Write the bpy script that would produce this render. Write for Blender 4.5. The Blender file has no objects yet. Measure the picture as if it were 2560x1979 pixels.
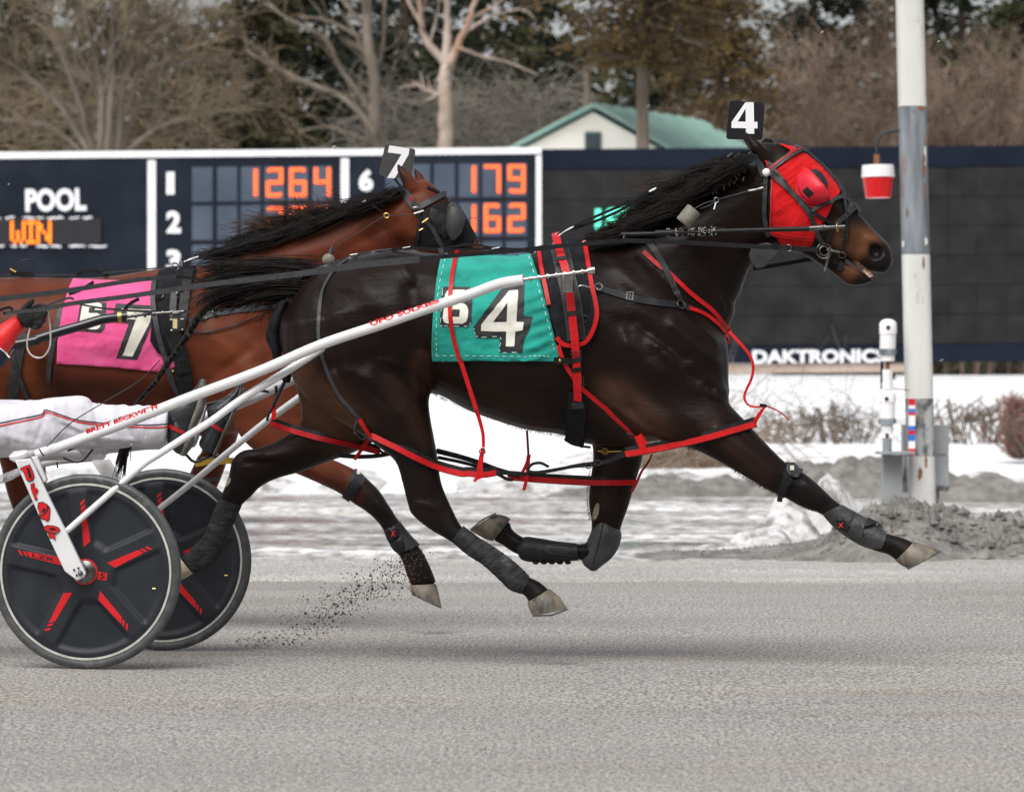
import bpy, bmesh, math, random
import numpy as np
import openvdb as vdb
from mathutils import Vector as V3, Matrix, noise as mnoise
from mathutils.bvhtree import BVHTree
from mathutils.geometry import delaunay_2d_cdt
random.seed(7); np.random.seed(7)
sc = bpy.context.scene
C = sc.collection
R_ = math.radians
# ------------------------------------------------------------------ camera, light, exposure
CAMZ = 0.985
FPX = 10427.0            # focal length in photograph pixels (2560 wide)
cam_d = bpy.data.cameras.new('camera'); cam = bpy.data.objects.new('camera', cam_d); C.objects.link(cam)
cam.location = (0, 0, CAMZ); cam.rotation_euler = (R_(90), 0, 0)
cam_d.sensor_width = 36.0; cam_d.lens = 36.0 * FPX / 2560.0
cam_d.clip_start = 0.5; cam_d.clip_end = 3000
cam_d.dof.use_dof = True; cam_d.dof.focus_distance = 15.35; cam_d.dof.aperture_fstop = 6.6
sc.camera = cam
wd = bpy.data.worlds.new('World'); sc.world = wd; wd.use_nodes = True
nt = wd.node_tree; nt.nodes.clear()
sky = nt.nodes.new('ShaderNodeTexSky'); sky.sky_type = 'NISHITA'; sky.sun_disc = False
SUN_EL, SUN_AZ = 52, 205        # high, from behind the camera's left shoulder, through cloud
sky.sun_elevation = R_(SUN_EL); sky.sun_rotation = R_(SUN_AZ)
sky.dust_density = 4.0; sky.ozone_density = 1.0; sky.air_density = 1.0
hs = nt.nodes.new('ShaderNodeHueSaturation'); hs.inputs['Saturation'].default_value = 0.22
bg = nt.nodes.new('ShaderNodeBackground'); bg.inputs['Strength'].default_value = 0.125
wo = nt.nodes.new('ShaderNodeOutputWorld')
nt.links.new(sky.outputs[0], hs.inputs['Color']); nt.links.new(hs.outputs[0], bg.inputs['Color']); nt.links.new(bg.outputs[0], wo.inputs['Surface'])
sl = bpy.data.lights.new('sun', 'SUN'); sl.energy = 1.25; sl.angle = R_(45); sl.color = (1.0, 0.97, 0.93)
so = bpy.data.objects.new('sun', sl); C.objects.link(so)
# the Nishita sun at rotation a stands towards (sin a, cos a); a lamp shines along its -Z
_az = R_(SUN_AZ); _el = R_(SUN_EL)
_d = V3((math.sin(_az) * math.cos(_el), math.cos(_az) * math.cos(_el), math.sin(_el)))
so.rotation_euler = _d.to_track_quat('Z', 'Y').to_euler()
so.location = _d * 40
sc.view_settings.view_transform = 'Standard'; sc.view_settings.look = 'None'
sc.view_settings.exposure = 0.5; sc.view_settings.gamma = 1.0
sc.view_settings.use_curve_mapping = False
sc.cycles.use_denoising = True; sc.cycles.denoiser = 'OPENIMAGEDENOISE'
sc.cycles.denoising_input_passes = 'RGB_ALBEDO_NORMAL'; sc.cycles.denoising_prefilter = 'NONE'
sc.cycles.max_bounces = 6; sc.cycles.diffuse_bounces = 3; sc.cycles.glossy_bounces = 3; sc.cycles.transmission_bounces = 4
# ------------------------------------------------------------------ picture measurements
# every measurement is taken in photograph pixels (2560 x 1979) and set at the depth where the thing stands
def P(s, Y):
    return V3(((s[0] - 1280.0) / FPX * Y, Y, CAMZ - (s[1] - 989.5) / FPX * Y))
def win(x0, y0, k=2.73):
    def f(*a):
        if len(a) == 2 and not hasattr(a[0], '__len__'):
            return (x0 + a[0] / k, y0 + a[1] / k)
        return [(x0 + p[0] / k, y0 + p[1] / k) for p in a]
    return f
H = win(1700, 250); Cw = win(1350, 550); Rw = win(650, 550); G = win(400, 1000)
Mw = win(1050, 1000); F = win(1700, 950); Bw = win(400, 330); Vw = win(0, 1050); T = win(0, 600)
Dw = win(0, 0, 2184 / 2560.0); Z4 = win(380, 930, 5.2)
def YA(sx): return 15.6 - 0.13 * ((sx - 1280.0) * 0.00149 + 1.45)
def YB(sx): return 17.6 - 0.13 * ((sx - 1280.0) * 0.00169 + 1.85)
# ------------------------------------------------------------------ helpers
def cr(pts, n):
    """Catmull-Rom through tuples of any width, n samples per span."""
    pts = [np.array(p, float) for p in pts]
    if len(pts) < 3:
        return [pts[0] + (pts[1] - pts[0]) * t for t in np.linspace(0, 1, n + 1)]
    q = [2 * pts[0] - pts[1]] + pts + [2 * pts[-1] - pts[-2]]
    out = []
    for i in range(1, len(q) - 2):
        a, b, c, d = q[i - 1:i + 3]
        for t in np.linspace(0, 1, n, endpoint=False):
            out.append(0.5 * ((2 * b) + (c - a) * t + (2 * a - 5 * b + 4 * c - d) * t * t + (3 * b - a - 3 * c + d) * t ** 3))
    out.append(pts[-1])
    return out
class MB:
    def __init__(s): s.v = []; s.f = []
    def add(s, vs, fs):
        b = len(s.v); s.v += [tuple(v) for v in vs]; s.f += [tuple(i + b for i in f) for f in fs]
        return s
    def box(s, c, size, M=None):
        c = V3(c); hx, hy, hz = [k / 2 for k in size]
        vs = [V3((x, y, z)) for x in (-hx, hx) for y in (-hy, hy) for z in (-hz, hz)]
        if M is not None: vs = [M @ v for v in vs]
        return s.add([c + v for v in vs], [(0, 1, 3, 2), (4, 6, 7, 5), (0, 4, 5, 1), (2, 3, 7, 6), (0, 2, 6, 4), (1, 5, 7, 3)])
    def tube(s, pts, r, n=8, cap=True, closed=False):
        pts = [V3(p) for p in pts]; m = len(pts)
        rs = list(r) if hasattr(r, '__len__') else [r] * m
        tang = []
        for i in range(m):
            a = pts[(i - 1) % m] if (closed or i > 0) else pts[i]; b = pts[(i + 1) % m] if (closed or i < m - 1) else pts[i]
            t = (b - a); tang.append(t.normalized() if t.length > 1e-9 else V3((1, 0, 0)))
        up = V3((0, 1, 0)) if abs(tang[0].y) < 0.9 else V3((0, 0, 1))
        u = (up - tang[0] * up.dot(tang[0])).normalized()
        vs = []
        for i in range(m):
            u = (u - tang[i] * u.dot(tang[i]))
            u = u.normalized() if u.length > 1e-6 else tang[i].orthogonal().normalized()
            w = tang[i].cross(u)
            for k in range(n):
                a = 2 * math.pi * k / n
                vs.append(pts[i] + (u * math.cos(a) + w * math.sin(a)) * rs[i])
        fs = []
        for i in range(m if closed else m - 1):
            j = (i + 1) % m
            for k in range(n):
                k2 = (k + 1) % n
                fs.append((i * n + k, i * n + k2, j * n + k2, j * n + k))
        if cap and not closed:
            fs.append(tuple(range(n - 1, -1, -1))); fs.append(tuple((m - 1) * n + k for k in range(n)))
        return s.add(vs, fs)
    def ribbon(s, pts, nrm, w, t=0.003):
        """box-section strap: width w across, thickness t along the normal."""
        pts = [V3(p) for p in pts]; m = len(pts)
        ws = list(w) if hasattr(w, '__len__') else [w] * m
        ns = [V3(n) for n in nrm] if not isinstance(nrm, V3) else [nrm] * m
        vs = []
        for i in range(m):
            a = pts[max(i - 1, 0)]; b = pts[min(i + 1, m - 1)]
            tg = (b - a).normalized(); n = (ns[i] - tg * ns[i].dot(tg)).normalized()
            bi = tg.cross(n)
            for sx, sy in ((-1, -1), (1, -1), (1, 1), (-1, 1)):
                vs.append(pts[i] + bi * (ws[i] / 2 * sx) + n * (t / 2 * sy))
        fs = []
        for i in range(m - 1):
            for k in range(4):
                k2 = (k + 1) % 4
                fs.append((i * 4 + k, i * 4 + k2, i * 4 + 4 + k2, i * 4 + 4 + k))
        fs.append((3, 2, 1, 0)); fs.append(tuple((m - 1) * 4 + k for k in range(4)))
        return s.add(vs, fs)
    def prism(s, poly, off):
        off = V3(off); n = len(poly); a = [V3(p) for p in poly]
        return s.add(a + [p + off for p in a], [tuple(range(n - 1, -1, -1)), tuple(range(n, 2 * n))] + [(i, (i + 1) % n, (i + 1) % n + n, i + n) for i in range(n)])
    def lathe(s, prof, o, axis, n=48, cap=True):
        o = V3(o); ax = V3(axis).normalized(); u = ax.orthogonal().normalized(); w = ax.cross(u)
        vs = []
        for r, h in prof:
            for k in range(n):
                a = 2 * math.pi * k / n
                vs.append(o + ax * h + (u * math.cos(a) + w * math.sin(a)) * r)
        m = len(prof)
        fs = [(i * n + k, i * n + (k + 1) % n, (i + 1) * n + (k + 1) % n, (i + 1) * n + k) for i in range(m - 1) for k in range(n)]
        if cap and prof[0][0] > 1e-5: fs.append(tuple(range(n - 1, -1, -1)))
        if cap and prof[-1][0] > 1e-5: fs.append(tuple((m - 1) * n + k for k in range(n)))
        return s.add(vs, fs)
    def ring(s, c, nrm, Rr, r, n=24, m=8, sq=1.0):
        nrm = V3(nrm).normalized(); u = nrm.orthogonal().normalized(); w = nrm.cross(u)
        return s.tube([V3(c) + (u * math.cos(2 * math.pi * k / n) + w * math.sin(2 * math.pi * k / n)) * Rr for k in range(n)], r, m, closed=True)
    def ball(s, c, r, nu=14, nv=10):
        c = V3(c); rr = V3(r) if hasattr(r, '__len__') else V3((r, r, r))
        vs = []
        for j in range(nv + 1):
            th = math.pi * j / nv
            for k in range(nu):
                a = 2 * math.pi * k / nu
                vs.append(c + V3((rr.x * math.sin(th) * math.cos(a), rr.y * math.sin(th) * math.sin(a), rr.z * math.cos(th))))
        return s.add(vs, [(j * nu + k, (j + 1) * nu + k, (j + 1) * nu + (k + 1) % nu, j * nu + (k + 1) % nu) for j in range(nv) for k in range(nu)])
    def mesh(s, name, smooth=True, ang=42):
        me = bpy.data.meshes.new(name); me.from_pydata(s.v, [], s.f); me.update()
        if smooth:
            me.polygons.foreach_set('use_smooth', [True] * len(me.polygons)); me.set_sharp_from_angle(angle=R_(ang))
        return me
    def build(s, name, mat, parent=None, smooth=True, ang=42, bev=0):
        me = s.mesh(name, smooth, ang)
        bm = bmesh.new(); bm.from_mesh(me); bmesh.ops.recalc_face_normals(bm, faces=bm.faces); bm.to_mesh(me); bm.free()
        o = link(name, me, mat, parent)
        if bev:
            b = o.modifiers.new('bevel', 'BEVEL'); b.width = bev; b.segments = 2; b.limit_method = 'ANGLE'
        return o
def link(name, me, mat, parent=None):
    o = bpy.data.objects.new(name, me)
    if mat is not None and me is not None and not me.materials: me.materials.append(MATS[mat] if isinstance(mat, str) else mat)
    C.objects.link(o)
    if parent is not None: adopt(o, parent)
    return o
def adopt(o, parent):
    o.parent = parent; o.matrix_parent_inverse = Matrix.Translation(-base_of(parent))
def base_of(p):
    l = V3(p.location)
    return l if p.parent is None else l
def thing(name, label, cat, loc=(0, 0, 0), group=None):
    o = bpy.data.objects.new(name, None); o.empty_display_size = 0.1; C.objects.link(o); o.location = loc
    return tag(o, label, cat, group)
def tag(o, label, cat, group=None):
    o['label'] = label; o['category'] = cat
    if group: o['group'] = group
    return o
def struct(o): o['kind'] = 'structure'; return o
def stuff(o): o['kind'] = 'stuff'; return o
def dens(px, step=7.0):
    L = 0
    for a, b in zip(px, px[1:]): L += math.dist(a, b)
    n = max(2, int(L / step / max(1, len(px) - 1)))
    return [tuple(p) for p in cr(px, n)]
CAMP = V3((0, 0, CAMZ))
def onto(bvh, px, off=0.004, yf=None, yo=-0.12, step=7.0, raw=False):
    """photograph pixels -> points lying on a surface (offset along its normal); where there is none the strap hangs free."""
    q = px if raw else dens(px, step)
    pts, nr, ok = [], [], []
    for s in q:
        d = (P(s, 10.0) - CAMP).normalized()
        h, n, i, dist = bvh.ray_cast(CAMP, d)
        if h is not None and (yf is None or abs(h.y - yf(s[0])) < 0.75):
            if n.dot(d) > 0: n = -n
            nn = n.copy()
            if abs(nn.dot(d)) < 0.25: nn = (nn - d * 0.25).normalized()
            pts.append(h + nn * off); nr.append(nn); ok.append(True)
        else:
            pts.append(None); nr.append(None); ok.append(False)
    idx = [i for i, o in enumerate(ok) if o]
    for i in range(len(q)):
        if not ok[i]:
            if idx:
                lo = [j for j in idx if j < i]; hi = [j for j in idx if j > i]
                if lo and hi: a, b = lo[-1], hi[0]; t = (i - a) / (b - a); y = pts[a].y * (1 - t) + pts[b].y * t if ok[a] and ok[b] else 0
                else: y = pts[lo[-1] if lo else hi[0]].y
            else: y = (yf or YA)(q[i][0]) + yo
            pts[i] = P(q[i], y); nr[i] = V3((0, -1, 0))
    # soften the normals along the strap
    for _ in range(2):
        nr = [(nr[max(i - 1, 0)] + nr[i] * 1.5 + nr[min(i + 1, len(nr) - 1)]).normalized() for i in range(len(nr))]
    return pts, nr
def inpoly(p, poly):
    c = False; n = len(poly); j = n - 1
    for i in range(n):
        xi, yi = poly[i]; xj, yj = poly[j]
        if (yi > p[1]) != (yj > p[1]) and p[0] < (xj - xi) * (p[1] - yi) / (yj - yi + 1e-12) + xi: c = not c
        j = i
    return c
def patch2d(outer, holes=(), step=6.0):
    """triangulate a pixel polygon with interior points, so that it can follow a curved surface."""
    def rim(poly):
        out = []
        for a, b in zip(poly, poly[1:] + poly[:1]):
            n = max(1, int(math.dist(a, b) / step))
            out += [(a[0] + (b[0] - a[0]) * k / n, a[1] + (b[1] - a[1]) * k / n) for k in range(n)]
        return out
    loops = [rim(list(outer))] + [rim(list(h)) for h in holes]
    vs, es = [], []
    for lp in loops:
        b = len(vs); vs += lp; es += [(b + i, b + (i + 1) % len(lp)) for i in range(len(lp))]
    xs = [p[0] for p in outer]; ys = [p[1] for p in outer]
    y = min(ys) + step / 2
    rows = 0
    while y < max(ys):
        x = min(xs) + step / 2 + (rows % 2) * step / 2
        while x < max(xs):
            p = (x, y)
            if inpoly(p, outer) and not any(inpoly(p, h) for h in holes) and min(math.dist(p, q) for q in vs[:400]) > step * 0.45: vs.append(p)
            x += step
        y += step; rows += 1
    r = delaunay_2d_cdt([V3((a[0], a[1])).to_2d() for a in vs], es, [], 0, 1e-4)
    v2 = [tuple(v) for v in r[0]]; fs = []
    for f in r[2]:
        c = (sum(v2[i][0] for i in f) / len(f), sum(v2[i][1] for i in f) / len(f))
        if inpoly(c, outer) and not any(inpoly(c, h) for h in holes): fs.append(tuple(f))
    return v2, fs
def patch(name, outer, holes, bvh, off, mat, parent, yf, thick=0.0, step=6.0, ripple=None, yo=-0.15):
    v2, fs = patch2d(outer, holes, step)
    pts, nr = onto(bvh, v2, off, yf, yo, raw=True) if bvh else ([P(s, yf(s[0]) + yo) for s in v2], None)
    if bvh:
        # points past the outline keep their pixel but take their depth from the nearest good one
        hit = []
        for s in v2:
            h = bvh.ray_cast(CAMP, (P(s, 10.0) - CAMP).normalized())[0]
            hit.append(h is not None and abs(h.y - yf(s[0])) < 0.75)
        good = [i for i in range(len(v2)) if hit[i]]
        for i in range(len(v2)):
            if not hit[i]:
                if good:
                    j = min(good, key=lambda g: (v2[g][0] - v2[i][0]) ** 2 + (v2[g][1] - v2[i][1]) ** 2)
                    pts[i] = P(v2[i], pts[j].y)
                else: pts[i] = P(v2[i], yf(v2[i][0]) + yo)
    if ripple: pts = [p + V3((0, -1, 0)) * ripple(s) for p, s in zip(pts, v2)]
    mb = MB(); mb.add(pts, fs)
    o = mb.build(name, mat, parent, ang=80)
    # all faces towards the camera
    me = o.data
    bm = bmesh.new(); bm.from_mesh(me)
    fl = [f for f in bm.faces if f.normal.dot(f.calc_center_median() - CAMP) > 0]
    if len(fl) > len(bm.faces) / 2: bmesh.ops.reverse_faces(bm, faces=bm.faces)
    bm.to_mesh(me); bm.free()
    if thick:
        m = o.modifiers.new('thick', 'SOLIDIFY'); m.thickness = thick; m.offset = -1
    return o
def bvh_of(o):
    me = o.data
    return BVHTree.FromPolygons([v.co[:] for v in me.vertices], [p.vertices[:] for p in me.polygons])
def letters(body, bold=0.02):
    """flat lettering as triangles in a unit box (x 0..1, y 0..1)."""
    cu = bpy.data.curves.new('letters', 'FONT'); cu.body = body; cu.offset = bold; cu.resolution_u = 3
    o = bpy.data.objects.new('letters', cu); C.objects.link(o)
    dg = bpy.context.evaluated_depsgraph_get(); me = bpy.data.meshes.new_from_object(o.evaluated_get(dg))
    v = np.array([x.co[:2] for x in me.vertices]); fs = [tuple(p.vertices) for p in me.polygons]
    bpy.data.objects.remove(o); bpy.data.curves.remove(cu); bpy.data.meshes.remove(me)
    v -= v.min(0); v /= v.max(0)
    return v, fs
def lettering(name, body, quad, place, mat, parent, bold=0.02):
    """quad: pixel corners tl, tr, br, bl ; place(list of pixels) -> points."""
    v, fs = letters(body, bold)
    tl, tr, br, bl = [np.array(q, float) for q in quad]
    px = [tuple((bl * (1 - x) + br * x) * (1 - y) + (tl * (1 - x) + tr * x) * y) for x, y in v]
    mb = MB(); mb.add(place(px), fs); return mb.build(name, mat, parent, smooth=False)
GLY = {'4': ([(.55, 1), (.87, 1), (.87, .38), (1, .38), (1, .17), (.87, .17), (.87, 0), (.55, 0), (.55, .17), (0, .17), (0, .36)], [[(.24, .38), (.55, .38), (.55, .8)]]),
       '7': ([(0, 1), (1, 1), (1, .8), (.52, 0), (.2, 0), (.66, .78), (0, .78)], []),
       '6': ([(.2, 0), (.8, 0), (.94, .06), (1, .18), (1, .42), (.94, .54), (.8, .6), (.36, .6), (.36, .8), (.66, .8), (.66, .72), (1, .72), (1, .84), (.94, .95), (.8, 1), (.2, 1), (.06, .95), (0, .84), (0, .16), (.06, .05)], [[(.36, .2), (.66, .2), (.66, .42), (.36, .42)]])}
def glyph(ch, quad):
    tl, tr, br, bl = [np.array(q, float) for q in quad]
    m = lambda L: [tuple((bl * (1 - x) + br * x) * (1 - y) + (tl * (1 - x) + tr * x) * y) for x, y in L]
    o, hs_ = GLY[ch]; return m(o), [m(h) for h in hs_]
# ------------------------------------------------------------------ materials
MATS = {}
def nd(t, k, **kw):
    n = t.nodes.new(k)
    for a, b in kw.items():
        if a in n.inputs.keys(): n.inputs[a].default_value = b
        else: setattr(n, a, b)
    return n
def mat(name, c1, c2=None, scale=8.0, rough=0.5, spec=0.5, bump=0.0, bscale=120.0, metal=0.0, coat=0.0, stretch=(1, 1, 1), sheen=0.0, rvar=0.0, lo=0.35, hi=0.65, attr=None, detail=4.0, bdist=0.01, emit=None, dirt=None, bdetail=3.0):
    m = bpy.data.materials.new(name); m.use_nodes = True; t = m.node_tree; b = t.nodes['Principled BSDF']; MATS[name] = m
    b.inputs['Roughness'].default_value = rough; b.inputs['Specular IOR Level'].default_value = spec; b.inputs['Metallic'].default_value = metal
    b.inputs['Coat Weight'].default_value = coat; b.inputs['Sheen Weight'].default_value = sheen
    tc = nd(t, 'ShaderNodeTexCoord'); mp = nd(t, 'ShaderNodeMapping'); mp.inputs['Scale'].default_value = stretch
    t.links.new(tc.outputs['Object'], mp.inputs['Vector'])
    col = None
    if attr:
        a = nd(t, 'ShaderNodeAttribute'); a.attribute_name = attr; col = a.outputs['Color']
    if c2 is not None:
        n = nd(t, 'ShaderNodeTexNoise', Scale=scale, Detail=detail); t.links.new(mp.outputs[0], n.inputs['Vector'])
        r = nd(t, 'ShaderNodeValToRGB'); r.color_ramp.elements[0].position = lo; r.color_ramp.elements[1].position = hi
        r.color_ramp.elements[0].color = (*c1, 1); r.color_ramp.elements[1].color = (*c2, 1); t.links.new(n.outputs['Fac'], r.inputs['Fac'])
        if col is not None:
            mx = nd(t, 'ShaderNodeMix', data_type='RGBA', blend_type='MULTIPLY'); mx.inputs['Factor'].default_value = 1
            t.links.new(col, mx.inputs[6]); t.links.new(r.outputs[0], mx.inputs[7]); col = mx.outputs[2]
        else: col = r.outputs[0]
        if rvar:
            mr = nd(t, 'ShaderNodeMapRange'); mr.inputs['To Min'].default_value = rough - rvar; mr.inputs['To Max'].default_value = rough + rvar
            t.links.new(n.outputs['Fac'], mr.inputs['Value']); t.links.new(mr.outputs[0], b.inputs['Roughness'])
    if dirt:
        dc, dscale, dlo, dhi = dirt
        n2 = nd(t, 'ShaderNodeTexNoise', Scale=dscale, Detail=6.0, Roughness=0.7); t.links.new(mp.outputs[0], n2.inputs['Vector'])
        r2 = nd(t, 'ShaderNodeMapRange'); r2.inputs['From Min'].default_value = dlo; r2.inputs['From Max'].default_value = dhi; t.links.new(n2.outputs['Fac'], r2.inputs['Value'])
        mx = nd(t, 'ShaderNodeMix', data_type='RGBA'); t.links.new(r2.outputs[0], mx.inputs['Factor'])
        if col is not None: t.links.new(col, mx.inputs[6])
        else: mx.inputs[6].default_value = (*c1, 1)
        mx.inputs[7].default_value = (*dc, 1); col = mx.outputs[2]
    if col is not None: t.links.new(col, b.inputs['Base Color'])
    else: b.inputs['Base Color'].default_value = (*c1, 1)
    if bump:
        n = nd(t, 'ShaderNodeTexNoise', Scale=bscale, Detail=bdetail, Roughness=.62); t.links.new(mp.outputs[0], n.inputs['Vector'])
        bp = nd(t, 'ShaderNodeBump', Strength=bump, Distance=bdist); t.links.new(n.outputs['Fac'], bp.inputs['Height']); t.links.new(bp.outputs[0], b.inputs['Normal'])
    if emit:
        b.inputs['Emission Color'].default_value = (*emit[:3], 1); b.inputs['Emission Strength'].default_value = emit[3]
    return m
mat('coat_dark', (0.86, 0.85, 0.84), (1.14, 1.12, 1.1), 9, rough=0.35, spec=0.12, bump=0.16, bscale=34, bdetail=9.0, attr='Col', stretch=(1, 1, 2.2), bdist=0.016, rvar=0.02, dirt=((.10, .09, .08), 55, .715, .74))
mat('coat_bay', (0.84, 0.83, 0.82), (1.16, 1.16, 1.16), 7, rough=0.38, spec=0.10, bump=0.16, bscale=30, bdetail=9.0, attr='Col', stretch=(1, 1, 2.2), bdist=0.016, rvar=0.02)
mat('hair_black', (0.004, 0.0035, 0.0035), (0.016, 0.011, 0.009), 30, rough=0.5, spec=0.16)
mat('hair_brown', (0.02, 0.011, 0.008), (0.07, 0.035, 0.022), 30, rough=0.5, spec=0.2)
mat('hoof', (0.075, 0.066, 0.054), (0.23, 0.19, 0.14), 22, rough=0.55, bump=0.3, bscale=60, stretch=(1, 1, .5), dirt=((0.035, 0.032, 0.03), 16, 0.50, 0.64))
mat('hoof_pale', (0.42, 0.36, 0.24), (0.55, 0.48, 0.34), 22, rough=0.55, bump=0.2, bscale=60)
mat('shoe_steel', (0.25, 0.25, 0.25), rough=0.35, metal=1.0)
mat('leather_black', (0.0060, 0.0060, 0.0070), (0.0150, 0.0150, 0.0170), 40, rough=0.42, spec=0.28, bump=0.15, bscale=300, bdist=0.002)
mat('leather_grey', (0.0217, 0.0229, 0.0260), (0.0434, 0.0459, 0.0508), 40, rough=0.45, spec=0.32, bump=0.15, bscale=300, bdist=0.002)
mat('rein_grey', (0.0245, 0.0259, 0.0294), (0.0385, 0.0406, 0.0448), 60, rough=0.5, bump=0.2, bscale=400, bdist=0.002)
mat('strap_red', (0.48, 0.006, 0.008), (0.57, 0.010, 0.012), 50, rough=0.42, spec=0.25, bump=0.12, bscale=260, bdist=0.002, dirt=((0.3, 0.01, 0.01), 60, 0.62, 0.75))
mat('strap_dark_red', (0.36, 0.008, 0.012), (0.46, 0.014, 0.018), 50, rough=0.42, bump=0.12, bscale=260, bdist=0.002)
mat('hood_red', (0.50, 0.006, 0.008), (0.60, 0.010, 0.012), 26, rough=0.85, spec=0.15, bump=0.7, bscale=30, sheen=0.1, bdist=0.01)
mat('cup_red', (0.62, 0.014, 0.03), (0.7, 0.025, 0.05), 12, rough=0.4, spec=0.35)
mat('cloth_teal', (0.009, 0.27, 0.215), (0.016, 0.36, 0.29), 12, rough=0.75, spec=0.25, bump=0.6, bscale=22, sheen=0.15, bdist=0.008, dirt=((0.05, 0.42, 0.34), 9, 0.6, 0.8))
mat('cloth_pink', (0.72, 0.075, 0.24), (0.82, 0.12, 0.32), 9, rough=0.75, spec=0.25, bump=0.6, bscale=16, sheen=0.15, bdist=0.01)
mat('patch_black', (0.0096, 0.0096, 0.0120), (0.0210, 0.0210, 0.0252), 40, rough=0.6, bump=0.2, bscale=90)
mat('patch_white', (0.72, 0.70, 0.60), (0.82, 0.80, 0.72), 20, rough=0.6, bump=0.2, bscale=90, dirt=((0.55, 0.48, 0.34), 24, 0.6, 0.75))
mat('stitch', (0.55, 0.7, 0.62), rough=0.8)
mat('pad_black', (0.0060, 0.0060, 0.0078), (0.0132, 0.0132, 0.0162), 30, rough=0.7, spec=0.16, bump=0.3, bscale=160)
mat('steel_bright', (0.55, 0.55, 0.54), (0.40, 0.40, 0.40), 60, rough=0.3, metal=1.0)
mat('steel', (0.20, 0.20, 0.195), (0.10, 0.10, 0.10), 60, rough=0.32, metal=1.0)
mat('brass', (0.6, 0.42, 0.14), rough=0.35, metal=1.0)
mat('plastic_white', (0.78, 0.78, 0.78), (0.86, 0.86, 0.86), 6, rough=0.35)
mat('sign_black', (0.0080, 0.0080, 0.0100), (0.0140, 0.0140, 0.0170), 12, rough=0.35)
mat('sign_white', (0.86, 0.86, 0.88), rough=0.5)
mat('foam_grey', (0.16, 0.15, 0.125), (0.24, 0.225, 0.19), 40, rough=0.9, bump=0.4, bscale=200)
mat('shade_grey', (0.0315, 0.0315, 0.0315), (0.0525, 0.0525, 0.0518), 14, rough=0.6)
mat('bandage', (0.0230, 0.0238, 0.0252), (0.0432, 0.0446, 0.0468), 26, rough=0.85, spec=0.15, bump=0.8, bscale=46, stretch=(1, 1, 1.6), bdist=0.008, dirt=((0.11, 0.105, 0.1), 14, 0.56, 0.75))
mat('boot_black', (0.0084, 0.0087, 0.0096), (0.0192, 0.0198, 0.0216), 22, rough=0.5, spec=0.25, bump=0.25, bscale=90, dirt=((0.12, 0.115, 0.11), 30, 0.66, 0.72))
mat('boot_grey', (0.0217, 0.0236, 0.0260), (0.0465, 0.0496, 0.0533), 14, rough=0.45, spec=0.5, bump=0.3, bscale=70, dirt=((0.16, 0.155, 0.15), 40, 0.66, 0.72))
mat('mouth_pink', (0.32, 0.17, 0.14), (0.46, 0.30, 0.26), 60, rough=0.4)
mat('teeth', (0.62, 0.52, 0.28), rough=0.4)
mat('nostril', (0.02, 0.004, 0.005), (0.06, 0.01, 0.012), 60, rough=0.4)
mat('eye', (0.006, 0.004, 0.004), rough=0.08, spec=0.8)
mat('brand_white', (0.35, 0.32, 0.31), rough=0.8)
mat('chestnut', (0.30, 0.26, 0.19), (0.16, 0.13, 0.09), 90, rough=0.8, bump=0.5, bscale=140)
mat('paint_white', (0.70, 0.70, 0.71), (0.78, 0.78, 0.79), 5, rough=0.22, spec=0.5, coat=0.3, dirt=((0.55, 0.54, 0.51), 30, 0.68, 0.78))
mat('paint_black', (0.0084, 0.0091, 0.0126), (0.0154, 0.0168, 0.0210), 8, rough=0.25, coat=0.3)
mat('decal_red', (0.62, 0.012, 0.018), rough=0.35)
mat('decal_black', (0.0072, 0.0072, 0.0084), rough=0.4)
mat('disc_black', (0.0144, 0.0166, 0.0216), (0.0230, 0.0259, 0.0324), 9, rough=0.5, spec=0.3, bump=0.05, bscale=300, dirt=((0.07, 0.07, 0.07), 60, 0.69, 0.76))
mat('rubber', (0.045, 0.048, 0.052), (0.075, 0.078, 0.08), 30, rough=0.45, spec=0.5, dirt=((0.18, 0.175, 0.165), 16, 0.56, 0.76))
mat('rim_pale', (0.42, 0.41, 0.38), (0.55, 0.54, 0.51), 30, rough=0.45)
mat('pants_white', (0.62, 0.61, 0.66), (0.70, 0.69, 0.74), 7, rough=0.75, spec=0.25, bump=0.6, bscale=11, sheen=0.1, bdist=0.03, stretch=(1, 1, .6))
mat('jacket_red', (0.68, 0.010, 0.012), (0.76, 0.018, 0.018), 8, rough=0.5, bump=0.5, bscale=16, bdist=0.01)
mat('jacket_navy', (0.012, 0.014, 0.04), rough=0.55, bump=0.4, bscale=16)
mat('glove', (0.0084, 0.0084, 0.0084), (0.0180, 0.0180, 0.0180), 60, rough=0.85, bump=0.6, bscale=120)
mat('overshoe', (0.0126, 0.0147, 0.0168), (0.0315, 0.0364, 0.0392), 14, rough=0.36, spec=0.5, bump=0.3, bscale=36, dirt=((0.2, 0.195, 0.185), 24, 0.58, 0.7))
mat('sole', (0.10, 0.098, 0.085), (0.2, 0.195, 0.17), 30, rough=0.9, bump=0.9, bscale=70)
mat('skin', (0.55, 0.33, 0.24), rough=0.5)
mat('navy_print', (0.02, 0.022, 0.05), rough=0.7)
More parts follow.
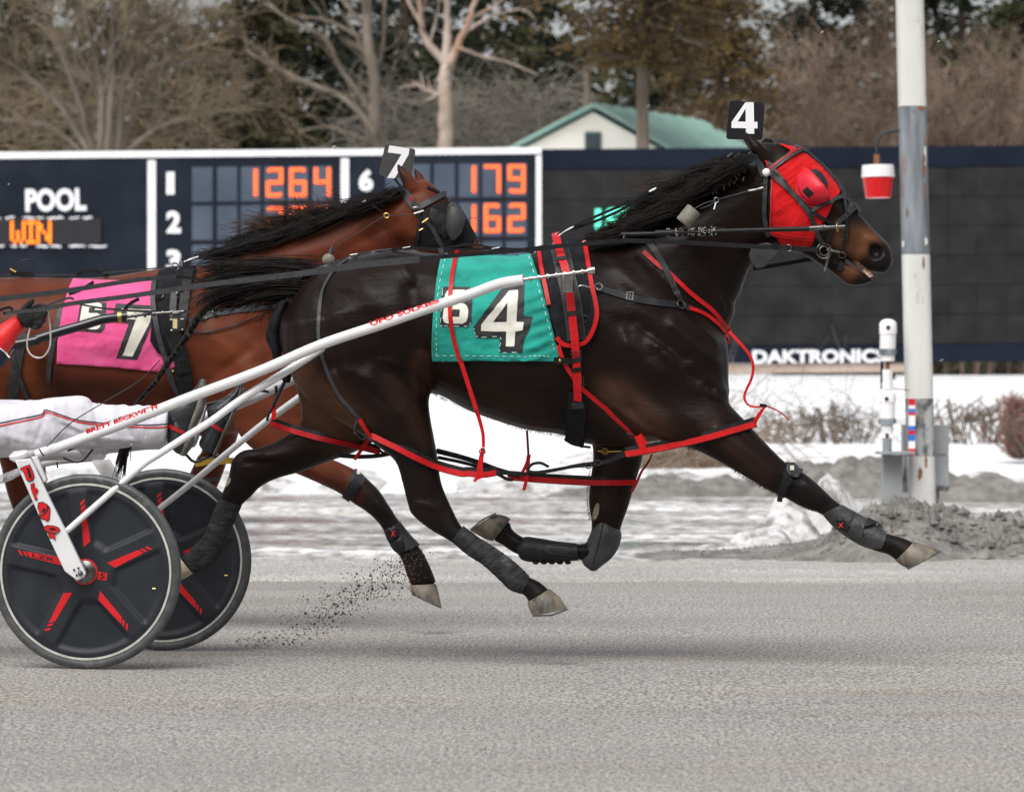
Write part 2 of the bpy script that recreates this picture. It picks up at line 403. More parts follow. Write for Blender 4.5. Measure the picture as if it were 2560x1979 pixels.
# ------------------------------------------------------------------ ground
def nz(x, y, z=0.0, oct_=4):
    return mnoise.fractal(V3((x, y, z)), 1.0, 2.0, oct_)
def ground_mat(name, c1, c2, c3, sx, rough, rvar, bump, grain):
    """gritty surface: fine grain, streaks drawn out along the track, damp patches."""
    m = bpy.data.materials.new(name); m.use_nodes = True; t = m.node_tree; b = t.nodes['Principled BSDF']; MATS[name] = m
    tc = nd(t, 'ShaderNodeTexCoord'); mp = nd(t, 'ShaderNodeMapping'); mp.inputs['Scale'].default_value = sx
    t.links.new(tc.outputs['Object'], mp.inputs['Vector'])
    n1 = nd(t, 'ShaderNodeTexNoise', Scale=1.0, Detail=6.0, Roughness=0.6); t.links.new(mp.outputs[0], n1.inputs['Vector'])
    mp2 = nd(t, 'ShaderNodeMapping'); mp2.inputs['Scale'].default_value = (1, .3, 1); t.links.new(tc.outputs['Object'], mp2.inputs['Vector'])
    n2 = nd(t, 'ShaderNodeTexNoise', Scale=grain, Detail=3.0, Roughness=0.75); t.links.new(mp2.outputs[0], n2.inputs['Vector'])
    r1 = nd(t, 'ShaderNodeValToRGB'); e = r1.color_ramp.elements; e[0].position = .36; e[1].position = .64; e[0].color = (*c1, 1); e[1].color = (*c2, 1)
    k = e.new(.5); k.color = (*[(a + b_) / 2 for a, b_ in zip(c1, c2)], 1); t.links.new(n1.outputs['Fac'], r1.inputs['Fac'])
    r2 = nd(t, 'ShaderNodeValToRGB'); e = r2.color_ramp.elements; e[0].position = .37; e[1].position = .63; e[0].color = (.40, .39, .38, 1); e[1].color = (1.6, 1.59, 1.57, 1); t.links.new(n2.outputs['Fac'], r2.inputs['Fac'])
    mx = nd(t, 'ShaderNodeMix', data_type='RGBA', blend_type='MULTIPLY'); mx.inputs['Factor'].default_value = 1
    t.links.new(r1.outputs[0], mx.inputs[6]); t.links.new(r2.outputs[0], mx.inputs[7])
    n3 = nd(t, 'ShaderNodeTexNoise', Scale=0.6, Detail=2.0, Roughness=0.5); mp3 = nd(t, 'ShaderNodeMapping'); mp3.inputs['Scale'].default_value = (0.5, 2.6, 1); t.links.new(tc.outputs['Object'], mp3.inputs['Vector']); t.links.new(mp3.outputs[0], n3.inputs['Vector'])
    mr = nd(t, 'ShaderNodeMapRange'); mr.inputs['From Min'].default_value = .54; mr.inputs['From Max'].default_value = .74; t.links.new(n3.outputs['Fac'], mr.inputs['Value'])
    m3 = nd(t, 'ShaderNodeMix', data_type='RGBA', blend_type='MULTIPLY'); t.links.new(mr.outputs[0], m3.inputs['Factor']); t.links.new(mx.outputs[2], m3.inputs[6]); m3.inputs[7].default_value = (*c3, 1)
    t.links.new(m3.outputs[2], b.inputs['Base Color'])
    m4 = nd(t, 'ShaderNodeMapRange'); m4.inputs['From Min'].default_value = .35; m4.inputs['From Max'].default_value = .65; m4.inputs['To Min'].default_value = rough - rvar; m4.inputs['To Max'].default_value = rough + rvar
    t.links.new(n1.outputs['Fac'], m4.inputs['Value']); t.links.new(m4.outputs[0], b.inputs['Roughness'])
    bp = nd(t, 'ShaderNodeBump', Strength=bump, Distance=0.006); t.links.new(n2.outputs['Fac'], bp.inputs['Height']); t.links.new(bp.outputs[0], b.inputs['Normal'])
    return m
ground_mat('track_grit', (.262, .252, .240), (.326, .315, .300), (.94, .87, .77), (.35, .9, 1), .85, .05, .6, 74)
ground_mat('track_pale', (.33, .32, .305), (.42, .41, .395), (.9, .86, .8), (.5, 1.4, 1), .75, .1, .3, 80)
ground_mat('apron_wet', (.22, .205, .185), (.68, .68, .68), (.76, .69, .60), (.24, .6, 1), .40, .28, .5, 6)  # wet ground; pale tone paints the white sky mirrored in puddles into the colour
ground_mat('infield', (.30, .26, .21), (.42, .39, .35), (.8, .7, .55), (.3, 1.2, 1), .8, .1, .5, 14)
mat('snow', (.80, .81, .84), (.86, .86, .87), 1.2, rough=.7, spec=.3, bump=.35, bscale=5, bdist=.05, dirt=((.52, .49, .44), .9, .60, .80))
mat('snow_dirty', (.56, .555, .55), (.78, .785, .80), 5, rough=.65, bump=.7, bscale=14, bdist=.03, dirt=((.22, .205, .19), 5, .45, .60))
mat('mud', (.14, .13, .118), (.27, .258, .24), 7, rough=.8, bump=1.0, bscale=22, bdist=.04, dirt=((.05, .045, .042), 5, .58, .74))
def grid(name, m, xs, ys, hf, parent=None):
    mb = MB(); nx, ny = len(xs), len(ys)
    vs = [(x, y, hf(x, y)) for y in ys for x in xs]
    mb.add(vs, [(j * nx + i, j * nx + i + 1, (j + 1) * nx + i + 1, (j + 1) * nx + i) for j in range(ny - 1) for i in range(nx - 1)])
    return mb.build(name, m, parent, ang=180)
TRK = 22.2
def smooth(a, b, x):
    t = min(1, max(0, (x - a) / (b - a))); return t * t * (3 - 2 * t)
struct(grid('ground', 'infield', [-900, -60, -20, 0, 20, 60, 900], [-40, 0, 10, 30, 60, 120, 400, 2000], lambda x, y: -.02))
struct(grid('race_track', 'track_grit', np.linspace(-14, 14, 60), np.linspace(3, TRK, 60), lambda x, y: .006 * nz(x * .7, y * .9) * min(1, (TRK - y))))
struct(grid('track_edge', 'track_pale', np.linspace(-16, 16, 420), np.linspace(TRK - .35, 24.9, 40), lambda x, y: .004 + .012 * nz(x * .8, y * 1.2) - (.02 if y < TRK - .1 + .22 * nz(x * .9, 3.3) + .1 * nz(x * 4, 1.3) else 0)))
struct(grid('apron', 'apron_wet', np.linspace(-20, 20, 160), np.linspace(24.6, 46, 90), lambda x, y: (.010 + .016 * nz(x * .35, y * 1.1, 2)) * smooth(24.7, 25.6, y) - .03 * (1 - smooth(24.6, 25.0, y))))
def snow_h(x, y):
    e = 42.2 + .8 * nz(x * .25, 7.1) + .35 * nz(x * 1.1, 3.7)
    a = .24 * smooth(e, e + 1.1, y) + .13 * smooth(46, 58, y) + .95 * smooth(59, 73, y) + .15 * smooth(74, 90, y)
    return -.05 + a + (.05 * nz(x * .7, y * .7, 1) + .05 * abs(nz(x * 2.2, y * 2.2, 5))) * smooth(e, e + .5, y) * (1 - .75 * smooth(45, 52, y))
struct(grid('snow_field', 'snow', np.linspace(-26, 26, 210), np.concatenate([np.linspace(41, 50, 60), np.linspace(50.4, 100, 60)]), snow_h))
# the dirty snow kerb along the infield and the tan strip under the board
def bank_h(x, y):
    c = 43.0 + .5 * nz(x * .3, 1.1); d = (y - c) / .75
    return -.03 + max(0, (.20 + .12 * nz(x * .8, 9) + .07 * nz(x * 3, y * 3)) * (1 - d * d))
struct(grid('snow_bank', 'snow_dirty', np.linspace(-14, 14, 300), np.linspace(41.8, 44.4, 36), bank_h))
# ploughed-up mud and snow at the track edge, right
def mud_h(x, y):
    sx = (x / y * FPX + 1280) * 2184 / 2560.0        # position along the bank, in steps of the picture
    prof = .05 * smooth(1240, 1420, sx) + .05 * smooth(1500, 1750, sx) + .21 * smooth(1720, 1870, sx) - .17 * smooth(1960, 2120, sx) + .06 * smooth(2060, 2110, sx)
    rough_ = .25 + .75 * smooth(1640, 1800, sx)
    d = (y - (25.75 + .15 * nz(x, 2) + .25 * smooth(1700, 1900, sx))) / (.75 + prof * 2.3)
    r = max(0, 1 - d * d)
    return -.03 + prof * r ** .8 * (1 + .45 * rough_ * nz(x * 2.2, y * 2.2, 4)) + r * rough_ * smooth(1240, 1500, sx) * (.045 * nz(x * 6, y * 6, 2) + .03 * abs(nz(x * 14, y * 14, 8)))
struct(grid('mud_bank', 'mud', np.linspace(.2, 5.2, 330), np.linspace(24.5, 27.8, 120), mud_h))
def heap(name, pts, m, label=None):
    mb = MB(); rg = random.Random(5)
    def hf(x, y):
        h = -.03
        for px, py, r, z in pts:
            d2 = ((x - px) ** 2 + ((y - py) * 1.3) ** 2) / (r * r)
            h = max(h, z * max(0, 1 - d2) ** .7 * (1 + .45 * nz(x * 2.6, y * 2.6, px) + .2 * nz(x * 8, y * 8, px)))
        return h
    xs = [p[0] for p in pts]; ys = [p[1] for p in pts]; mr = max(p[2] for p in pts)
    return struct(grid(name, m, np.linspace(min(xs) - mr, max(xs) + mr, 110), np.linspace(min(ys) - mr, max(ys) + mr, 80), hf))
def gp(dx, Y): return P(Dw(dx, 900), Y).x
heap('snow_heap', [(gp(1735, 28), 28.2, .36, .44), (gp(1790, 28), 28.4, .3, .36), (gp(1675, 27.6), 27.6, .26, .24), (gp(1625, 27), 27.1, .22, .13), (gp(1560, 26.5), 26.6, .25, .07)], 'snow_dirty')
heap('mud_heap', [(gp(1760, 40.5), 40.5, .8, .30), (gp(1860, 40), 40.2, 1.0, .33), (gp(1700, 41), 41, .6, .2), (gp(2060, 39), 39.5, .8, .18), (gp(2140, 38), 38.5, .7, .2)], 'mud')
heap('mud_heap', [(gp(1380, 40.5), 40.5, 1.0, .13), (gp(1470, 41), 41, 1.1, .17)], 'mud')
# loose clods on the mud bank
def clod(mb, c, r, rg):
    vs = []
    for d in ((1, 0, 0), (-1, 0, 0), (0, 1, 0), (0, -1, 0), (0, 0, 1), (0, 0, -1)): vs.append(V3(c) + V3(d) * r * rg.uniform(.6, 1.3))
    mb.add(vs, [(0, 2, 4), (2, 1, 4), (1, 3, 4), (3, 0, 4), (2, 0, 5), (1, 2, 5), (3, 1, 5), (0, 3, 5)])
rg = random.Random(9); mb = MB()
for i in range(1500):
    x = rg.uniform(1.0, 5.0); y = rg.uniform(24.9, 27.0); z = mud_h(x, y)
    sx_ = (x / y * FPX + 1280) * 2184 / 2560.0
    if z > .0: clod(mb, (x, y, z + .002), rg.uniform(.004, .011) * (1 + 3.2 * smooth(1720, 1840, sx_)) * (1.6 if rg.random() < .1 else 1), rg)
stuff(tag(mb.build('mud_clods', 'mud', smooth=False), 'loose grey clods scattered over the mud bank at the track edge', 'clods'))
# grit standing proud of the track: small three-sided stones, denser towards the camera
mat('grit', (.13, .122, .113), (.52, .50, .475), 95, rough=.9, lo=.30, hi=.70, detail=1.0)
rn_ = np.random.RandomState(12); NG = 150000
u = rn_.rand(NG); y = 1 / np.sqrt((1 / 10.2 ** 2) * (1 - u) + (1 / 22.15 ** 2) * u); x = rn_.uniform(-.132, .132, NG) * y
r = rn_.uniform(.0014, .0034, NG) * np.where(rn_.rand(NG) < .03, 1.8, 1.0); a = rn_.uniform(0, 6.283, NG); h = r * rn_.uniform(.5, 1.1, NG)
vs = np.zeros((NG, 4, 3), np.float32)
for k in range(3):
    q = a + k * 2.094 + rn_.uniform(-.4, .4, NG); vs[:, k, 0] = x + r * np.cos(q); vs[:, k, 1] = y + r * np.sin(q); vs[:, k, 2] = .0005
vs[:, 3, 0] = x; vs[:, 3, 1] = y; vs[:, 3, 2] = h
b = np.arange(NG)[:, None] * 4
fs = np.stack([b + [0, 1, 3], b + [1, 2, 3], b + [2, 0, 3]], 1).reshape(-1, 3)
gm = bpy.data.meshes.new('loose_grit'); gm.vertices.add(NG * 4); gm.vertices.foreach_set('co', vs.ravel()); gm.loops.add(len(fs) * 3); gm.loops.foreach_set('vertex_index', fs.ravel().astype(np.int32)); gm.polygons.add(len(fs)); gm.polygons.foreach_set('loop_start', np.arange(0, len(fs) * 3, 3, dtype=np.int32)); gm.update(calc_edges=True); gm.validate()
stuff(tag(link('loose_grit', gm, 'grit'), 'loose dark and pale grit lying on the racing surface', 'grit'))
# added unseen stand-shaped occluder behind the camera: blocks low sky, keeps near sides dark
mat('occluder_grey', (.10, .10, .10), (.16, .155, .15), 2, rough=.9); mat('occluder_gloss', (.03, .035, .04), rough=.15)
occl = thing('grandstand', 'long terraced grandstand with glazed front facing the track', 'grandstand', (0, -14, 0))
for k in range(7): MB().box((0, -14 - k * 1.1, .35 + k * .45), (90, 1.08, .7 + k * .9)).build('occluder_step', 'occluder_grey', occl, smooth=False)
MB().box((0, -23.5, 6.5), (90, 3.0, 13)).build('occluder_wall', 'occluder_grey', occl, smooth=False)
for k in range(15): MB().box((-42 + k * 6, -21.96, 8.4), (5.7, .06, 5.6)).build('window', 'occluder_gloss', occl, smooth=False)  # glossy panels of the added sky-blocking shape
MB().box((0, -19.5, 13.3), (92, 11, .5)).build('roof', 'occluder_grey', occl, smooth=False)  # top slab of the added sky-blocking shape
# ------------------------------------------------------------------ tote board
BD = 75.0
mat('board_navy', (.007, .010, .017), (.012, .016, .026), 1.5, rough=.75, spec=.15, dirt=((.018, .023, .034), 3, .6, .8))
mat('board_band', (.006, .009, .019), (.009, .013, .026), 1.5, rough=.75, spec=.12)
mat('board_white', (.74, .75, .78), (.84, .84, .86), 2, rough=.5)
mat('cell_grey', (.044, .060, .088), (.072, .094, .130), 1.2, rough=.30, spec=.5)
mat('led_orange', (.8, .10, .01), rough=.5, emit=(1.0, .115, .022, 1.0))
mat('led_amber', (.9, .2, .01), rough=.5, emit=(1.0, .20, .004, 1.1))
mat('led_green', (.1, .6, .4), rough=.5, emit=(.07, .85, .50, .8))
mat('screen_dark', (.0145, .0150, .0155), (.024, .0245, .025), 2.2, rough=.8, spec=.12)
mat('screen_light', (.016, .0165, .017), (.026, .0265, .027), 2.2, rough=.8, spec=.12)
mat('tan_trim', (.40, .31, .25), (.48, .39, .33), 1.0, rough=.8)
def rect3(mb, x0, y0, x1, y1, d, th, tilt=0.0):
    q = [P((x0, y0), d), P((x1, y0 + tilt), d), P((x1, y1 + tilt), d), P((x0, y1), d)]
    mb.prism(q, (0, th, 0)); return mb
board = thing('tote_board', 'long navy tote board with white frame and orange pool numbers', 'scoreboard', P((650, 1000), BD + .3))
sl0 = -.0092
def rb(name, m, x0, y0, x1, y1, dd=0.0, th=.05, parent=None, bev=0):
    return rect3(MB(), x0, y0, x1, y1, BD + dd, th, sl0 * (x1 - x0)).build(name, m, parent or board, smooth=False, bev=bev)
rb('panel', 'board_navy', -900, 394, 1352, 905, 0, .5)
rb('frame', 'board_white', -900, 389, 1352, 405, -.03, .53)      # top rail
for x in (-420, 369, 852): rb('frame', 'board_white', x, 401 - .0092 * (x - 350), x + 20, 900, -.025, .02)
rb('frame', 'board_white', 1340, 389, 1353, 900, -.028, .02)
SEG = {'0': 'abcdef', '1': 'bc', '2': 'abged', '3': 'abgcd', '4': 'fgbc', '5': 'afgcd', '6': 'afgecd', '7': 'abc', '8': 'abcdefg', '9': 'abcdfg'}
def digit_mb(ch, x0, y0, x1, y1, d):
    """lamp-dot numeral: five lamps to a bar."""
    w, h = x1 - x0, y1 - y0; mb = MB()
    pt = {'a': ((0, 0), (1, 0)), 'b': ((1, 0), (1, .5)), 'c': ((1, .5), (1, 1)), 'd': ((0, 1), (1, 1)), 'e': ((0, .5), (0, 1)), 'f': ((0, 0), (0, .5)), 'g': ((0, .5), (1, .5))}
    seen = set()
    for s in SEG[ch]:
        (ax, ay), (bx, by) = pt[s]
        n = 6 if s in 'adg' else 7
        for k in range(n):
            t = (k + .5) / n if ch == '1' else k / (n - 1)
            u = ax + (bx - ax) * t; v = ay + (by - ay) * t
            if (s in 'adg') and ch in '2690853' and (u in (0, 1)) and s != 'g' and random.random() < 1 and ((s == 'a' and v == 0) or (s == 'd' and v == 1)): u = .1 if u == 0 else .9; v = v + (.03 if s == 'a' else -.03)
            key = (round(u, 2), round(v, 2))
            if key in seen: continue
            seen.add(key)
            c = P((x0 + u * w, y0 + v * h), d); r = .037
            mb.lathe([(r, 0), (r * .8, -.018), (0, -.022)], c, (0, 1, 0), n=8)
    return mb
def cells(cols, rows, lab_x, labels, vals, d0):
    for ri, (y0, y1) in enumerate(rows):
        v = vals[ri] if ri < len(vals) else ''
        for ci, (x0, x1) in enumerate(cols):
            ti = -.0092 * (x0 - cols[0][0])
            ce = rb('digit_cell', 'cell_grey', x0, y0 + ti, x1, y1 + ti, -.012, .03)
            k = ci - (len(cols) - len(v))
            if 0 <= k < len(v):
                ch = v[k]; w = x1 - x0
                a0, a1 = (x0 + w * .74, x0 + w * .76) if ch == '1' else (x0 + w * .18, x0 + w * .84)
                digit_mb(ch, a0, y0 + ti + 8, a1, y1 + ti - 14, BD - .02).build('numeral', 'led_orange', ce, smooth=False)
        if ri < len(labels):
            lettering('row_number', labels[ri], [(lab_x, y0 + 12), (lab_x + (20 if labels[ri] == '1' else 36), y0 + 12), (lab_x + (20 if labels[ri] == '1' else 36), y0 + 68), (lab_x, y0 + 68)], lambda px: [P(p, BD - .02) for p in px], 'board_white', board, .045)
cols1 = [(480, 531), (543, 593), (602, 651), (661, 711), (719, 770), (781, 830)]
rows1 = [(418, 504), (515, 600), (612, 697), (709, 794)]
cells(cols1, rows1, 416, '1234', ['1264', '382', '', ''], BD)
cols2 = [(964, 1016), (1027, 1075), (1085, 1137), (1147, 1197), (1206, 1255), (1265, 1317)]
rows2 = [(411, 495), (508, 593), (606, 690), (703, 788)]
cells(cols2, rows2, 897, '6789', ['179', '162', '', ''], BD)
lettering('pool_word', 'POOL', [(63, 472), (215, 470), (216, 527), (64, 530)], lambda px: [P(p, BD - .02) for p in px], 'board_white', board, .04)
led = rb('message_sign', 'sign_black', -260, 549, 252, 614, -.06, .06)
FONT5 = {'W': ['1...1', '1...1', '1...1', '1.1.1', '1.1.1', '1.1.1', '.1.1.'], 'I': ['111', '.1.', '.1.', '.1.', '.1.', '.1.', '111'], 'N': ['1...1', '11..1', '11..1', '1.1.1', '1..11', '1..11', '1...1']}
mb = MB(); cx = 30
for ch in 'WIN':
    for r_i, row in enumerate(FONT5[ch]):
        for c_i, b_ in enumerate(row):
            if b_ == '1': mb.lathe([(.032, 0), (.02, -.016), (0, -.018)], P((cx + c_i * 7.4, 556 + r_i * 8.2), BD - .061), (0, 1, 0), n=8)
    cx += len(FONT5[ch][0]) * 7.4 + 3
mb.build('message_letters', 'led_amber', led, smooth=False)
mb = MB(); rg = random.Random(4)
for y in (546, 617):
    x = -250
    while x < 250:
        L = rg.uniform(15, 55)
        pts = [P((x + L * k / 5, y - rg.uniform(0, 3)), BD - .09) for k in range(6)]
        mb.tube(pts, [.01] + [rg.uniform(.012, .024) for _ in range(4)] + [.01], 6); x += L + rg.uniform(4, 26)
struct(mb.build('snow_on_sign', 'snow'))
# the video screen to the right
scr = thing('video_screen', 'wide dark video screen with navy borders right of the tote board', 'screen', P((2000, 1000), BD + .3))
def rs(name, m, x0, y0, x1, y1, dd=0.0, th=.05): return rect3(MB(), x0, y0, x1, y1, BD + dd, th, -.0078 * (x1 - x0)).build(name, m, scr, smooth=False)
rs('cabinet', 'board_navy', 1354, 374, 3100, 912, .04, .5)
rs('border', 'board_band', 1354, 373, 3100, 424, 0, .04)
rs('border', 'board_band', 1354, 868, 3100, 911, 0, .04)
x = 1356; ci = 0
base_me = {}
while x < 2700:
    for ri in range(6):
        y0 = 426 + ri * 73.6 - .0078 * (x - 1354)
        rect3(MB(), x, y0, x + 71.6, y0 + 72, BD + .012 + .002 * ((ci * 7 + ri * 5) % 3), .04).build('screen_module', 'screen_dark' if (ci * 5 + ri * 3 + ci // 3) % 5 else 'screen_light', scr, smooth=False)
    x += 72.4; ci += 1
lettering('maker_name', 'DAKTRONICS', [(1881, 875), (2216, 872), (2216, 906), (1881, 909)], lambda px: [P(p, BD - .02) for p in px], 'board_white', scr, .04)
lettering('screen_text', '1ST', [(1488, 522), (1592, 516), (1592, 578), (1488, 580)], lambda px: [P(p, BD - .015) for p in px], 'led_green', scr, .05)
lettering('screen_text', '2ND', [(1488, 606), (1592, 602), (1592, 660), (1488, 664)], lambda px: [P(p, BD - .015) for p in px], 'led_green', scr, .05)
rs('base_trim', 'tan_trim', 1400, 914, 2300, 936, .06, .3)
for x in (1620, 2225): rs('leg', 'board_navy', x, 912, x + 14, 960, .1, .2)
# ------------------------------------------------------------------ building behind
mat('wall_cream', (.82, .80, .72), (.88, .86, .79), 1.0, rough=.8)
mat('roof_green', (.24, .40, .345), (.31, .48, .42), 2.0, rough=.55)
mat('window_dark', (.05, .06, .07), rough=.25)
mat('trim_green', (.06, .11, .10), rough=.6)
bl = thing('cream_building', 'cream gabled building with green metal roof rising behind the board', 'building', P((1480, 500), 87))
BY = 87.0
g0 = P((1482, 266), BY); gl = P((1262, 382), BY); gr_ = P((1690, 384), BY); low = .5
back = V3((2.3, 4.9, 0))
MB().prism([g0 + V3((0, 0, -.12)), gl + V3((0, 0, -.12)), V3((gl.x, BY, low)), V3((gr_.x, BY, low)), gr_ + V3((0, 0, -.12))], back).build('wall', 'wall_cream', bl, smooth=False)
rf = None
for e, nm in ((gr_, 'r'), (gl, 'l')):
    out = (e - g0) * .07
    a = g0 + V3((0, -.15, 0)) - back * .01; b = e + out + V3((0, -.15, 0)) - back * .01
    rf = MB().prism([a, b, b + V3((0, 0, .06)), a + V3((0, 0, .06))], back * 1.12).build('roof', 'roof_green', bl, smooth=False)
    for k in range(1, 9):
        s0 = a + back * 1.12 * k / 9 + V3((0, 0, .07)); s1 = b + back * 1.12 * k / 9 + V3((0, 0, .07))
        MB().tube([s0, s1], .025, 4).build('roof_seam', 'roof_green', rf, smooth=False)
wn = rect3(MB(), 1462, 330, 1503, 372, BY - .04, .05).build('window', 'trim_green', bl, smooth=False)
rect3(MB(), 1468, 337, 1497, 368, BY - .07, .03).build('pane', 'window_dark', wn, smooth=False)
# ------------------------------------------------------------------ trees
mat('bark_grey', (.105, .086, .066), (.20, .168, .132), 3, rough=.9, bump=.6, bscale=20, stretch=(1, 1, .3))
mat('bark_pale', (.27, .205, .16), (.48, .40, .345), 2.2, rough=.85, bump=.5, bscale=14, stretch=(1, 1, .35), dirt=((.34, .17, .085), 1.4, .52, .66))
mat('bark_brown', (.085, .06, .045), (.15, .115, .09), 3, rough=.9)
mat('twig_tan', (.095, .072, .042), (.27, .212, .14), 1.0, rough=.9)
mat('twig_red', (.085, .056, .038), (.31, .225, .165), .8, rough=.9)
mat('twig_grey', (.10, .088, .074), (.21, .19, .16), 1.0, rough=.9)
mat('needle_dark', (.010, .017, .013), (.032, .042, .026), .9, rough=.8, spec=.2)
mat('needle_olive', (.028, .030, .014), (.062, .055, .024), .9, rough=.8, spec=.2)
mat('needle_brown', (.070, .048, .018), (.135, .092, .035), .9, rough=.8, spec=.2)
mat('needle_green', (.026, .036, .018), (.070, .078, .034), .9, rough=.8, spec=.2)
class Tree:
    def __init__(s, seed): s.w = MB(); s.t = MB(); s.rg = random.Random(seed)
    def limb(s, pts, r0, r1, n=7, twig=1.0, L=2.2, lvl=2, side=(0.25, 1.0), up=.35):
        """a limb given by its line; smaller branches leave it all along."""
        q = [V3(p) for p in cr([tuple(p) for p in pts], 7)]; wob = s.rg.uniform(0, 9)
        q = [p + V3((mnoise.noise(V3((p.z * .9, wob, 0))), mnoise.noise(V3((p.z * .9, wob, 7))), 0)) * min(.12, r0 * .9) for p in q]
        m = len(q); jit = r0 * .10
        q = [q[0]] + [p + V3((s.rg.gauss(0, jit), s.rg.gauss(0, jit), 0)) for p in q[1:]]
        s.w.tube(q, [r0 + (r1 - r0) * i / (m - 1) for i in range(m)], n)
        tot = sum((q[i + 1] - q[i]).length for i in range(m - 1))
        for _ in range(int(tot * twig)):
            u = s.rg.uniform(*side); i = min(int(u * (m - 1)), m - 2); p = q[i].lerp(q[i + 1], u * (m - 1) - i)
            d = (q[i + 1] - q[i]).normalized(); o = d.orthogonal().normalized(); o.rotate(Matrix.Rotation(s.rg.uniform(0, 6.28), 3, d))
            s.branch(p, (d * s.rg.uniform(.4, .9) + o * s.rg.uniform(.5, 1.0) + V3((0, 0, up))).normalized(), L * s.rg.uniform(.5, 1.1) * (1.1 - .5 * u), (r0 + (r1 - r0) * u) * .45, lvl)
    def branch(s, p, d, L, r, lvl):
        rg = s.rg; k = 4; pts = [p.copy()]; d = d.copy()
        for i in range(k):
            d = (d + V3((rg.gauss(0, .16), rg.gauss(0, .16), rg.gauss(.05, .12)))).normalized(); pts.append(pts[-1] + d * L / k)
        r = max(r, .007)
        (s.w if r > .018 else s.t).tube(pts, [max(.005, r * (1 - .8 * i / k)) for i in range(k + 1)], 4 if r > .018 else 3, cap=False)
        if lvl > 0:
            for _ in range(rg.randint(4, 6)):
                i = rg.randint(1, k); dd = d.orthogonal().normalized(); dd.rotate(Matrix.Rotation(rg.uniform(0, 6.28), 3, d))
                s.branch(pts[i], (d * rg.uniform(.5, 1) + dd * rg.uniform(.4, .9)).normalized(), L * rg.uniform(.4, .65), r * .5, lvl - 1)
    def finish(s, name, label, bark, tw, base, cat='tree', group=None):
        t = thing(name, label, cat, base, group)
        w_ = s.w.build('stems' if cat == 'bush' else 'trunk', bark, t, ang=180)
        if cat == 'bush' or 'thicket' in name: stuff(w_)
        if s.t.v: stuff(s.t.build('crown', tw, t, ang=180))
        return t
def D3(Y, *pts): return [P(Dw(*p), Y) for p in pts]
Yt = 92
t = Tree(1)
for pl, r0 in (([(200, 330), (165, 200), (110, 60), (70, -80)], .16), ([(215, 330), (215, 200), (190, 60), (150, -120)], .17), ([(228, 330), (240, 180), (240, 40), (225, -120)], .17), ([(242, 330), (265, 190), (290, 60), (330, -100)], .16), ([(252, 330), (310, 200), (400, 110), (470, 40)], .13),
               ([(190, 330), (130, 230), (40, 150), (-30, 110)], .12), ([(262, 330), (340, 270), (440, 240), (540, 235)], .10), ([(180, 330), (110, 270), (40, 260), (-40, 250)], .09), ([(236, 330), (300, 150), (370, 20), (410, -80)], .12)):
    t.limb(D3(Yt + random.uniform(-.8, .8), *pl), r0 * .55, .02, twig=5.2, L=2.1, lvl=2)
t.finish('bare_tree', 'broad many-stemmed bare tree fanning out at the far left', 'bark_grey', 'twig_tan', P(Dw(225, 700), Yt))
t = Tree(2); Yt = 90
t.limb(D3(Yt, (812, 330), (800, 230), (785, 110), (770, -60)), .15, .10, twig=1.6, L=1.8, lvl=1, side=(.3, 1))
for pl, r0 in (([(806, 290), (740, 215), (640, 170), (560, 130), (525, 108)], .09), ([(800, 250), (730, 150), (690, 80), (600, 30), (560, -20)], .085), ([(790, 170), (815, 110), (822, 40), (825, -60)], .08), ([(770, 80), (700, 45), (640, 35)], .06), ([(782, 60), (730, 0), (700, -60)], .08), ([(808, 300), (760, 290), (700, 270), (640, 280)], .04)):
    t.limb(D3(Yt + random.uniform(-.6, .6), *pl), r0 * .8, .02, twig=2.4, L=1.2, lvl=1)
t.finish('bare_tree', 'grey bare tree with long limbs reaching left, left of the peeling tree', 'bark_grey', 'twig_tan', P(Dw(810, 700), Yt))
t = Tree(3); Yt = 89
t.limb(D3(Yt, (955, 340), (950, 250), (947, 170), (953, 130)), .17, .14, twig=.6, L=1.0, lvl=1)
for pl, r0 in (([(955, 140), (915, 90), (895, 40), (880, -60)], .15), ([(952, 140), (955, 70), (958, 0), (965, -80)], .16), ([(958, 140), (985, 80), (1015, 10), (1040, -60)], .15), ([(990, 70), (1050, 35), (1110, 20), (1140, 40)], .06), ([(975, 100), (1030, 120), (1090, 135), (1150, 160)], .055), ([(1005, 40), (1060, 10), (1100, -30)], .06), ([(905, 60), (870, 0), (850, -60)], .07)):
    t.limb(D3(Yt + random.uniform(-.5, .5), *pl), r0 * .68, r0 * .25, twig=1.6, L=1.3, lvl=1)
t.finish('bare_tree', 'pale tree with peeling orange bark forking above the tote board', 'bark_pale', 'twig_grey', P(Dw(955, 700), Yt))
# tangled vines under the trees
def tangle(name, label, dx0, dx1, dy0, dy1, Y, n, tw, seed, r=(.012, .028), cat='thicket', arch=.8, Lr=(.5, 1.8)):
    rg = random.Random(seed); mb = MB()
    for _ in range(n):
        a = P(Dw(rg.uniform(dx0, dx1), rg.uniform(dy0, dy1 + 40)), Y + rg.uniform(-1.5, 1.5))
        d = V3((rg.gauss(0, 1), rg.gauss(0, .5), abs(rg.gauss(.5, .5)))).normalized(); L = rg.uniform(*Lr); pts = [a.copy()]
        for k in range(6):
            d = (d + V3((rg.gauss(0, .3), rg.gauss(0, .3), -.16 * arch + rg.gauss(0, .2)))).normalized(); pts.append(pts[-1] + d * L / 6)
        r_ = rg.uniform(*r); mb.tube(pts, [r_ * (1 - .12 * k) for k in range(7)], 3, cap=False)
    o = mb.build(name, tw, ang=180); return stuff(tag(o, label, cat))
tangle('vine_thicket', 'pale tangled vines beneath the peeling tree', 740, 1180, 200, 310, 93, 620, 'twig_grey', 11)
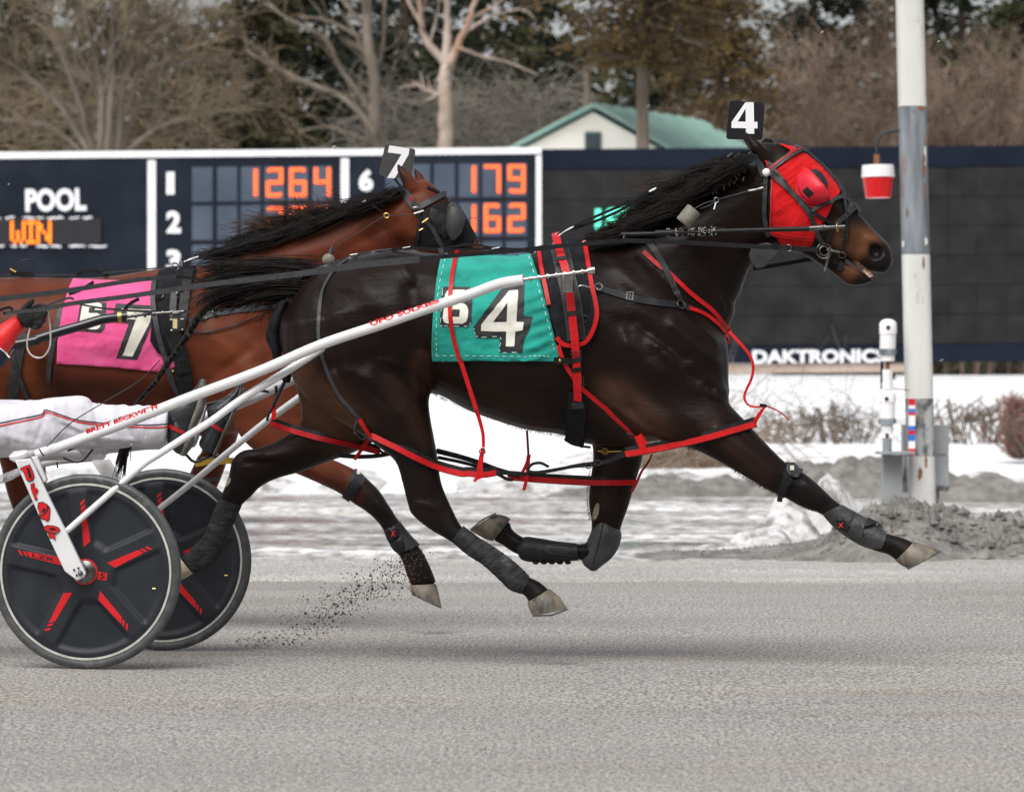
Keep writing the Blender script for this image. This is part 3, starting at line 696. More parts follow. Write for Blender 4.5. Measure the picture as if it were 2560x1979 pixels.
tangle('brush_thicket', 'tan brush behind the left end of the tote board', -60, 470, 170, 310, 95.5, 620, 'twig_tan', 12)
def conifer(name, label, dx, dtop, Y, Rm, m, seed, n=5200, bark='bark_brown', cb=None, group=None, droop=.25, leaf=(.16, .42), cone=True):
    """spruce or pine: trunk, boughs in whorls, needle sprays along each bough. cb = height of the lowest bough."""
    rg = random.Random(seed); base = V3((P(Dw(dx, 0), Y).x, Y, .8)); top = P(Dw(dx, dtop), Y).z; hgt = top - base.z
    t = thing(name, label, 'tree', base, group)
    lean = rg.uniform(-.25, .25)
    MB().tube([base + V3((lean * k / 5, 0, hgt * k / 5)) for k in range(6)], [.22 - .035 * k for k in range(6)], 7).build('trunk', bark, t)
    cb = base.z + .6 if cb is None else cb
    wood = MB(); sp = MB(); nb = int(n / 44)
    for i in range(nb):
        u = rg.random() ** .85; z = cb + (top - cb) * u
        R = (Rm * (1 - u) ** .8 if cone else Rm * math.sqrt(max(.05, 1 - (2 * u - .9) ** 2))) * rg.uniform(.65, 1.15) + .15
        a = rg.uniform(0, 6.28); o = base + V3((lean * (z - base.z) / hgt, 0, z - base.z)); d = V3((math.cos(a), math.sin(a), 0))
        tip = o + d * R + V3((0, 0, -droop * R + rg.uniform(-.1, .3)))
        mid = (o + tip) / 2 + V3((0, 0, .12 * R)); wood.tube([o, mid, tip], [.035, .022, .008], 4, cap=False)
        for k in range(44):
            q = rg.random() ** .7; p = o * (1 - q) ** 2 + mid * 2 * q * (1 - q) + tip * q * q
            p = p + V3((rg.gauss(0, .16), rg.gauss(0, .16), rg.gauss(-.04, .10))) * (.6 + R * .25)
            L = rg.uniform(*leaf); W = L * rg.uniform(.18, .4)
            dr = (d * rg.uniform(.3, 1.2) + V3((rg.gauss(0, .6), rg.gauss(0, .6), rg.gauss(-.25, .35)))).normalized()
            s_ = dr.cross(V3((rg.gauss(0, 1), rg.gauss(0, 1), rg.gauss(0, 1)))).normalized() * W
            sp.add([p - s_ * .3, p + dr * L * .5 - s_, p + dr * L, p + dr * L * .5 + s_], [(0, 1, 2, 3)])
    wood.build('boughs', bark, t, ang=180); stuff(sp.build('crown', m, t, smooth=False))
    return t
conL = [(40, -500, 108, 3.2, 'needle_green', 'dark green conifer at the left edge behind the many-stemmed tree'),
        (300, -650, 112, 3.6, 'needle_green', 'dark conifer behind the middle of the many-stemmed tree'),
        (500, -560, 104, 3.0, 'needle_olive', 'olive conifer just right of the many-stemmed tree'),
        (610, -480, 106, 3.2, 'needle_dark', 'near-black conifer behind the long left limbs of the grey tree'),
        (735, -620, 110, 3.4, 'needle_dark', 'near-black conifer behind the trunk of the grey tree'),
        (870, -520, 105, 3.0, 'needle_dark', 'dark conifer between the grey tree and the peeling tree'),
        (1010, -600, 108, 3.2, 'needle_green', 'green conifer right behind the peeling tree'),
        (1130, -420, 112, 3.2, 'needle_dark', 'dark conifer left of the brown pine'),
        (1735, -480, 118, 3.0, 'needle_dark', 'dark conifer right of the gap of sky'),
        (2060, -560, 120, 3.4, 'needle_dark', 'dark conifer behind the light pole'),
        (2210, -500, 112, 3.0, 'needle_green', 'green conifer at the right edge'),
        (1430, -520, 124, 3.0, 'needle_dark', 'dark conifer behind the brown pine, left of the gap of sky'),
        (1880, -560, 124, 3.4, 'needle_olive', 'olive conifer left of the light pole'),
        (-210, -560, 106, 3.2, 'needle_green', 'green conifer beyond the left edge of the picture'),
        (-480, -520, 110, 3.4, 'needle_dark', 'dark conifer farther left of the tote board'),
        (2420, -540, 110, 3.2, 'needle_olive', 'olive conifer beyond the right edge of the picture'),
        (2690, -520, 112, 3.4, 'needle_dark', 'dark conifer farther right of the video screen')]
for i, (dx, dt, Y, Rm, m, lb) in enumerate(conL): conifer('conifer_tree', lb, dx, dt, Y, Rm, m, 40 + i, n=9000, leaf=(.12, .34), group='conifers behind the board')
conifer('pine_tree', 'brown-needled pine with bare lower trunk beside the cream building', 1375, -330, 85, 2.3, 'needle_brown', 71, n=15000, bark='bark_grey', cb=P(Dw(0, 140), 85).z, droop=.05, cone=False, leaf=(.07, .2))
conifer('pine_tree', 'olive brown pine leaning over the right end of the green roof', 1545, -260, 94, 1.7, 'needle_brown', 72, n=9000, cb=P(Dw(0, 250), 94).z, droop=.15, leaf=(.07, .22))
# dead stub left of the roof ridge
st = MB(); st.tube(D3(93, (1253, 330), (1253, 230), (1251, 140)), [.09, .085, .07], 7); st.tube(D3(93, (1251, 160), (1270, 140), (1300, 150), (1320, 175)), [.05, .045, .03, .012], 5)
tag(st.build('tree_stub', 'bark_grey'), 'thin dead trunk standing just left of the green roof ridge', 'dead trunk')
# russet leafless thickets on the right
def shrub(name, label, dx, dtop, Y, spread, tw, seed, n=26, z0=.9, cat='tree', lvl=2, tr=.07, group=None):
    t = Tree(seed); bx = P(Dw(dx, 0), Y).x; top = P(Dw(dx, dtop), Y).z
    for i in range(n):
        a = t.rg.uniform(-1, 1); h = (top - z0) * t.rg.uniform(.55, 1.0) * (1 - .25 * abs(a)); yy = Y + t.rg.uniform(-.8, .8)
        b = V3((bx + a * spread * .35, yy, z0)); e = V3((bx + a * spread, yy + t.rg.uniform(-.5, .5), z0 + h)); md = (b + e) / 2 + V3((t.rg.gauss(0, .15), 0, .1))
        t.limb([b, md, e], tr * t.rg.uniform(.5, 1), .012, n=5, twig=3.2, L=(top - z0) * .22, lvl=lvl, side=(.15, 1))
    return t.finish(name, label, 'bark_brown', tw, V3((bx, Y, z0)), cat, group)
for i, (dx, dt, Y, sp, lb) in enumerate([(1600, 110, 98, 1.5, 'russet leafless thicket right of the green roof, below the gap of sky'), (1740, 20, 99, 1.9, 'russet leafless thicket above the red hood of the dark horse'), (1870, -30, 97, 1.9, 'russet leafless thicket just left of the light pole'), (2050, -20, 98, 1.8, 'russet leafless thicket just right of the light pole'), (2170, 10, 99, 1.7, 'russet leafless thicket at the right edge of the picture')]):
    shrub('leafless_thicket', lb, dx, dt, Y, sp, 'twig_red', 90 + i, n=10, group='leafless thickets')
tangle('brush_thicket', 'low russet brush along the top of the video screen', 1530, 2230, 150, 310, 101, 700, 'twig_red', 13, r=(.014, .032))
tangle('brush_thicket', 'grey brush left of the cream building', 1000, 1260, 180, 310, 99, 300, 'twig_grey', 14)
# far wood closing the view
mb = MB(); rg = random.Random(77)
for i in range(36000):
    x = rg.uniform(-46, 46); Y = rg.uniform(128, 140); z = rg.uniform(.3, 12.5)
    dxp = x / Y * 8895 + 1092
    if 1500 < dxp < 1670 and z > 8.8: continue
    L = rg.uniform(.22, .6); a = rg.uniform(0, 6.28); d = V3((math.cos(a), 0, math.sin(a) * .8)); s_ = V3((-math.sin(a), rg.uniform(-.5, .5), math.cos(a))) * L * .35
    p = V3((x, Y, z)); mb.add([p - s_ * .3, p + d * L * .5 - s_, p + d * L, p + d * L * .5 + s_], [(0, 1, 2, 3)])
stuff(tag(mb.build('far_wood', 'needle_olive', smooth=False), 'dark wood filling the gaps behind the trees', 'wood'))
# ------------------------------------------------------------------ hedges in the snow
def snow_at(x, y): return snow_h(x, y)
def hedge(dx, dtop, Y, spread, tw, seed, lb, n=12, name='bare_bush'):
    bx = P(Dw(dx, 0), Y).x
    return shrub(name, lb, dx, dtop, Y, spread, tw, seed, n=n, z0=snow_at(bx, Y) - .03, cat='bush', lvl=1, tr=.014, group='leafless bushes in the snow')
for i, (dx, dt, sp, lb, n) in enumerate([(1655, 868, .30, 'sparse snow-dusted bush nearest the dark horse', 10), (1715, 858, .32, 'snow-dusted leafless bush, second from the dark horse', 14), (1775, 848, .34, 'snow-dusted leafless bush midway between horse and pole', 16), (1830, 862, .32, 'snow-dusted leafless bush just left of the white sensors', 12), (2050, 838, .36, 'leafless bush just right of the light pole', 20), (2110, 832, .36, 'leafless bush between the light pole and the rusty bush', 22), (2165, 842, .34, 'leafless bush at the right edge above the rusty bush', 16)]):
    hedge(dx, dt, 58, sp, 'twig_tan', 120 + i, lb, n)
mat('twig_rust', (.20, .09, .07), (.32, .17, .14), 2, rough=.9)
rb_ = shrub('rusty_bush', 'dense rusty red bush at the right edge in the snow', 2180, 855, 48, .22, 'twig_rust', 140, n=60, z0=.26, cat='bush', lvl=1, tr=.012)
rg = random.Random(8); mb = MB()
for _ in range(900):
    a_ = rg.gauss(0, .1); c_ = P(Dw(2180 + 34 * math.tanh(rg.gauss(0, .9)), 0), 48).x; z_ = rg.uniform(.3, .93); d_ = V3((rg.gauss(0, .7), rg.gauss(0, .5), rg.uniform(.2, 1))).normalized() * rg.uniform(.08, .2); q_ = V3((c_ * 1.0, 48 + rg.uniform(-.2, .2), z_))
    mb.tube([q_, q_ + d_ * .6 + V3((rg.gauss(0, .01), 0, 0)), q_ + d_], [.006, .005, .002], 3, cap=False)
stuff(mb.build('twigs', 'twig_rust', rb_, ang=180))
mat('dead_grass', (.20, .145, .10), (.30, .235, .18), 3, rough=.9)
tangle('dead_grass', 'brown dead grass showing through the snow behind the dark horse', 1380, 1545, 962, 985, 46, 500, 'dead_grass', 15, r=(.006, .012), cat='grass')
tangle('dead_twigs', 'thin twigs poking from the snow below the video screen', 1600, 1880, 880, 915, 59, 160, 'twig_grey', 16, r=(.004, .008), cat='twigs')
# ------------------------------------------------------------------ horses: one continuous skin each
def loft_rings(nodes, yf, sub=6, n=20, cap=0.02, sq=1.0):
    """nodes: (edge a px, edge b px, half width m[, depth offset m]) -> rings of an elliptical loft, closed at both ends."""
    raw = [(a[0], a[1], b[0], b[1], w, (r[0] if r else 0.0)) for a, b, w, *r in nodes]
    s = cr(raw, sub); rings = []
    def ring(ax, ay, bx, by, w, yo, sc_=1.0, sh=V3((0, 0, 0))):
        Y = yf((ax + bx) / 2) + yo
        A = P((ax, ay), Y); B = P((bx, by), Y); c = (A + B) / 2 + sh; h = (A - B) / 2 * sc_
        out = []
        for k in range(n):
            t = 2 * math.pi * k / n; cc, ss = math.cos(t), math.sin(t)
            cc = math.copysign(abs(cc) ** sq, cc); ss = math.copysign(abs(ss) ** sq, ss)
            out.append(c + h * cc + V3((0, w * sc_, 0)) * ss)
        return out
    cs = [(P((p[0], p[1]), yf(p[0])) + P((p[2], p[3]), yf(p[2]))) / 2 for p in s]
    d0 = (cs[0] - cs[1]).normalized(); d1 = (cs[-1] - cs[-2]).normalized()
    rings.append(ring(*s[0], 0.35, d0 * cap)); rings.append(ring(*s[0], 0.75, d0 * cap * 0.7))
    for p in s: rings.append(ring(*p))
    rings.append(ring(*s[-1], 0.75, d1 * cap * 0.7)); rings.append(ring(*s[-1], 0.35, d1 * cap))
    return rings
def loft_mb(nodes, yf, mb=None, **kw):
    mb = mb or MB(); r = loft_rings(nodes, yf, **kw); n = len(r[0]); vs = [v for q in r for v in q]
    fs = [(i * n + k, i * n + (k + 1) % n, (i + 1) * n + (k + 1) % n, (i + 1) * n + k) for i in range(len(r) - 1) for k in range(n)]
    fs.append(tuple(range(n - 1, -1, -1))); fs.append(tuple((len(r) - 1) * n + k for k in range(n)))
    return mb.add(vs, fs)
def fuse(lofts, bumps=(), vox=0.0075, hwv=8, yf=YA, cuts=()):
    """smooth union of closed lofts (mesh, blend) as a signed distance field, plus muscle relief, back to one mesh."""
    tr = vdb.createLinearTransform(vox); pad = hwv + 2
    allv = np.concatenate([np.array(m.v, np.float32) for m, k in lofts])
    lo = np.floor(allv.min(0) / vox).astype(int) - pad; hi = np.ceil(allv.max(0) / vox).astype(int) + pad
    band = hwv * vox; S = np.full(tuple(hi - lo), band, np.float32)
    def level(m):
        v = np.array(m.v, np.float32); tri = []; 
        for f in m.f:
            for i in range(1, len(f) - 1): tri.append((f[0], f[i], f[i + 1]))
        g = vdb.FloatGrid.createLevelSetFromPolygons(v, triangles=np.array(tri, np.uint32), transform=tr, halfWidth=float(hwv))
        a = np.floor(v.min(0) / vox).astype(int) - hwv - 1; b = np.ceil(v.max(0) / vox).astype(int) + hwv + 1
        a = np.maximum(a, lo); b = np.minimum(b, hi)
        A = np.zeros(tuple(b - a), np.float32); g.copyToArray(A, ijk=tuple(int(x) for x in a))
        return A, tuple(slice(int(p), int(q)) for p, q in zip(a - lo, b - lo))
    for m, k in lofts:
        A, sl_ = level(m); B = S[sl_]; h = np.maximum(k - np.abs(A - B), 0) / k
        S[sl_] = np.minimum(A, B) - h * h * k * 0.25
    for m, k in cuts:
        A, sl_ = level(m); A = -A; B = S[sl_]; h = np.maximum(k - np.abs(A - B), 0) / k
        S[sl_] = np.maximum(A, B) + h * h * k * 0.25
    X = (np.arange(lo[0], hi[0]) * vox)[:, None]; Z = (np.arange(lo[2], hi[2]) * vox)[None, :]
    fld = np.zeros((S.shape[0], S.shape[2]), np.float32)
    for a, b, rad, amp in bumps:
        Y = yf((a[0] + b[0]) / 2) - 0.12; p = P(a, Y); q = P(b, Y); rad = rad / FPX * Y
        dx, dz = q.x - p.x, q.z - p.z; L = dx * dx + dz * dz + 1e-9
        t = np.clip(((X - p.x) * dx + (Z - p.z) * dz) / L, 0, 1)
        d2 = (X - p.x - t * dx) ** 2 + (Z - p.z - t * dz) ** 2
        fld += 1.1 * amp * np.exp(-d2 / (rad * 1.0) ** 2)
    S -= fld[:, None, :]
    g = vdb.FloatGrid(); g.background = band; g.transform = tr
    g.copyFromArray(S, ijk=tuple(int(x) for x in lo))
    v, t, q = g.convertToPolygons(isovalue=0.0, adaptivity=0.0)
    me = bpy.data.meshes.new('body')
    # keep the largest island only
    me.from_pydata(v.tolist(), [], [tuple(reversed(x)) for x in q.tolist()] + [tuple(reversed(x)) for x in t.tolist()])
    me.update()
    bm = bmesh.new(); bm.from_mesh(me); bmesh.ops.remove_doubles(bm, verts=bm.verts, dist=1e-5)
    for _ in range(2): bmesh.ops.smooth_vert(bm, verts=bm.verts, factor=0.5, use_axis_x=True, use_axis_y=True, use_axis_z=True)
    bmesh.ops.recalc_face_normals(bm, faces=bm.faces); bm.to_mesh(me); bm.free()
    me.polygons.foreach_set('use_smooth', [True] * len(me.polygons))
    return me
def paint(me, base, spots, yf):
    """coat colours set spot by spot: spots are (px a, px b, radius px, colour, strength)."""
    n = len(me.vertices); co = np.empty(n * 3, np.float32); me.vertices.foreach_get('co', co); co = co.reshape(-1, 3)
    sx = co[:, 0] / co[:, 1] * FPX + 1280; sy = 989.5 - (co[:, 2] - CAMZ) / co[:, 1] * FPX
    c = np.tile(np.array(base, np.float32), (n, 1))
    for a, b, rad, col, st, *yr in spots:
        dx, dy = b[0] - a[0], b[1] - a[1]; L = dx * dx + dy * dy + 1e-6
        t = np.clip(((sx - a[0]) * dx + (sy - a[1]) * dy) / L, 0, 1)
        d2 = (sx - a[0] - t * dx) ** 2 + (sy - a[1] - t * dy) ** 2
        w = np.clip(st * np.exp(-(d2 / rad ** 2) ** 1.3), 0, 1)
        if yr:
            yc = np.array([yf(x) for x in sx]); w = w * ((co[:, 1] - yc) * yr[0] > 0.0)
        w = w[:, None]; c = c * (1 - w) + np.array(col, np.float32) * w
    at = me.color_attributes.new('Col', 'FLOAT_COLOR', 'POINT')
    at.data.foreach_set('color', np.concatenate([c, np.ones((n, 1), np.float32)], 1).ravel())
NEAR, FAR = -0.17, 0.17
# ---- the dark horse, number 4
A_torso = [(Rw(165, 620), Rw(150, 900), .13), (Rw(330, 400), Rw(290, 1090), .22), (Rw(600, 268), Rw(600, 1180), .27), (Rw(900, 203), Rw(950, 1160), .285),
           (Rw(1150, 226), Rw(1200, 1185), .285), (Rw(1450, 250), Rw(1450, 1310), .30), (Rw(1800, 243), Rw(1800, 1425), .315),
           ((1400, 608), (1400, 1086), .31), ((1471, 606), (1471, 1110), .29), ((1565, 640), (1560, 1112), .27),
           (Cw(850, 330), Cw(850, 1500), .25), (Cw(1050, 560), Cw(1050, 1440), .23), (Cw(1190, 715), Cw(1180, 1340), .19), (Cw(1262, 790), Cw(1262, 1240), .13)]
A_neck = [(Dw(1290, 530), Dw(1470, 790), .21), (Dw(1370, 487), Dw(1552, 700), .14), (Dw(1450, 436), Dw(1578, 625), .105), (Dw(1520, 388), Dw(1606, 560), .09), (Dw(1590, 345), Dw(1650, 520), .085)]
A_head = [(H(560, 290), H(480, 720), .085), (H(700, 300), H(540, 850), .10), (H(830, 350), H(590, 960), .112), (H(960, 437), H(690, 1015), .11), (H(1070, 565), H(810, 1040), .098),
          (H(1150, 675), H(930, 1060), .082), (H(1235, 785), H(1030, 1070), .068), (H(1310, 870), H(1110, 1085), .06), (H(1385, 945), H(1200, 1115), .06), (H(1436, 1005), H(1290, 1170), .057), (H(1448, 1060), H(1375, 1185), .045)]
A_jaw = [(H(880, 960), H(850, 1060), .055), (H(1010, 1030), H(980, 1140), .05), (H(1120, 1085), H(1070, 1205), .045), (H(1190, 1115), H(1140, 1260), .046), (H(1270, 1180), H(1230, 1268), .042), (H(1310, 1205), H(1285, 1250), .03)]
A_rf = [(Cw(1100, 820), Cw(480, 1150), .10, -.14), (Cw(1240, 1130), Cw(600, 1400), .105, -.15), (F(330, 150), F(-60, 440), .10, -.16), (F(445, 275), F(90, 470), .088, -.165), (F(560, 400), F(290, 570), .075, -.17), (F(720, 560), F(590, 745), .056, NEAR), (F(830, 622), F(720, 805), .05, NEAR),
        (F(920, 690), F(800, 850), .048, NEAR), (F(1000, 765), F(880, 885), .043, NEAR), (F(1060, 820), F(965, 915), .034, NEAR), (F(1180, 905), F(1065, 1010), .031, NEAR), (F(1330, 1000), F(1230, 1120), .032, NEAR), (F(1420, 1045), F(1330, 1165), .035, NEAR), (F(1510, 1070), F(1420, 1190), .033, NEAR), (F(1595, 1105), F(1480, 1235), .038, NEAR)]
A_lf = [(Cw(800, 1150), Cw(330, 1300), .09, .14), (Mw(1540, 250), Mw(1170, 230), .085, .15), (Mw(1520, 400), Mw(1180, 400), .075, .16), (Mw(1475, 550), Mw(1158, 560), .066, FAR), (Mw(1425, 720), Mw(1150, 710), .058, FAR), (Mw(1378, 850), Mw(1170, 840), .05, FAR), (Mw(1355, 960), Mw(1155, 950), .05, FAR), (Mw(1320, 1060), Mw(1110, 1010), .046, FAR), (Mw(1230, 1130), Mw(1090, 1000), .04, FAR)]
A_lf2 = [(Mw(1200, 985), Mw(1200, 1120), .04, FAR), (Mw(1080, 985), Mw(1090, 1085), .034, FAR), (Mw(900, 975), Mw(900, 1085), .03, FAR), (Mw(760, 955), Mw(740, 1075), .032, FAR), (Mw(680, 920), Mw(640, 1040), .036, FAR), (Mw(630, 880), Mw(565, 990), .034, FAR), (Mw(615, 830), Mw(505, 960), .037, FAR)]
A_rh = [(Rw(1000, 560), Rw(180, 720), .15, -.12), (Rw(1080, 900), Rw(170, 930), .15, -.135), (Rw(1130, 1090), Rw(250, 1130), .14, -.15), (Rw(1148, 1230), Rw(400, 1290), .125, -.16), (Rw(1168, 1370), Rw(640, 1430), .105, NEAR), (Rw(1200, 1540), Rw(850, 1580), .085, NEAR),
        (G(1900, 420), G(1612, 430), .07, NEAR), (G(1916, 540), G(1655, 570), .058, NEAR), (G(1950, 640), G(1688, 700), .05, NEAR), (G(2000, 750), G(1720, 780), .047, NEAR), (G(2040, 830), G(1840, 880), .042, NEAR), (G(2070, 870), G(1960, 950), .037, NEAR), (Mw(400, 945), Mw(320, 1040), .033, NEAR), (Mw(520, 1010), Mw(440, 1110), .032, NEAR), (Mw(640, 1115), Mw(550, 1215), .033, NEAR), (Mw(740, 1200), Mw(640, 1290), .037, NEAR), (Mw(810, 1235), Mw(715, 1335), .034, NEAR), (Mw(880, 1290), Mw(745, 1385), .039, NEAR)]
A_lh = [(Rw(900, 700), Rw(200, 800), .14, .12), (Rw(950, 1150), Rw(230, 1080), .13, .14), (Rw(900, 1400), Rw(270, 1250), .11, .15), (G(1380, 330), G(950, 180), .095, .16), (G(1150, 420), G(800, 275), .08, FAR), (G(960, 490), G(670, 325), .066, FAR), (G(800, 535), G(560, 345), .055, FAR), (G(690, 590), G(492, 410), .05, FAR), (G(620, 660), G(468, 520), .047, FAR), (G(560, 715), G(420, 640), .041, FAR), (G(530, 770), G(385, 710), .035, FAR), (G(480, 880), G(340, 830), .032, FAR), (G(430, 990), G(300, 930), .033, FAR), (G(370, 1090), G(235, 995), .038, FAR), (G(270, 1155), G(170, 1055), .034, FAR), (G(215, 1185), G(135, 1075), .036, FAR)]
A_ear = [(H(443, 205), H(447, 215), .004, -.06), (H(478, 240), H(455, 270), .014, -.062), (H(530, 275), H(470, 320), .024, -.066), (H(585, 330), H(492, 365), .028, -.066), (H(640, 400), H(540, 430), .026, -.06)]
A_ear2 = [(H(580, 255), H(570, 262), .004, .06), (H(640, 275), H(540, 320), .024, .062), (H(660, 380), H(560, 420), .026, .058)]
A_dock = [(Rw(420, 330), Rw(330, 480), .05), (Rw(300, 330), Rw(270, 430), .04), (Rw(180, 300), Rw(170, 370), .028)]
A_bumps = [
    (Cw(640, 740), Cw(800, 860), 9, .004), (Cw(800, 860), Cw(960, 1000), 9, .005), (Cw(700, 760), Cw(1000, 960), 8, -.005), (Cw(960, 640), Cw(1200, 830), 6, .005), (Cw(560, 760), Cw(600, 960), 8, .006), (Cw(1010, 1060), Cw(1120, 1180), 6, -.006), (Cw(1130, 1170), Cw(1230, 1230), 7, .007), (Cw(800, 330), Cw(1000, 620), 5, -.004), (Cw(1150, 300), Cw(1290, 600), 6, -.005), (Cw(500, 1270), Cw(740, 1450), 7, .005),
    (Rw(830, 960), Rw(1050, 1010), 8, .006), (Rw(900, 1040), Rw(1100, 1200), 7, -.006), (Rw(640, 1060), Rw(860, 1250), 7, -.005), (Rw(420, 420), Rw(640, 480), 8, .004), (Rw(980, 320), Rw(1040, 420), 12, .007), (Rw(1100, 900), Rw(1150, 1080), 6, .006),
    (Cw(560, 700), Cw(700, 800), 22, -.006), (Cw(650, 690), Cw(940, 960), 16, -.010), (Cw(760, 830), Cw(960, 1010), 18, .010), (Cw(620, 860), Cw(800, 1060), 26, .012), (Cw(960, 1000), Cw(1160, 1150), 12, -.011),
    (Cw(1120, 1120), Cw(1250, 1180), 18, .012), (Cw(900, 720), Cw(1180, 960), 16, .010), (Cw(560, 1180), Cw(820, 1380), 20, .009), (Cw(350, 900), Cw(620, 1280), 14, -.008), (Cw(500, 350), Cw(800, 560), 24, .008), (Cw(1000, 500), Cw(1260, 760), 12, -.007),
    (Cw(700, 250), Cw(900, 500), 14, -.006), (Cw(1180, 350), Cw(1330, 560), 16, -.007),
    (Rw(1040, 480), Rw(1090, 850), 26, -.016), (Rw(1130, 900), Rw(1160, 1100), 18, -.010), (Rw(960, 950), Rw(1090, 1180), 24, .013), (Rw(420, 500), Rw(520, 1000), 16, -.007), (Rw(520, 1000), Rw(700, 1350), 14, -.008), (Rw(700, 420), Rw(900, 700), 34, .010), (Rw(250, 700), Rw(330, 1050), 22, .009), (Rw(880, 230), Rw(1000, 280), 14, .006),
    (Rw(760, 1050), Rw(960, 1300), 20, .010), (Rw(600, 1040), Rw(760, 1100), 16, .006),
    (F(240, 330), F(640, 640), 9, .007), (F(330, 300), F(690, 600), 6, -.006), (F(200, 440), F(560, 690), 7, -.005), (F(850, 700), F(960, 800), 10, .006),
    (G(1760, 700), G(1900, 730), 9, .007), (G(1850, 640), G(1960, 780), 6, -.006), (G(560, 430), G(760, 430), 9, -.007), (G(600, 560), G(700, 500), 10, .006), (G(700, 400), G(1000, 350), 12, .006),
    (H(640, 700), H(760, 880), 26, .006), (H(1060, 700), H(1230, 900), 7, .006), (H(1000, 800), H(1150, 960), 8, -.006), (H(1180, 960), H(1260, 1000), 10, -.004), (H(1290, 930), H(1400, 980), 9, .007), (H(1130, 1085), H(1330, 1190), 4.5, -.010), (H(880, 560), H(960, 600), 14, .006),
    (Mw(1270, 450), Mw(1260, 760), 10, .005), (Mw(1340, 450), Mw(1320, 780), 6, -.005)]
nost = MB().ball(P(H(1335, 1030), YA(2180) - .058), (.026, .03, .030))
me = fuse([(loft_mb(A_torso, YA, n=36, cap=.012, sq=.92), .05), (loft_mb(A_neck, YA, n=28), .055), (loft_mb(A_head, YA, n=28, cap=.015), .04), (loft_mb(A_jaw, YA, cap=.01), .018),
           (loft_mb(A_rh, YA), .05), (loft_mb(A_lh, YA), .05), (loft_mb(A_rf, YA), .05), (loft_mb(A_lf, YA), .05), (loft_mb(A_lf2, YA), .03),
           (loft_mb(A_ear, YA, cap=.004), .02), (loft_mb(A_ear2, YA, cap=.004), .02), (loft_mb(A_dock, YA), .04)], A_bumps, yf=YA, cuts=[(nost, .012)])
brn = (0.060, 0.026, 0.015); tan = (0.135, 0.056, 0.026); blk = (0.009, 0.0075, 0.0075)
paint(me, (0.0100, 0.0056, 0.0045), [
    (Rw(300, 1150), Rw(560, 1420), 60, (0.085, 0.04, 0.022), .9), (Rw(1090, 950), Rw(1110, 1100), 26, brn, .55), (Cw(480, 1200), Cw(760, 1440), 50, (.07, .034, .022), .75), (Rw(1200, 1100), Rw(1900, 1350), 40, (.03, .016, .012), .6),
    (H(1130, 960), H(1280, 960), 34, tan, .95), (H(1080, 880), H(1180, 980), 24, brn, .8), (H(1140, 1190), H(1180, 1150), 22, (0.11, .045, .02), .9), (H(1370, 1060), H(1400, 1170), 24, blk, .95), (H(1330, 1030), H(1340, 1040), 26, blk, 1.0), (H(1240, 1240), H(1290, 1230), 16, blk, .8),
    (H(1260, 1010), H(1200, 1080), 12, tan, .6), (F(200, 300), F(560, 640), 26, (.035, .018, .013), .7), (F(1020, 840), F(1060, 880), 10, (.05, .02, .014), .8),
    (Mw(1300, 350), Mw(1260, 700), 26, (.03, .015, .011), .6), (F(800, 700), F(1500, 1150), 45, blk, .9), (G(500, 420), G(420, 700), 40, blk, .6), (G(1700, 480), G(1960, 860), 60, (.012, .009, .009), .6), (Mw(700, 1000), Mw(1300, 1050), 40, blk, .9),
    (Rw(880, 1100), Rw(1140, 1500), 26, (.03, .015, .011), .6), (Mw(300, 950), Mw(860, 1330), 60, blk, 1.0), (G(400, 700), G(200, 1130), 60, blk, 1.0), (Mw(640, 960), Mw(540, 860), 40, blk, 1.0)], YA)
horseA = link('horse', me, 'coat_dark'); tag(horseA, 'dark bay pacing horse in red hood at full stretch, number four', 'horse')
bvA = bvh_of(horseA)
# ---- the bay horse behind, number 7
B_torso = [((-215, 760), (-205, 930), .14), ((-130, 712), (-110, 1010), .24), ((0, 694), (0, 1040), .285), ((120, 694), (120, 1030), .29), ((260, 692), (255, 1050), .30), ((400, 672), (400, 1076), .31), ((500, 672), (510, 1090), .29), ((600, 735), (600, 1080), .26), ((690, 810), (680, 1050), .22), ((745, 880), (740, 1000), .15)]
B_neck = [((470, 690), (620, 960), .21), ((580, 632), (740, 850), .145), (Bw(800, 700), Bw(1230, 1080), .11), (Bw(1200, 550), Bw(1540, 920), .092), (Bw(1560, 425), Bw(1740, 770), .085)]
B_head = [(Bw(1660, 380), Bw(1640, 660), .085), (Bw(1790, 320), Bw(1700, 760), .10), (Bw(1900, 390), Bw(1770, 830), .112), (Bw(2010, 490), Bw(1860, 880), .105), (Bw(2100, 600), Bw(1960, 910), .092), (Bw(2180, 750), Bw(2060, 960), .075), (Bw(2250, 870), Bw(2150, 1010), .062), (Bw(2310, 950), Bw(2220, 1070), .058)]
B_rf = [((770, 900), (560, 960), .10, -.15), ((775, 1010), (600, 1090), .10, -.16), (G(1020, 300), G(800, 440), .085, NEAR), (G(1150, 385), G(1010, 535), .07, NEAR), (G(1330, 472), G(1215, 630), .056, NEAR), (G(1415, 535), G(1320, 705), .05, NEAR), (G(1500, 620), G(1400, 755), .048, NEAR), (G(1560, 715), G(1480, 825), .042, NEAR), (G(1630, 820), G(1530, 900), .034, NEAR), (G(1715, 940), G(1590, 1000), .033, NEAR), (G(1785, 1020), G(1645, 1085), .038, NEAR), (G(1830, 1100), G(1675, 1170), .036, NEAR), (G(1885, 1230), G(1705, 1255), .04, NEAR)]
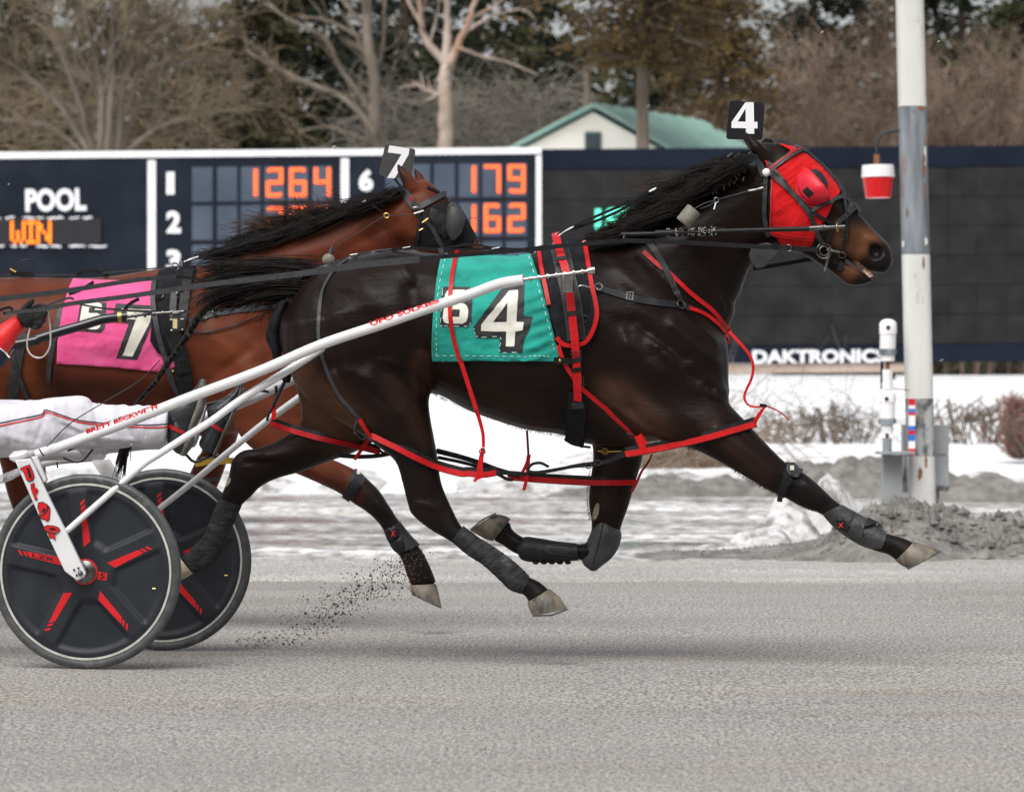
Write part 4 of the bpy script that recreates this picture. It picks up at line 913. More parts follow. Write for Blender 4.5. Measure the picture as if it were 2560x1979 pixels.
B_lf = [((640, 900), (480, 960), .09, .15), (Vw(1620, 120), Vw(1380, 160), .08, .16), (Vw(1560, 260), Vw(1340, 260), .07, FAR), (Vw(1500, 420), Vw(1290, 370), .058, FAR), (Vw(1440, 520), Vw(1230, 460), .05, FAR), (Vw(1340, 580), Vw(1180, 500), .045, FAR)]
B_lf2 = [(Vw(1320, 500), Vw(1280, 590), .04, FAR), (Vw(1150, 470), Vw(1120, 560), .033, FAR), (Vw(1000, 430), Vw(960, 520), .032, FAR), (Vw(900, 380), Vw(840, 450), .034, FAR)]
B_rh = [((60, 760), (-190, 780), .15, -.12), ((70, 960), (-170, 960), .13, -.15), ((20, 1110), (-140, 1100), .10, NEAR), ((-60, 1230), (-180, 1190), .065, NEAR), ((-130, 1300), (-215, 1270), .05, NEAR), ((-170, 1400), (-230, 1380), .034, NEAR), ((-210, 1480), (-270, 1455), .036, NEAR)]
B_lh = [((60, 760), (-190, 780), .15, .12), ((80, 960), (-150, 960), .13, .15), ((110, 1110), (-20, 1110), .10, FAR), ((120, 1230), (20, 1240), .06, FAR), ((150, 1310), (60, 1330), .045, FAR), ((200, 1420), (150, 1440), .034, FAR), ((240, 1490), (180, 1510), .036, FAR)]
B_ear = [(Bw(1608, 204), Bw(1614, 212), .004, -.06), (Bw(1660, 240), Bw(1620, 270), .016, -.064), (Bw(1720, 290), Bw(1640, 330), .024, -.066), (Bw(1780, 380), Bw(1680, 410), .028, -.062)]
B_ear2 = [(Bw(1735, 240), Bw(1728, 250), .004, .05), (Bw(1800, 300), Bw(1740, 330), .022, .055), (Bw(1840, 400), Bw(1740, 430), .028, .055)]
B_bumps = [(Bw(560, 1300), Bw(700, 1500), 30, .010), (Bw(300, 1250), Bw(380, 1600), 22, -.010), (Bw(1250, 800), Bw(1600, 620), 16, -.009), (Bw(1500, 640), Bw(1640, 760), 14, -.012), (Bw(1600, 560), Bw(1700, 700), 18, .010), (Bw(900, 850), Bw(1300, 760), 22, .009), (T(330, 850), T(340, 1050), 16, -.016), (T(150, 700), T(230, 1000), 30, .012), (T(1450, 650), T(1700, 900), 24, .009), (T(1400, 1000), T(1700, 760), 14, -.009),
           (G(1050, 330), G(1300, 520), 7, -.006), (G(950, 420), G(1220, 560), 7, .005), (G(1500, 700), G(1560, 760), 10, .005)]
me = fuse([(loft_mb(B_torso, YB, n=36, cap=.05, sq=.92), .05), (loft_mb(B_neck, YB, n=28), .055), (loft_mb(B_head, YB, n=28), .04), (loft_mb(B_rf, YB), .05), (loft_mb(B_lf, YB), .05), (loft_mb(B_lf2, YB), .03), (loft_mb(B_rh, YB), .05), (loft_mb(B_lh, YB), .05), (loft_mb(B_ear, YB, cap=.004), .02), (loft_mb(B_ear2, YB, cap=.004), .02)], B_bumps, vox=.0085, yf=YB)
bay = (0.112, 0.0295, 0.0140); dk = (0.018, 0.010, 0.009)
paint(me, bay, [(T(330, 900), T(400, 1060), 34, (.03, .01, .007), .8), (T(380, 1000), T(1250, 1050), 34, (.04, .012, .008), .75), (T(180, 900), T(250, 1040), 34, (.17, .055, .02), .7), (Bw(450, 1450), Bw(560, 1560), 40, (.15, .04, .016), .6), (Bw(1450, 700), Bw(1600, 760), 22, (.06, .013, .007), .7),  # darker at flank fold, belly and neck, lighter on flank and chest muscle
           (G(1430, 640), G(1560, 760), 46, dk, 1.0), (G(1560, 760), G(1880, 1240), 110, (.0095, .0075, .007), 1.0), (G(1200, 560), G(1330, 640), 26, (.05, .016, .01), .7), (G(1000, 300), G(1300, 440), 12, (.06, .018, .011), .6), (Bw(1612, 210), Bw(1650, 320), 20, dk, .9), (Vw(1330, 480), Vw(1200, 560), 50, dk, .7), (Bw(1730, 270), Bw(1760, 300), 10, dk, .6), ((-200, 1250), (-240, 1460), 60, dk, .9), ((60, 1300), (200, 1480), 60, dk, .9)], YB)
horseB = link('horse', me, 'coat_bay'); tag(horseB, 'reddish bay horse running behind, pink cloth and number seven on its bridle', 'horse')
bvB = bvh_of(horseB)
# ---- hooves
def hoof(parent, nodes, yf, m='hoof', shoe=None):
    (a0, b0, w0, y0), nodes = nodes[0], list(nodes); nodes[0] = ((a0[0] * .95 + b0[0] * .05, a0[1] * .95 + b0[1] * .05), (b0[0] * .95 + a0[0] * .05, b0[1] * .95 + a0[1] * .05), w0 * .93, y0)
    o = loft_mb(nodes, yf, n=20, cap=.002, sub=3).build('hoof', m, parent)
    if shoe:
        Y = yf(shoe[0][0]) + nodes[0][3]
        s = MB(); s.ribbon([P(p, Y - .055) for p in shoe], V3((0, -1, 0)), .006, .02); s.build('horseshoe', 'shoe_steel', o)
    return o
hoof(horseA, [(F(1600, 1092), F(1462, 1235), .046, NEAR), (F(1690, 1128), F(1505, 1258), .056, NEAR), (F(1775, 1162), F(1550, 1282), .062, NEAR)], YA, shoe=[F(1552, 1287), F(1660, 1232), F(1774, 1168)])
hoof(horseA, [(Mw(892, 1280), Mw(726, 1382), .046, NEAR), (Mw(950, 1340), Mw(745, 1425), .056, NEAR), (Mw(1008, 1420), Mw(768, 1466), .062, NEAR)], YA, shoe=[Mw(768, 1472), Mw(900, 1466), Mw(1010, 1424)])
hoof(horseA, [(Mw(625, 800), Mw(490, 970), .046, FAR), (Mw(575, 785), Mw(430, 940), .056, FAR), (Mw(515, 776), Mw(345, 888), .062, FAR)], YA, shoe=[Mw(345, 884), Mw(430, 812), Mw(518, 772)])
hoof(horseA, [(G(232, 1185), G(128, 1062), .044, FAR), (G(170, 1215), G(90, 1080), .052, FAR), (G(110, 1240), G(50, 1110), .058, FAR)], YA, 'hoof_pale')
hoof(horseB, [(G(1893, 1252), G(1694, 1262), .044, NEAR), (G(1905, 1330), G(1705, 1290), .053, NEAR), (G(1922, 1412), G(1718, 1318), .06, NEAR)], YB, shoe=[G(1718, 1322), G(1820, 1370), G(1920, 1416)])
# small marks on the dark horse: chestnuts, freeze brand, mouth, nostril
def blob(name, a, b, w, bv, m, parent, yf, off=.003):
    ax, ay = a; bx, by = b; L = math.dist(a, b); ux, uy = (bx - ax) / L, (by - ay) / L
    pl = [((ax + bx) / 2 + ux * L / 2 * math.cos(t) - uy * w / 2 * math.sin(t), (ay + by) / 2 + uy * L / 2 * math.cos(t) + ux * w / 2 * math.sin(t)) for t in np.linspace(0, 2 * math.pi, 14, endpoint=False)]
    return patch(name, pl, [], bv, off, m, parent, yf, step=4)
blob('chestnut_callus', Mw(1218, 700), Mw(1190, 820), 14, bvA, 'chestnut', horseA, YA)
blob('chestnut_callus', G(485, 530), G(450, 592), 9, bvA, 'chestnut', horseA, YA)
rr = random.Random(3)
fb = MB()
for i, (x, y) in enumerate([(340, 590), (352, 560), (372, 575), (390, 545), (405, 520), (428, 555), (440, 500), (420, 480), (300, 620), (270, 600), (240, 690), (225, 650), (250, 640)]):
    a = rr.uniform(-.5, .4); L = rr.uniform(18, 44)
    pts, nr = onto(bvA, [H(x, y), H(x + L * math.sin(a) * .8, y - L)], .002, YA, step=3)
    fb.ribbon(pts, nr, .004, .001)
fb.build('freeze_brand', 'brand_white', horseA)
patch('gum', [H(1185, 1092), H(1215, 1100), H(1300, 1165), H(1318, 1200), H(1290, 1215), H(1240, 1160), H(1200, 1120)], [], bvA, .002, 'mouth_pink', horseA, YA, step=4)
patch('teeth', [H(1245, 1140), H(1275, 1152), H(1316, 1190), H(1306, 1212), H(1270, 1178)], [], bvA, .005, 'teeth', horseA, YA, step=4)
patch('nostril', [H(1295, 1010), H(1330, 990), H(1372, 1005), H(1382, 1040), H(1350, 1062), H(1305, 1050)], [], bvA, -.001, 'nostril', horseA, YA, step=4)
# ---- hair
def strands(name, roots, tips, n, yf, mat_, parent, yo=(-.05, .0), curl=14, r=(.0024, .0007), seg=9, bow=None, seed=1, jit=10, sharp=0.0):
    """locks between two guide lines: roots[k] grows to tips[k]; bow bends the middle. jitter makes wisps."""
    rg = np.random.RandomState(seed); mb = MB()
    ro = cr(roots, 12); ti = cr(tips, 12); m = len(ro) - 1
    clump = rg.normal(0, 1, (64, 4))
    for k in range(n):
        u = rg.rand() * m; i = min(int(u), m - 1); t = u - i
        a = ro[i] * (1 - t) + ro[i + 1] * t; b = ti[i] * (1 - t) + ti[i + 1] * t
        c = clump[int(u / m * 63.9)]
        b = b + rg.normal(0, jit, 2) + c[:2] * jit * 1.1
        f = rg.uniform(.55, 1.0) if rg.rand() < .6 else rg.uniform(.85, 1.25)
        b = a + (b - a) * f
        mid = (a + b) / 2; d = b - a; nrm = np.array([-d[1], d[0]]) / (np.linalg.norm(d) + 1e-6)
        bw = (bow or 0) + rg.normal(0, curl * .5) + c[2] * curl * .5
        mid = mid + nrm * bw
        y0 = rg.uniform(*yo); y1 = y0 + rg.normal(0, .02)
        pts = []; rad = []
        ph = rg.rand() * 6.28
        for s_ in range(seg + 1):
            q = s_ / seg; p = a * (1 - q) ** 2 + 2 * mid * q * (1 - q) + b * q * q
            p = p + nrm * math.sin(q * 5 + ph) * curl * .10 * q
            pts.append(P(p, yf(p[0]) + y0 + (y1 - y0) * q)); rad.append(r[0] * (1 - q) ** .6 + r[1])
        mb.tube(pts, rad, 3, cap=False)
    return mb.build(name, mat_, parent, ang=180)
def locks(name, roots, tips, nl, nh, yf, mat_, parent, yo=(-.05, 0.), bow=0, wave=6, jit=9, r=(.0009, .0003), root_w=.016, tip_w=.006, seg=10, seed=1, free=.12, lmin=.7):
    """hair gathered in locks: each lock follows its own waving guide, hairs spread at the root and close up to the tip."""
    rg = np.random.RandomState(seed); mb = MB(); ro = cr(roots, 12); ti = cr(tips, 12); m = len(ro) - 1
    nl = int(nl * 1.9); nh = int(nh * .55); tip_w = tip_w * 2.4; root_w *= 1.25
    for L in range(nl):
        u = (L + rg.rand()) / nl * m; i = min(int(u), m - 1); t = u - i
        a = ro[i] * (1 - t) + ro[i + 1] * t; b = ti[i] * (1 - t) + ti[i + 1] * t + rg.normal(0, jit, 2)
        b = a + (b - a) * rg.uniform(lmin, 1.12); d = b - a; ln = np.linalg.norm(d) + 1e-6; nrm = np.array([-d[1], d[0]]) / ln
        mid = (a + b) / 2 + nrm * (bow + rg.normal(0, abs(wave))); y0 = rg.uniform(*yo); dy = rg.normal(0, .015); ph = rg.rand() * 6.28; fq = rg.uniform(3, 6.5)
        q = np.linspace(0, 1, seg + 1)
        for h in range(int(nh * 1.35)):
            off = rg.normal(0, 1, 3); loose = rg.rand() < free; ext = rg.uniform(.75, 1.05) if not loose else rg.uniform(.9, 1.2)
            lo_ = rg.normal(0, 1.0, 2) * (3.0 if loose else .7)
            pts = []; rad = []
            for s_ in q:
                s2 = s_ * ext; p = a * (1 - s2) ** 2 + 2 * mid * s2 * (1 - s2) + b * s2 * s2 + nrm * math.sin(s2 * fq + ph) * wave * .45 * s2 + lo_ * s2 * s2 * 5
                k = root_w * (1 - s2 * .5) if s2 < .3 else (root_w * .85 + (tip_w - root_w * .85) * min(1, (s2 - .3) / .7))
                w3 = P(p, yf(p[0]) + y0 + dy * s2) + V3((off[0], off[1] * .8, off[2])) * k * .5
                pts.append(w3); rad.append(r[0] * (1 - s_) ** .5 + r[1])
            mb.tube(pts, rad, 3, cap=False)
    return mb.build(name, mat_, parent, ang=180)
# mane of the dark horse, streaming back along the neck
locks('mane', [Dw(1275, 520), Dw(1340, 496), Dw(1430, 446), Dw(1520, 388), Dw(1600, 334)], [Dw(1190, 548), Dw(1235, 525), Dw(1290, 480), Dw(1385, 412), Dw(1450, 378)], 46, 34, YA, 'hair_black', horseA, yo=(-.10, .01), bow=7, wave=7, jit=8, seed=4, free=.10)
locks('mane', [Dw(1310, 512), Dw(1400, 464), Dw(1500, 402), Dw(1596, 338)], [Dw(1240, 536), Dw(1300, 508), Dw(1380, 462), Dw(1478, 408)], 40, 40, YA, 'hair_black', horseA, yo=(-.15, -.07), bow=4, wave=6, jit=8, seed=5, root_w=.022, tip_w=.009, free=.05)
locks('mane', [Dw(1440, 440), Dw(1530, 382)], [Dw(1300, 395), Dw(1400, 378)], 9, 7, YA, 'hair_brown', horseA, yo=(-.08, .02), bow=8, wave=12, jit=14, r=(.0007, .0003), seed=6, free=.5)
# its tail: a bushy plume carried back, then a plait tied to the cart
locks('tail', [Rw(350, 340), Rw(340, 400), Rw(330, 450), Rw(320, 500)], [Dw(425, 575), Dw(436, 606), Dw(440, 640), Dw(458, 655)], 30, 40, YA, 'hair_black', horseA, yo=(-.05, .05), bow=30, wave=8, jit=8, seed=8, r=(.0014, .0005), root_w=.026, tip_w=.012, free=.08)
locks('tail', [Rw(345, 340), Rw(330, 420)], [Dw(375, 566), Dw(430, 585)], 4, 14, YA, 'hair_black', horseA, yo=(-.04, .04), bow=24, wave=10, jit=8, seed=9, r=(.001, .0004), free=.25)
locks('tail', [Dw(620, 590), Dw(600, 625)], [Dw(520, 650), Dw(590, 690)], 6, 12, YA, 'hair_black', horseA, yo=(-.05, .03), bow=14, wave=8, jit=10, seed=10, r=(.0009, .0003), free=.4)
pl = cr([Dw(470, 640), Dw(432, 665), Dw(400, 715), Dw(365, 765), Dw(330, 815), Dw(300, 850), Dw(282, 872)], 14)
mb = MB()
for ph in (0, 2.09, 4.19):
    pts = []; rad = []
    for i, p in enumerate(pl):
        a = i * .62 + ph; q = i / len(pl); rr_ = .016 * (1 - .55 * q)
        pts.append(P(p, YA(p[0]) + math.sin(a) * rr_ * .8) + V3((.7, 0, .7)) * math.cos(a * .5 if False else a) * rr_); rad.append(.0135 * (1 - .5 * q))
    mb.tube(pts, rad, 7)
mb.build('tail_plait', 'hair_black', horseA)
strands('tail', [Dw(290, 862), Dw(280, 878)], [Dw(262, 990), Dw(252, 1008)], 70, lambda x: YA(x) + .1, 'hair_black', horseA, yo=(-.02, .02), curl=6, seed=12, jit=5, r=(.003, .001))
# mane of the bay
locks('mane', [Bw(420, 835), Bw(700, 742), Bw(1000, 640), Bw(1300, 522), Bw(1640, 395)], [Bw(220, 890), Bw(430, 790), Bw(680, 650), Bw(960, 570), Bw(1360, 495)], 26, 26, YB, 'hair_black', horseB, yo=(-.09, .02), bow=8, wave=10, jit=11, seed=21, free=.10)
locks('mane', [Bw(480, 820), Bw(800, 715), Bw(1100, 610), Bw(1400, 488), Bw(1655, 398)], [Bw(270, 872), Bw(540, 795), Bw(800, 712), Bw(1080, 625), Bw(1370, 525)], 44, 40, YB, 'hair_black', horseB, yo=(-.13, -.04), bow=2, wave=6, jit=8, seed=22, root_w=.022, tip_w=.010, free=.04)
locks('mane', [Bw(800, 705), Bw(1000, 640), Bw(1200, 560)], [Bw(430, 690), Bw(580, 590), Bw(860, 480)], 13, 16, YB, 'hair_brown', horseB, yo=(-.07, .02), bow=10, wave=12, jit=14, r=(.0009, .0003), seed=23, free=.4)
locks('mane', [Bw(1000, 630), Bw(1250, 530)], [Bw(900, 470), Bw(1120, 430)], 7, 12, YB, 'hair_brown', horseB, yo=(-.06, .02), bow=8, wave=10, jit=12, r=(.0009, .0003), seed=24, free=.4)
locks('tail', [(-200, 740), (-205, 790)], [(-420, 800), (-400, 900)], 14, 24, YB, 'hair_black', horseB, yo=(-.05, .05), bow=-30, seed=25, jit=14)
# winter fuzz along bellies and forelegs
def fuzz(parent, line, n, yf, yo, m, d=(-.5, 1), L=(4, 10), seed=1):
    rg = np.random.RandomState(seed); q = cr(line, 20); mb = MB()
    for _ in range(n):
        u = rg.rand() * (len(q) - 1); i = int(u); p = q[i] + (q[min(i + 1, len(q) - 1)] - q[i]) * (u - i); y = yf(p[0]) + yo + rg.uniform(-.05, .05); l = rg.uniform(*L)
        p = p - np.array([0, 3.]); e = p + np.array([d[0] * l + rg.normal(0, 2), d[1] * l + rg.normal(0, 1)])
        mb.tube([P(p, y), P((p + e) / 2 + np.array([0, 1.]), y), P(e, y)], [.0008, .0006, .0002], 3, cap=False)
    return stuff(mb.build('fuzz', m, parent, ang=180))
fuzz(horseA, [F(50, 462), F(200, 508), F(330, 588), F(440, 668), F(560, 728), F(660, 778), F(760, 812), F(830, 865), F(900, 880), F(970, 912)], 300, YA, NEAR, 'hair_black', seed=2, L=(3, 8))
fuzz(horseA, [Rw(1150, 1168), Rw(1300, 1240), Rw(1500, 1320), Rw(1800, 1428), Rw(2080, 1478)], 220, YA, 0, 'hair_black', d=(-.8, 1), L=(3, 7), seed=3)
fuzz(horseA, [Mw(1165, 480), Mw(1150, 600), Mw(1148, 720), Mw(1165, 820)], 120, YA, FAR, 'hair_brown', d=(-1, .8), L=(2, 6), seed=4)
# ------------------------------------------------------------------ harness
PXM = 0.00147          # metres per photograph pixel at the dark horse
def strap(name, m, px, w, bv, parent, yf=YA, off=.004, t=.0035, yo=-.15, step=6):
    """w in photograph pixels"""
    pts, nr = onto(bv, px, off, yf, yo, step)
    k = PXM * (yf(px[0][0]) / 15.5)
    o = MB().ribbon(pts, nr, w * k, t).build(name, m, parent, ang=50)
    if m == 'strap_red' and w >= 9: seams(pts, nr, w * k, t, o)
    return o
def seams(pts, nr, w, t, parent):
    """stitched seam and darker edge along both sides of a strap"""
    mb = MB(); ns = nr if not isinstance(nr, V3) else [nr] * len(pts)
    for sd_ in (-1, 1):
        q = []
        for i in range(len(pts)):
            tg = (pts[min(i + 1, len(pts) - 1)] - pts[max(i - 1, 0)]).normalized(); n = (ns[i] - tg * ns[i].dot(tg)).normalized(); bi = tg.cross(n)
            q.append(pts[i] + bi * sd_ * w * .38 + n * (t / 2 + .0003))
        mb.ribbon(q, ns, .0016, .0008)
    if parent.parent is not None: mb.build('seam', 'strap_dark_red', parent)
def air(name, m, px, w, Y, parent, t=.004, nrm=V3((0, -1, 0)), step=8):
    q = dens(px, step); n = len(q)
    ys = [Y[0] + (Y[1] - Y[0]) * i / (n - 1) for i in range(n)] if hasattr(Y, '__len__') else [Y] * n
    ws = [(w[0] + (w[1] - w[0]) * i / (n - 1)) * PXM for i in range(n)] if hasattr(w, '__len__') else w * PXM
    return MB().ribbon([P(s, y) for s, y in zip(q, ys)], nrm, ws, t).build(name, m, parent, ang=50)
def cord(name, m, px, r, Y, parent, n=6, step=8):
    q = dens(px, step); k = len(q)
    ys = [Y[0] + (Y[1] - Y[0]) * i / (k - 1) for i in range(k)] if hasattr(Y, '__len__') else [Y] * k
    return MB().tube([P(s, y) for s, y in zip(q, ys)], r, n).build(name, m, parent)
def buckle(px, wpx, hpx, rot, bv, parent, yf=YA, off=.007, m='steel'):
    """square wire buckle lying on a strap"""
    pts, nr = onto(bv, [px], off, yf, raw=True); c, n = pts[0], nr[0]
    u = V3((math.cos(rot), 0, math.sin(rot))); u = (u - n * u.dot(n)).normalized(); v = n.cross(u)
    a, b = wpx * PXM / 2, hpx * PXM / 2
    cs = [c + u * x * a + v * y * b for x, y in ((-1, -1), (1, -1), (1, 1), (-1, 1))]
    mb = MB(); mb.tube(cs, .0018, 5, closed=True); mb.tube([c - v * b, c + v * b], .0014, 5)
    return mb.build('buckle', m, parent)
def oring(px, Rpx, r, bv, parent, yf=YA, off=.006, m='steel', tilt=None, Y=None, name='ring'):
    if Y is None:
        pts, nr = onto(bv, [px], off, yf, raw=True); c, n = pts[0], nr[0]
    else: c, n = P(px, Y), V3((0, -1, 0))
    if tilt: n = V3(tilt)
    return MB().ring(c, n, Rpx * PXM, r, 22, 7).build(name, m, parent)
def stud(px, r, bv, parent, m='steel', yf=YA, off=.005):
    pts, nr = onto(bv, [px], off, yf, raw=True)
    return MB().ball(pts[0], r, 8, 6).build('stud', m, parent)
ypos = lambda s, d: YA(s[0]) + d
# ---- teal number cloth
cl = thing('saddle_cloth', 'teal number cloth with white four and six on the dark horse', 'saddle cloth', P(Rw(1600, 600), YA(1240) - .3))
Ls = cr([Rw(1238, 240), Rw(1205, 420), Rw(1188, 620), Rw(1178, 800), Rw(1182, 958)], 6); Rs = cr([Rw(1850, 240), Rw(1905, 400), Rw(1960, 600), Rw(2005, 780), Rw(2045, 940)], 6)
bot = [Rw(1300, 960), Rw(1500, 957), Rw(1700, 962), Rw(1850, 960), Rw(2000, 963)]
outline = [tuple(p) for p in Ls] + bot + [tuple(p) for p in reversed(Rs)]
def rip(s):
    x, y = (s[0] - 650) * 2.73, (s[1] - 550) * 2.73
    r = .0035 * math.sin(x * .016 + y * .004) + .004 * nz(x * .006, y * .018, 1, 3) + .0045 * math.exp(-((x - 1900) / 130) ** 2) * math.sin(y * .075 + x * .03) + .003 * abs(nz(x * .02, y * .012, 5, 3))
    return max(-.003, r)
clp = patch('cloth', outline, [], bvA, .008, 'cloth_teal', cl, YA, thick=.002, step=5.0, ripple=rip)
bvCl = bvh_of(clp)
def on_cloth(name, poly, holes, off, m, bv=None, yf=YA, par=None): return patch(name, poly, holes, bv or bvCl, off, m, par or cl, yf, step=5.0)
on_cloth('number_patch', Rw((1258, 455), (1430, 458), (1452, 480), (1443, 705), (1420, 732), (1245, 726), (1226, 705), (1238, 478)), [], .002, 'patch_black')
on_cloth('number', *glyph('6', Rw((1266, 478), (1426, 478), (1420, 708), (1246, 706))), .004, 'patch_white')
on_cloth('number_patch', Rw((1680, 430), (1806, 445), (1800, 655), (1862, 660), (1832, 770), (1802, 815), (1790, 908), (1635, 904), (1636, 808), (1480, 805), (1455, 735)), [], .002, 'patch_black')
on_cloth('number', Rw((1700, 486), (1764, 480), (1751, 697), (1804, 700), (1794, 751), (1743, 760), (1738, 862), (1680, 862), (1682, 760), (1510, 757), (1510, 714)), [Rw((1592, 697), (1685, 697), (1690, 566))], .004, 'patch_white')
mb = MB()
def stitches(mb, px, bv, off=.003, w=1.6, L=7, gap=5, yf=YA):
    q = dens(px, 4); acc = 0
    i = 0
    while i + 2 < len(q):
        pts, nr = onto(bv, q[i:i + 3], off, yf, raw=True); mb.ribbon(pts, nr, w * PXM, .0008); i += 4
stitches(mb, Rw((1262, 262), (1215, 500), (1205, 760), (1208, 940)), bvCl); stitches(mb, Rw((1200, 925), (1500, 925), (1800, 930), (1990, 928)), bvCl); stitches(mb, Rw((1500, 600), (1600, 640), (1700, 560)), bvCl) if False else None
stitches(mb, Rw((1835, 250), (1890, 420), (1940, 600), (1985, 780), (2010, 900)), bvCl)
stitches(mb, Rw((1462, 738), (1488, 797), (1640, 800), (1642, 898), (1785, 900)), bvCl, off=.005); stitches(mb, Rw((1246, 470), (1234, 700), (1260, 722), (1420, 724), (1440, 690)), bvCl, off=.005)
mb.build('stitching', 'stitch', cl)
# ---- harness saddle, girth, shaft holder
sd = thing('harness_saddle', 'black harness saddle pad with red piping and red girth strap', 'harness saddle', P(Cw(200, 500), YA(1420) - .33))
padpoly = Cw((-30, 190), (60, 165), (200, 160), (312, 165), (335, 300), (368, 450), (392, 600), (386, 690), (350, 780), (300, 835), (230, 852), (165, 845), (115, 800), (85, 690), (50, 540), (15, 400))
pdo = patch('pad', padpoly, [], bvA, .016, 'pad_black', sd, YA, thick=.012, step=6)
bvP = bvh_of(pdo)
strap('piping', 'strap_red', Cw((302, 152), (325, 290), (352, 450), (384, 600), (380, 690), (345, 785), (298, 838), (230, 855), (160, 848), (112, 800)), 11, bvP, sd, off=.003, t=.01)
strap('piping', 'strap_red', Cw((-5, 215), (12, 330), (38, 460), (62, 580)), 10, bvP, sd, off=.003, t=.008)
strap('tree_flap', 'leather_grey', Cw((130, 170), (165, 330), (215, 560), (250, 820)), 46, bvP, sd, off=.006, t=.006)
strap('tree_flap', 'leather_black', Cw((140, 170), (175, 330), (225, 560), (258, 810)), 34, bvP, sd, off=.009, t=.003)
strap('girth_strap', 'strap_red', Cw((126, 165), (150, 290), (185, 420), (205, 600), (222, 760), (238, 900), (250, 1040), (262, 1195)), 20, bvA, sd, off=.044, t=.004)
for p, r_ in ((Cw(148, 322), .25), (Cw(208, 655), .1), (Cw(240, 945), .1), (Cw(245, 1005), .1)):
    pts, nr = onto(bvA, [(p[0] - 13, p[1] + 2), (p[0] + 13, p[1] - 2)], .048, YA, step=4); MB().ribbon(pts, nr, .016, .004).build('keeper', 'leather_black', sd)
buckle(Cw(236, 903), 28, 9, -.05, bvA, sd, off=.052); buckle(Cw(285, 1090), 9, 26, 0.05, bvA, sd, off=.02)
for q in ((222, 773), (232, 845), (246, 1052)):
    pts, nr = onto(bvA, [Cw(*q)], .046, YA, raw=True); MB().ball(pts[0], .0025, 6, 5).build('hole', 'decal_black', sd)
strap('girth', 'pad_black', Cw((262, 1180), (255, 1260), (248, 1360), (244, 1500)), 48, bvA, sd, off=.012, t=.016)
strap('girth_loop', 'leather_grey', Cw((222, 1245), (300, 1238)), 16, bvA, sd, off=.026, t=.004)
oring(Cw(300, 676), 9, .002, bvP, sd, off=.006, name='dee_ring'); 
MB().ring(P(Cw(105, 180), YA(1390) - .16), (1, -.5, .1), .02, .003).build('terret', 'steel', sd)
MB().ring(P(Cw(125, 110), YA(1395) - .10), (.3, -1, .1), .011, .0028).build('check_hook', 'steel', sd)
pk, _ = onto(bvA, [Cw(135, 150)], .03, YA, raw=True)
MB().tube([P(Cw(125, 118), YA(1395) - .10), P(Cw(140, 165), YA(1400) - .10)], .005, 6).build('hook_post', 'steel', sd)
strap('side_strap', 'strap_red', Cw((125, 850), (150, 930), (210, 1040), (290, 1140), (450, 1268), (640, 1425), (680, 1480)), 10.5, bvA, sd, off=.022)
buckle(Cw(648, 1432), 17, 22, .65, bvA, sd, off=.028)
pts, nr = onto(bvA, Cw((95, 945), (190, 950), (272, 940)), .03, YA, step=4); MB().ribbon(pts, nr, .022, .005).build('cloth_tab', 'leather_black', sd)
stud(Cw(138, 945), .006, bvA, sd, 'brass', off=.036)
# shaft holder
SHY = YA(1420) - .40
hold = MB(); hold.box(P(Cw(188, 428), SHY), (.036, .03, .07)); hold.build('shaft_holder', 'steel_bright', sd, bev=.003)
for q in ((148, 452), (228, 448)): MB().tube([P(Cw(q[0], q[1] - 40), SHY), P(Cw(q[0] + 4, q[1] + 48), SHY)], .004, 6).build('holder_pin', 'steel', sd)
MB().tube([P(Cw(195, 350), SHY + .2), P(Cw(190, 400), SHY)], .012, 8).build('holder_bracket', 'steel', sd)
# ---- breast collar
bc = thing('breast_collar', 'black and red breast collar straps across the dark horse shoulder', 'breast collar', P(Cw(955, 582), YA(1700) - .3))
strap('collar_strap', 'leather_black', Cw((400, 468), (600, 525), (780, 560), (940, 582)), 17, bvA, bc)
strap('collar_strap', 'leather_black', Cw((965, 585), (1020, 605)), 17, bvA, bc)
strap('yoke', 'leather_black', Cw((720, 130), (790, 225), (860, 345), (920, 470), (950, 560)), 15, bvA, bc, off=.008)
strap('chest_strap', 'strap_red', Cw((1018, 603), (1120, 645), (1215, 710), (1265, 775), (1284, 840)), 12, bvA, bc, off=.005)
strap('chest_strap', 'strap_red', Cw((708, 218), (780, 285), (865, 350), (960, 440), (1060, 525), (1170, 610), (1250, 705), (1300, 765)), 11, bvA, bc, off=.005)
yfr = YA(1850) - .05
air('hanging_strap', 'strap_red', Cw((1290, 760), (1340, 815), (1400, 880), (1445, 950), (1455, 1020), (1440, 1090), (1405, 1165), (1395, 1215), (1420, 1260), (1470, 1275), (1530, 1268)), (8, 4.5), (YA(1820) - .16, YA(1910) - .2), bc, nrm=V3((.25, -1, .1)))
air('strap_end', 'strap_dark_red', Cw((1545, 1268), (1600, 1290), (1660, 1325), (1700, 1365)), (4, 3), YA(1910) - .2, bc)
air('keeper', 'leather_black', Cw((1500, 1262), (1545, 1270)), 9, YA(1910) - .205, bc, t=.01)
oring(Cw(955, 582), 11, .0026, bvA, bc, off=.008); buckle(Cw(615, 520), 15, 19, -.1, bvA, bc)
c_, n_ = onto(bvA, [Cw(395, 472)], .02, YA, raw=True); MB().ring(c_[0], n_[0], .013, .003).build('ring', 'steel', bc)
cord('snap', 'steel', Cw((262, 455), (290, 448), (360, 468), (395, 470)), .004, c_[0].y, bc)
stud(Cw(1275, 738), .003, bvA, bc); stud(Cw(1300, 785), .003, bvA, bc)
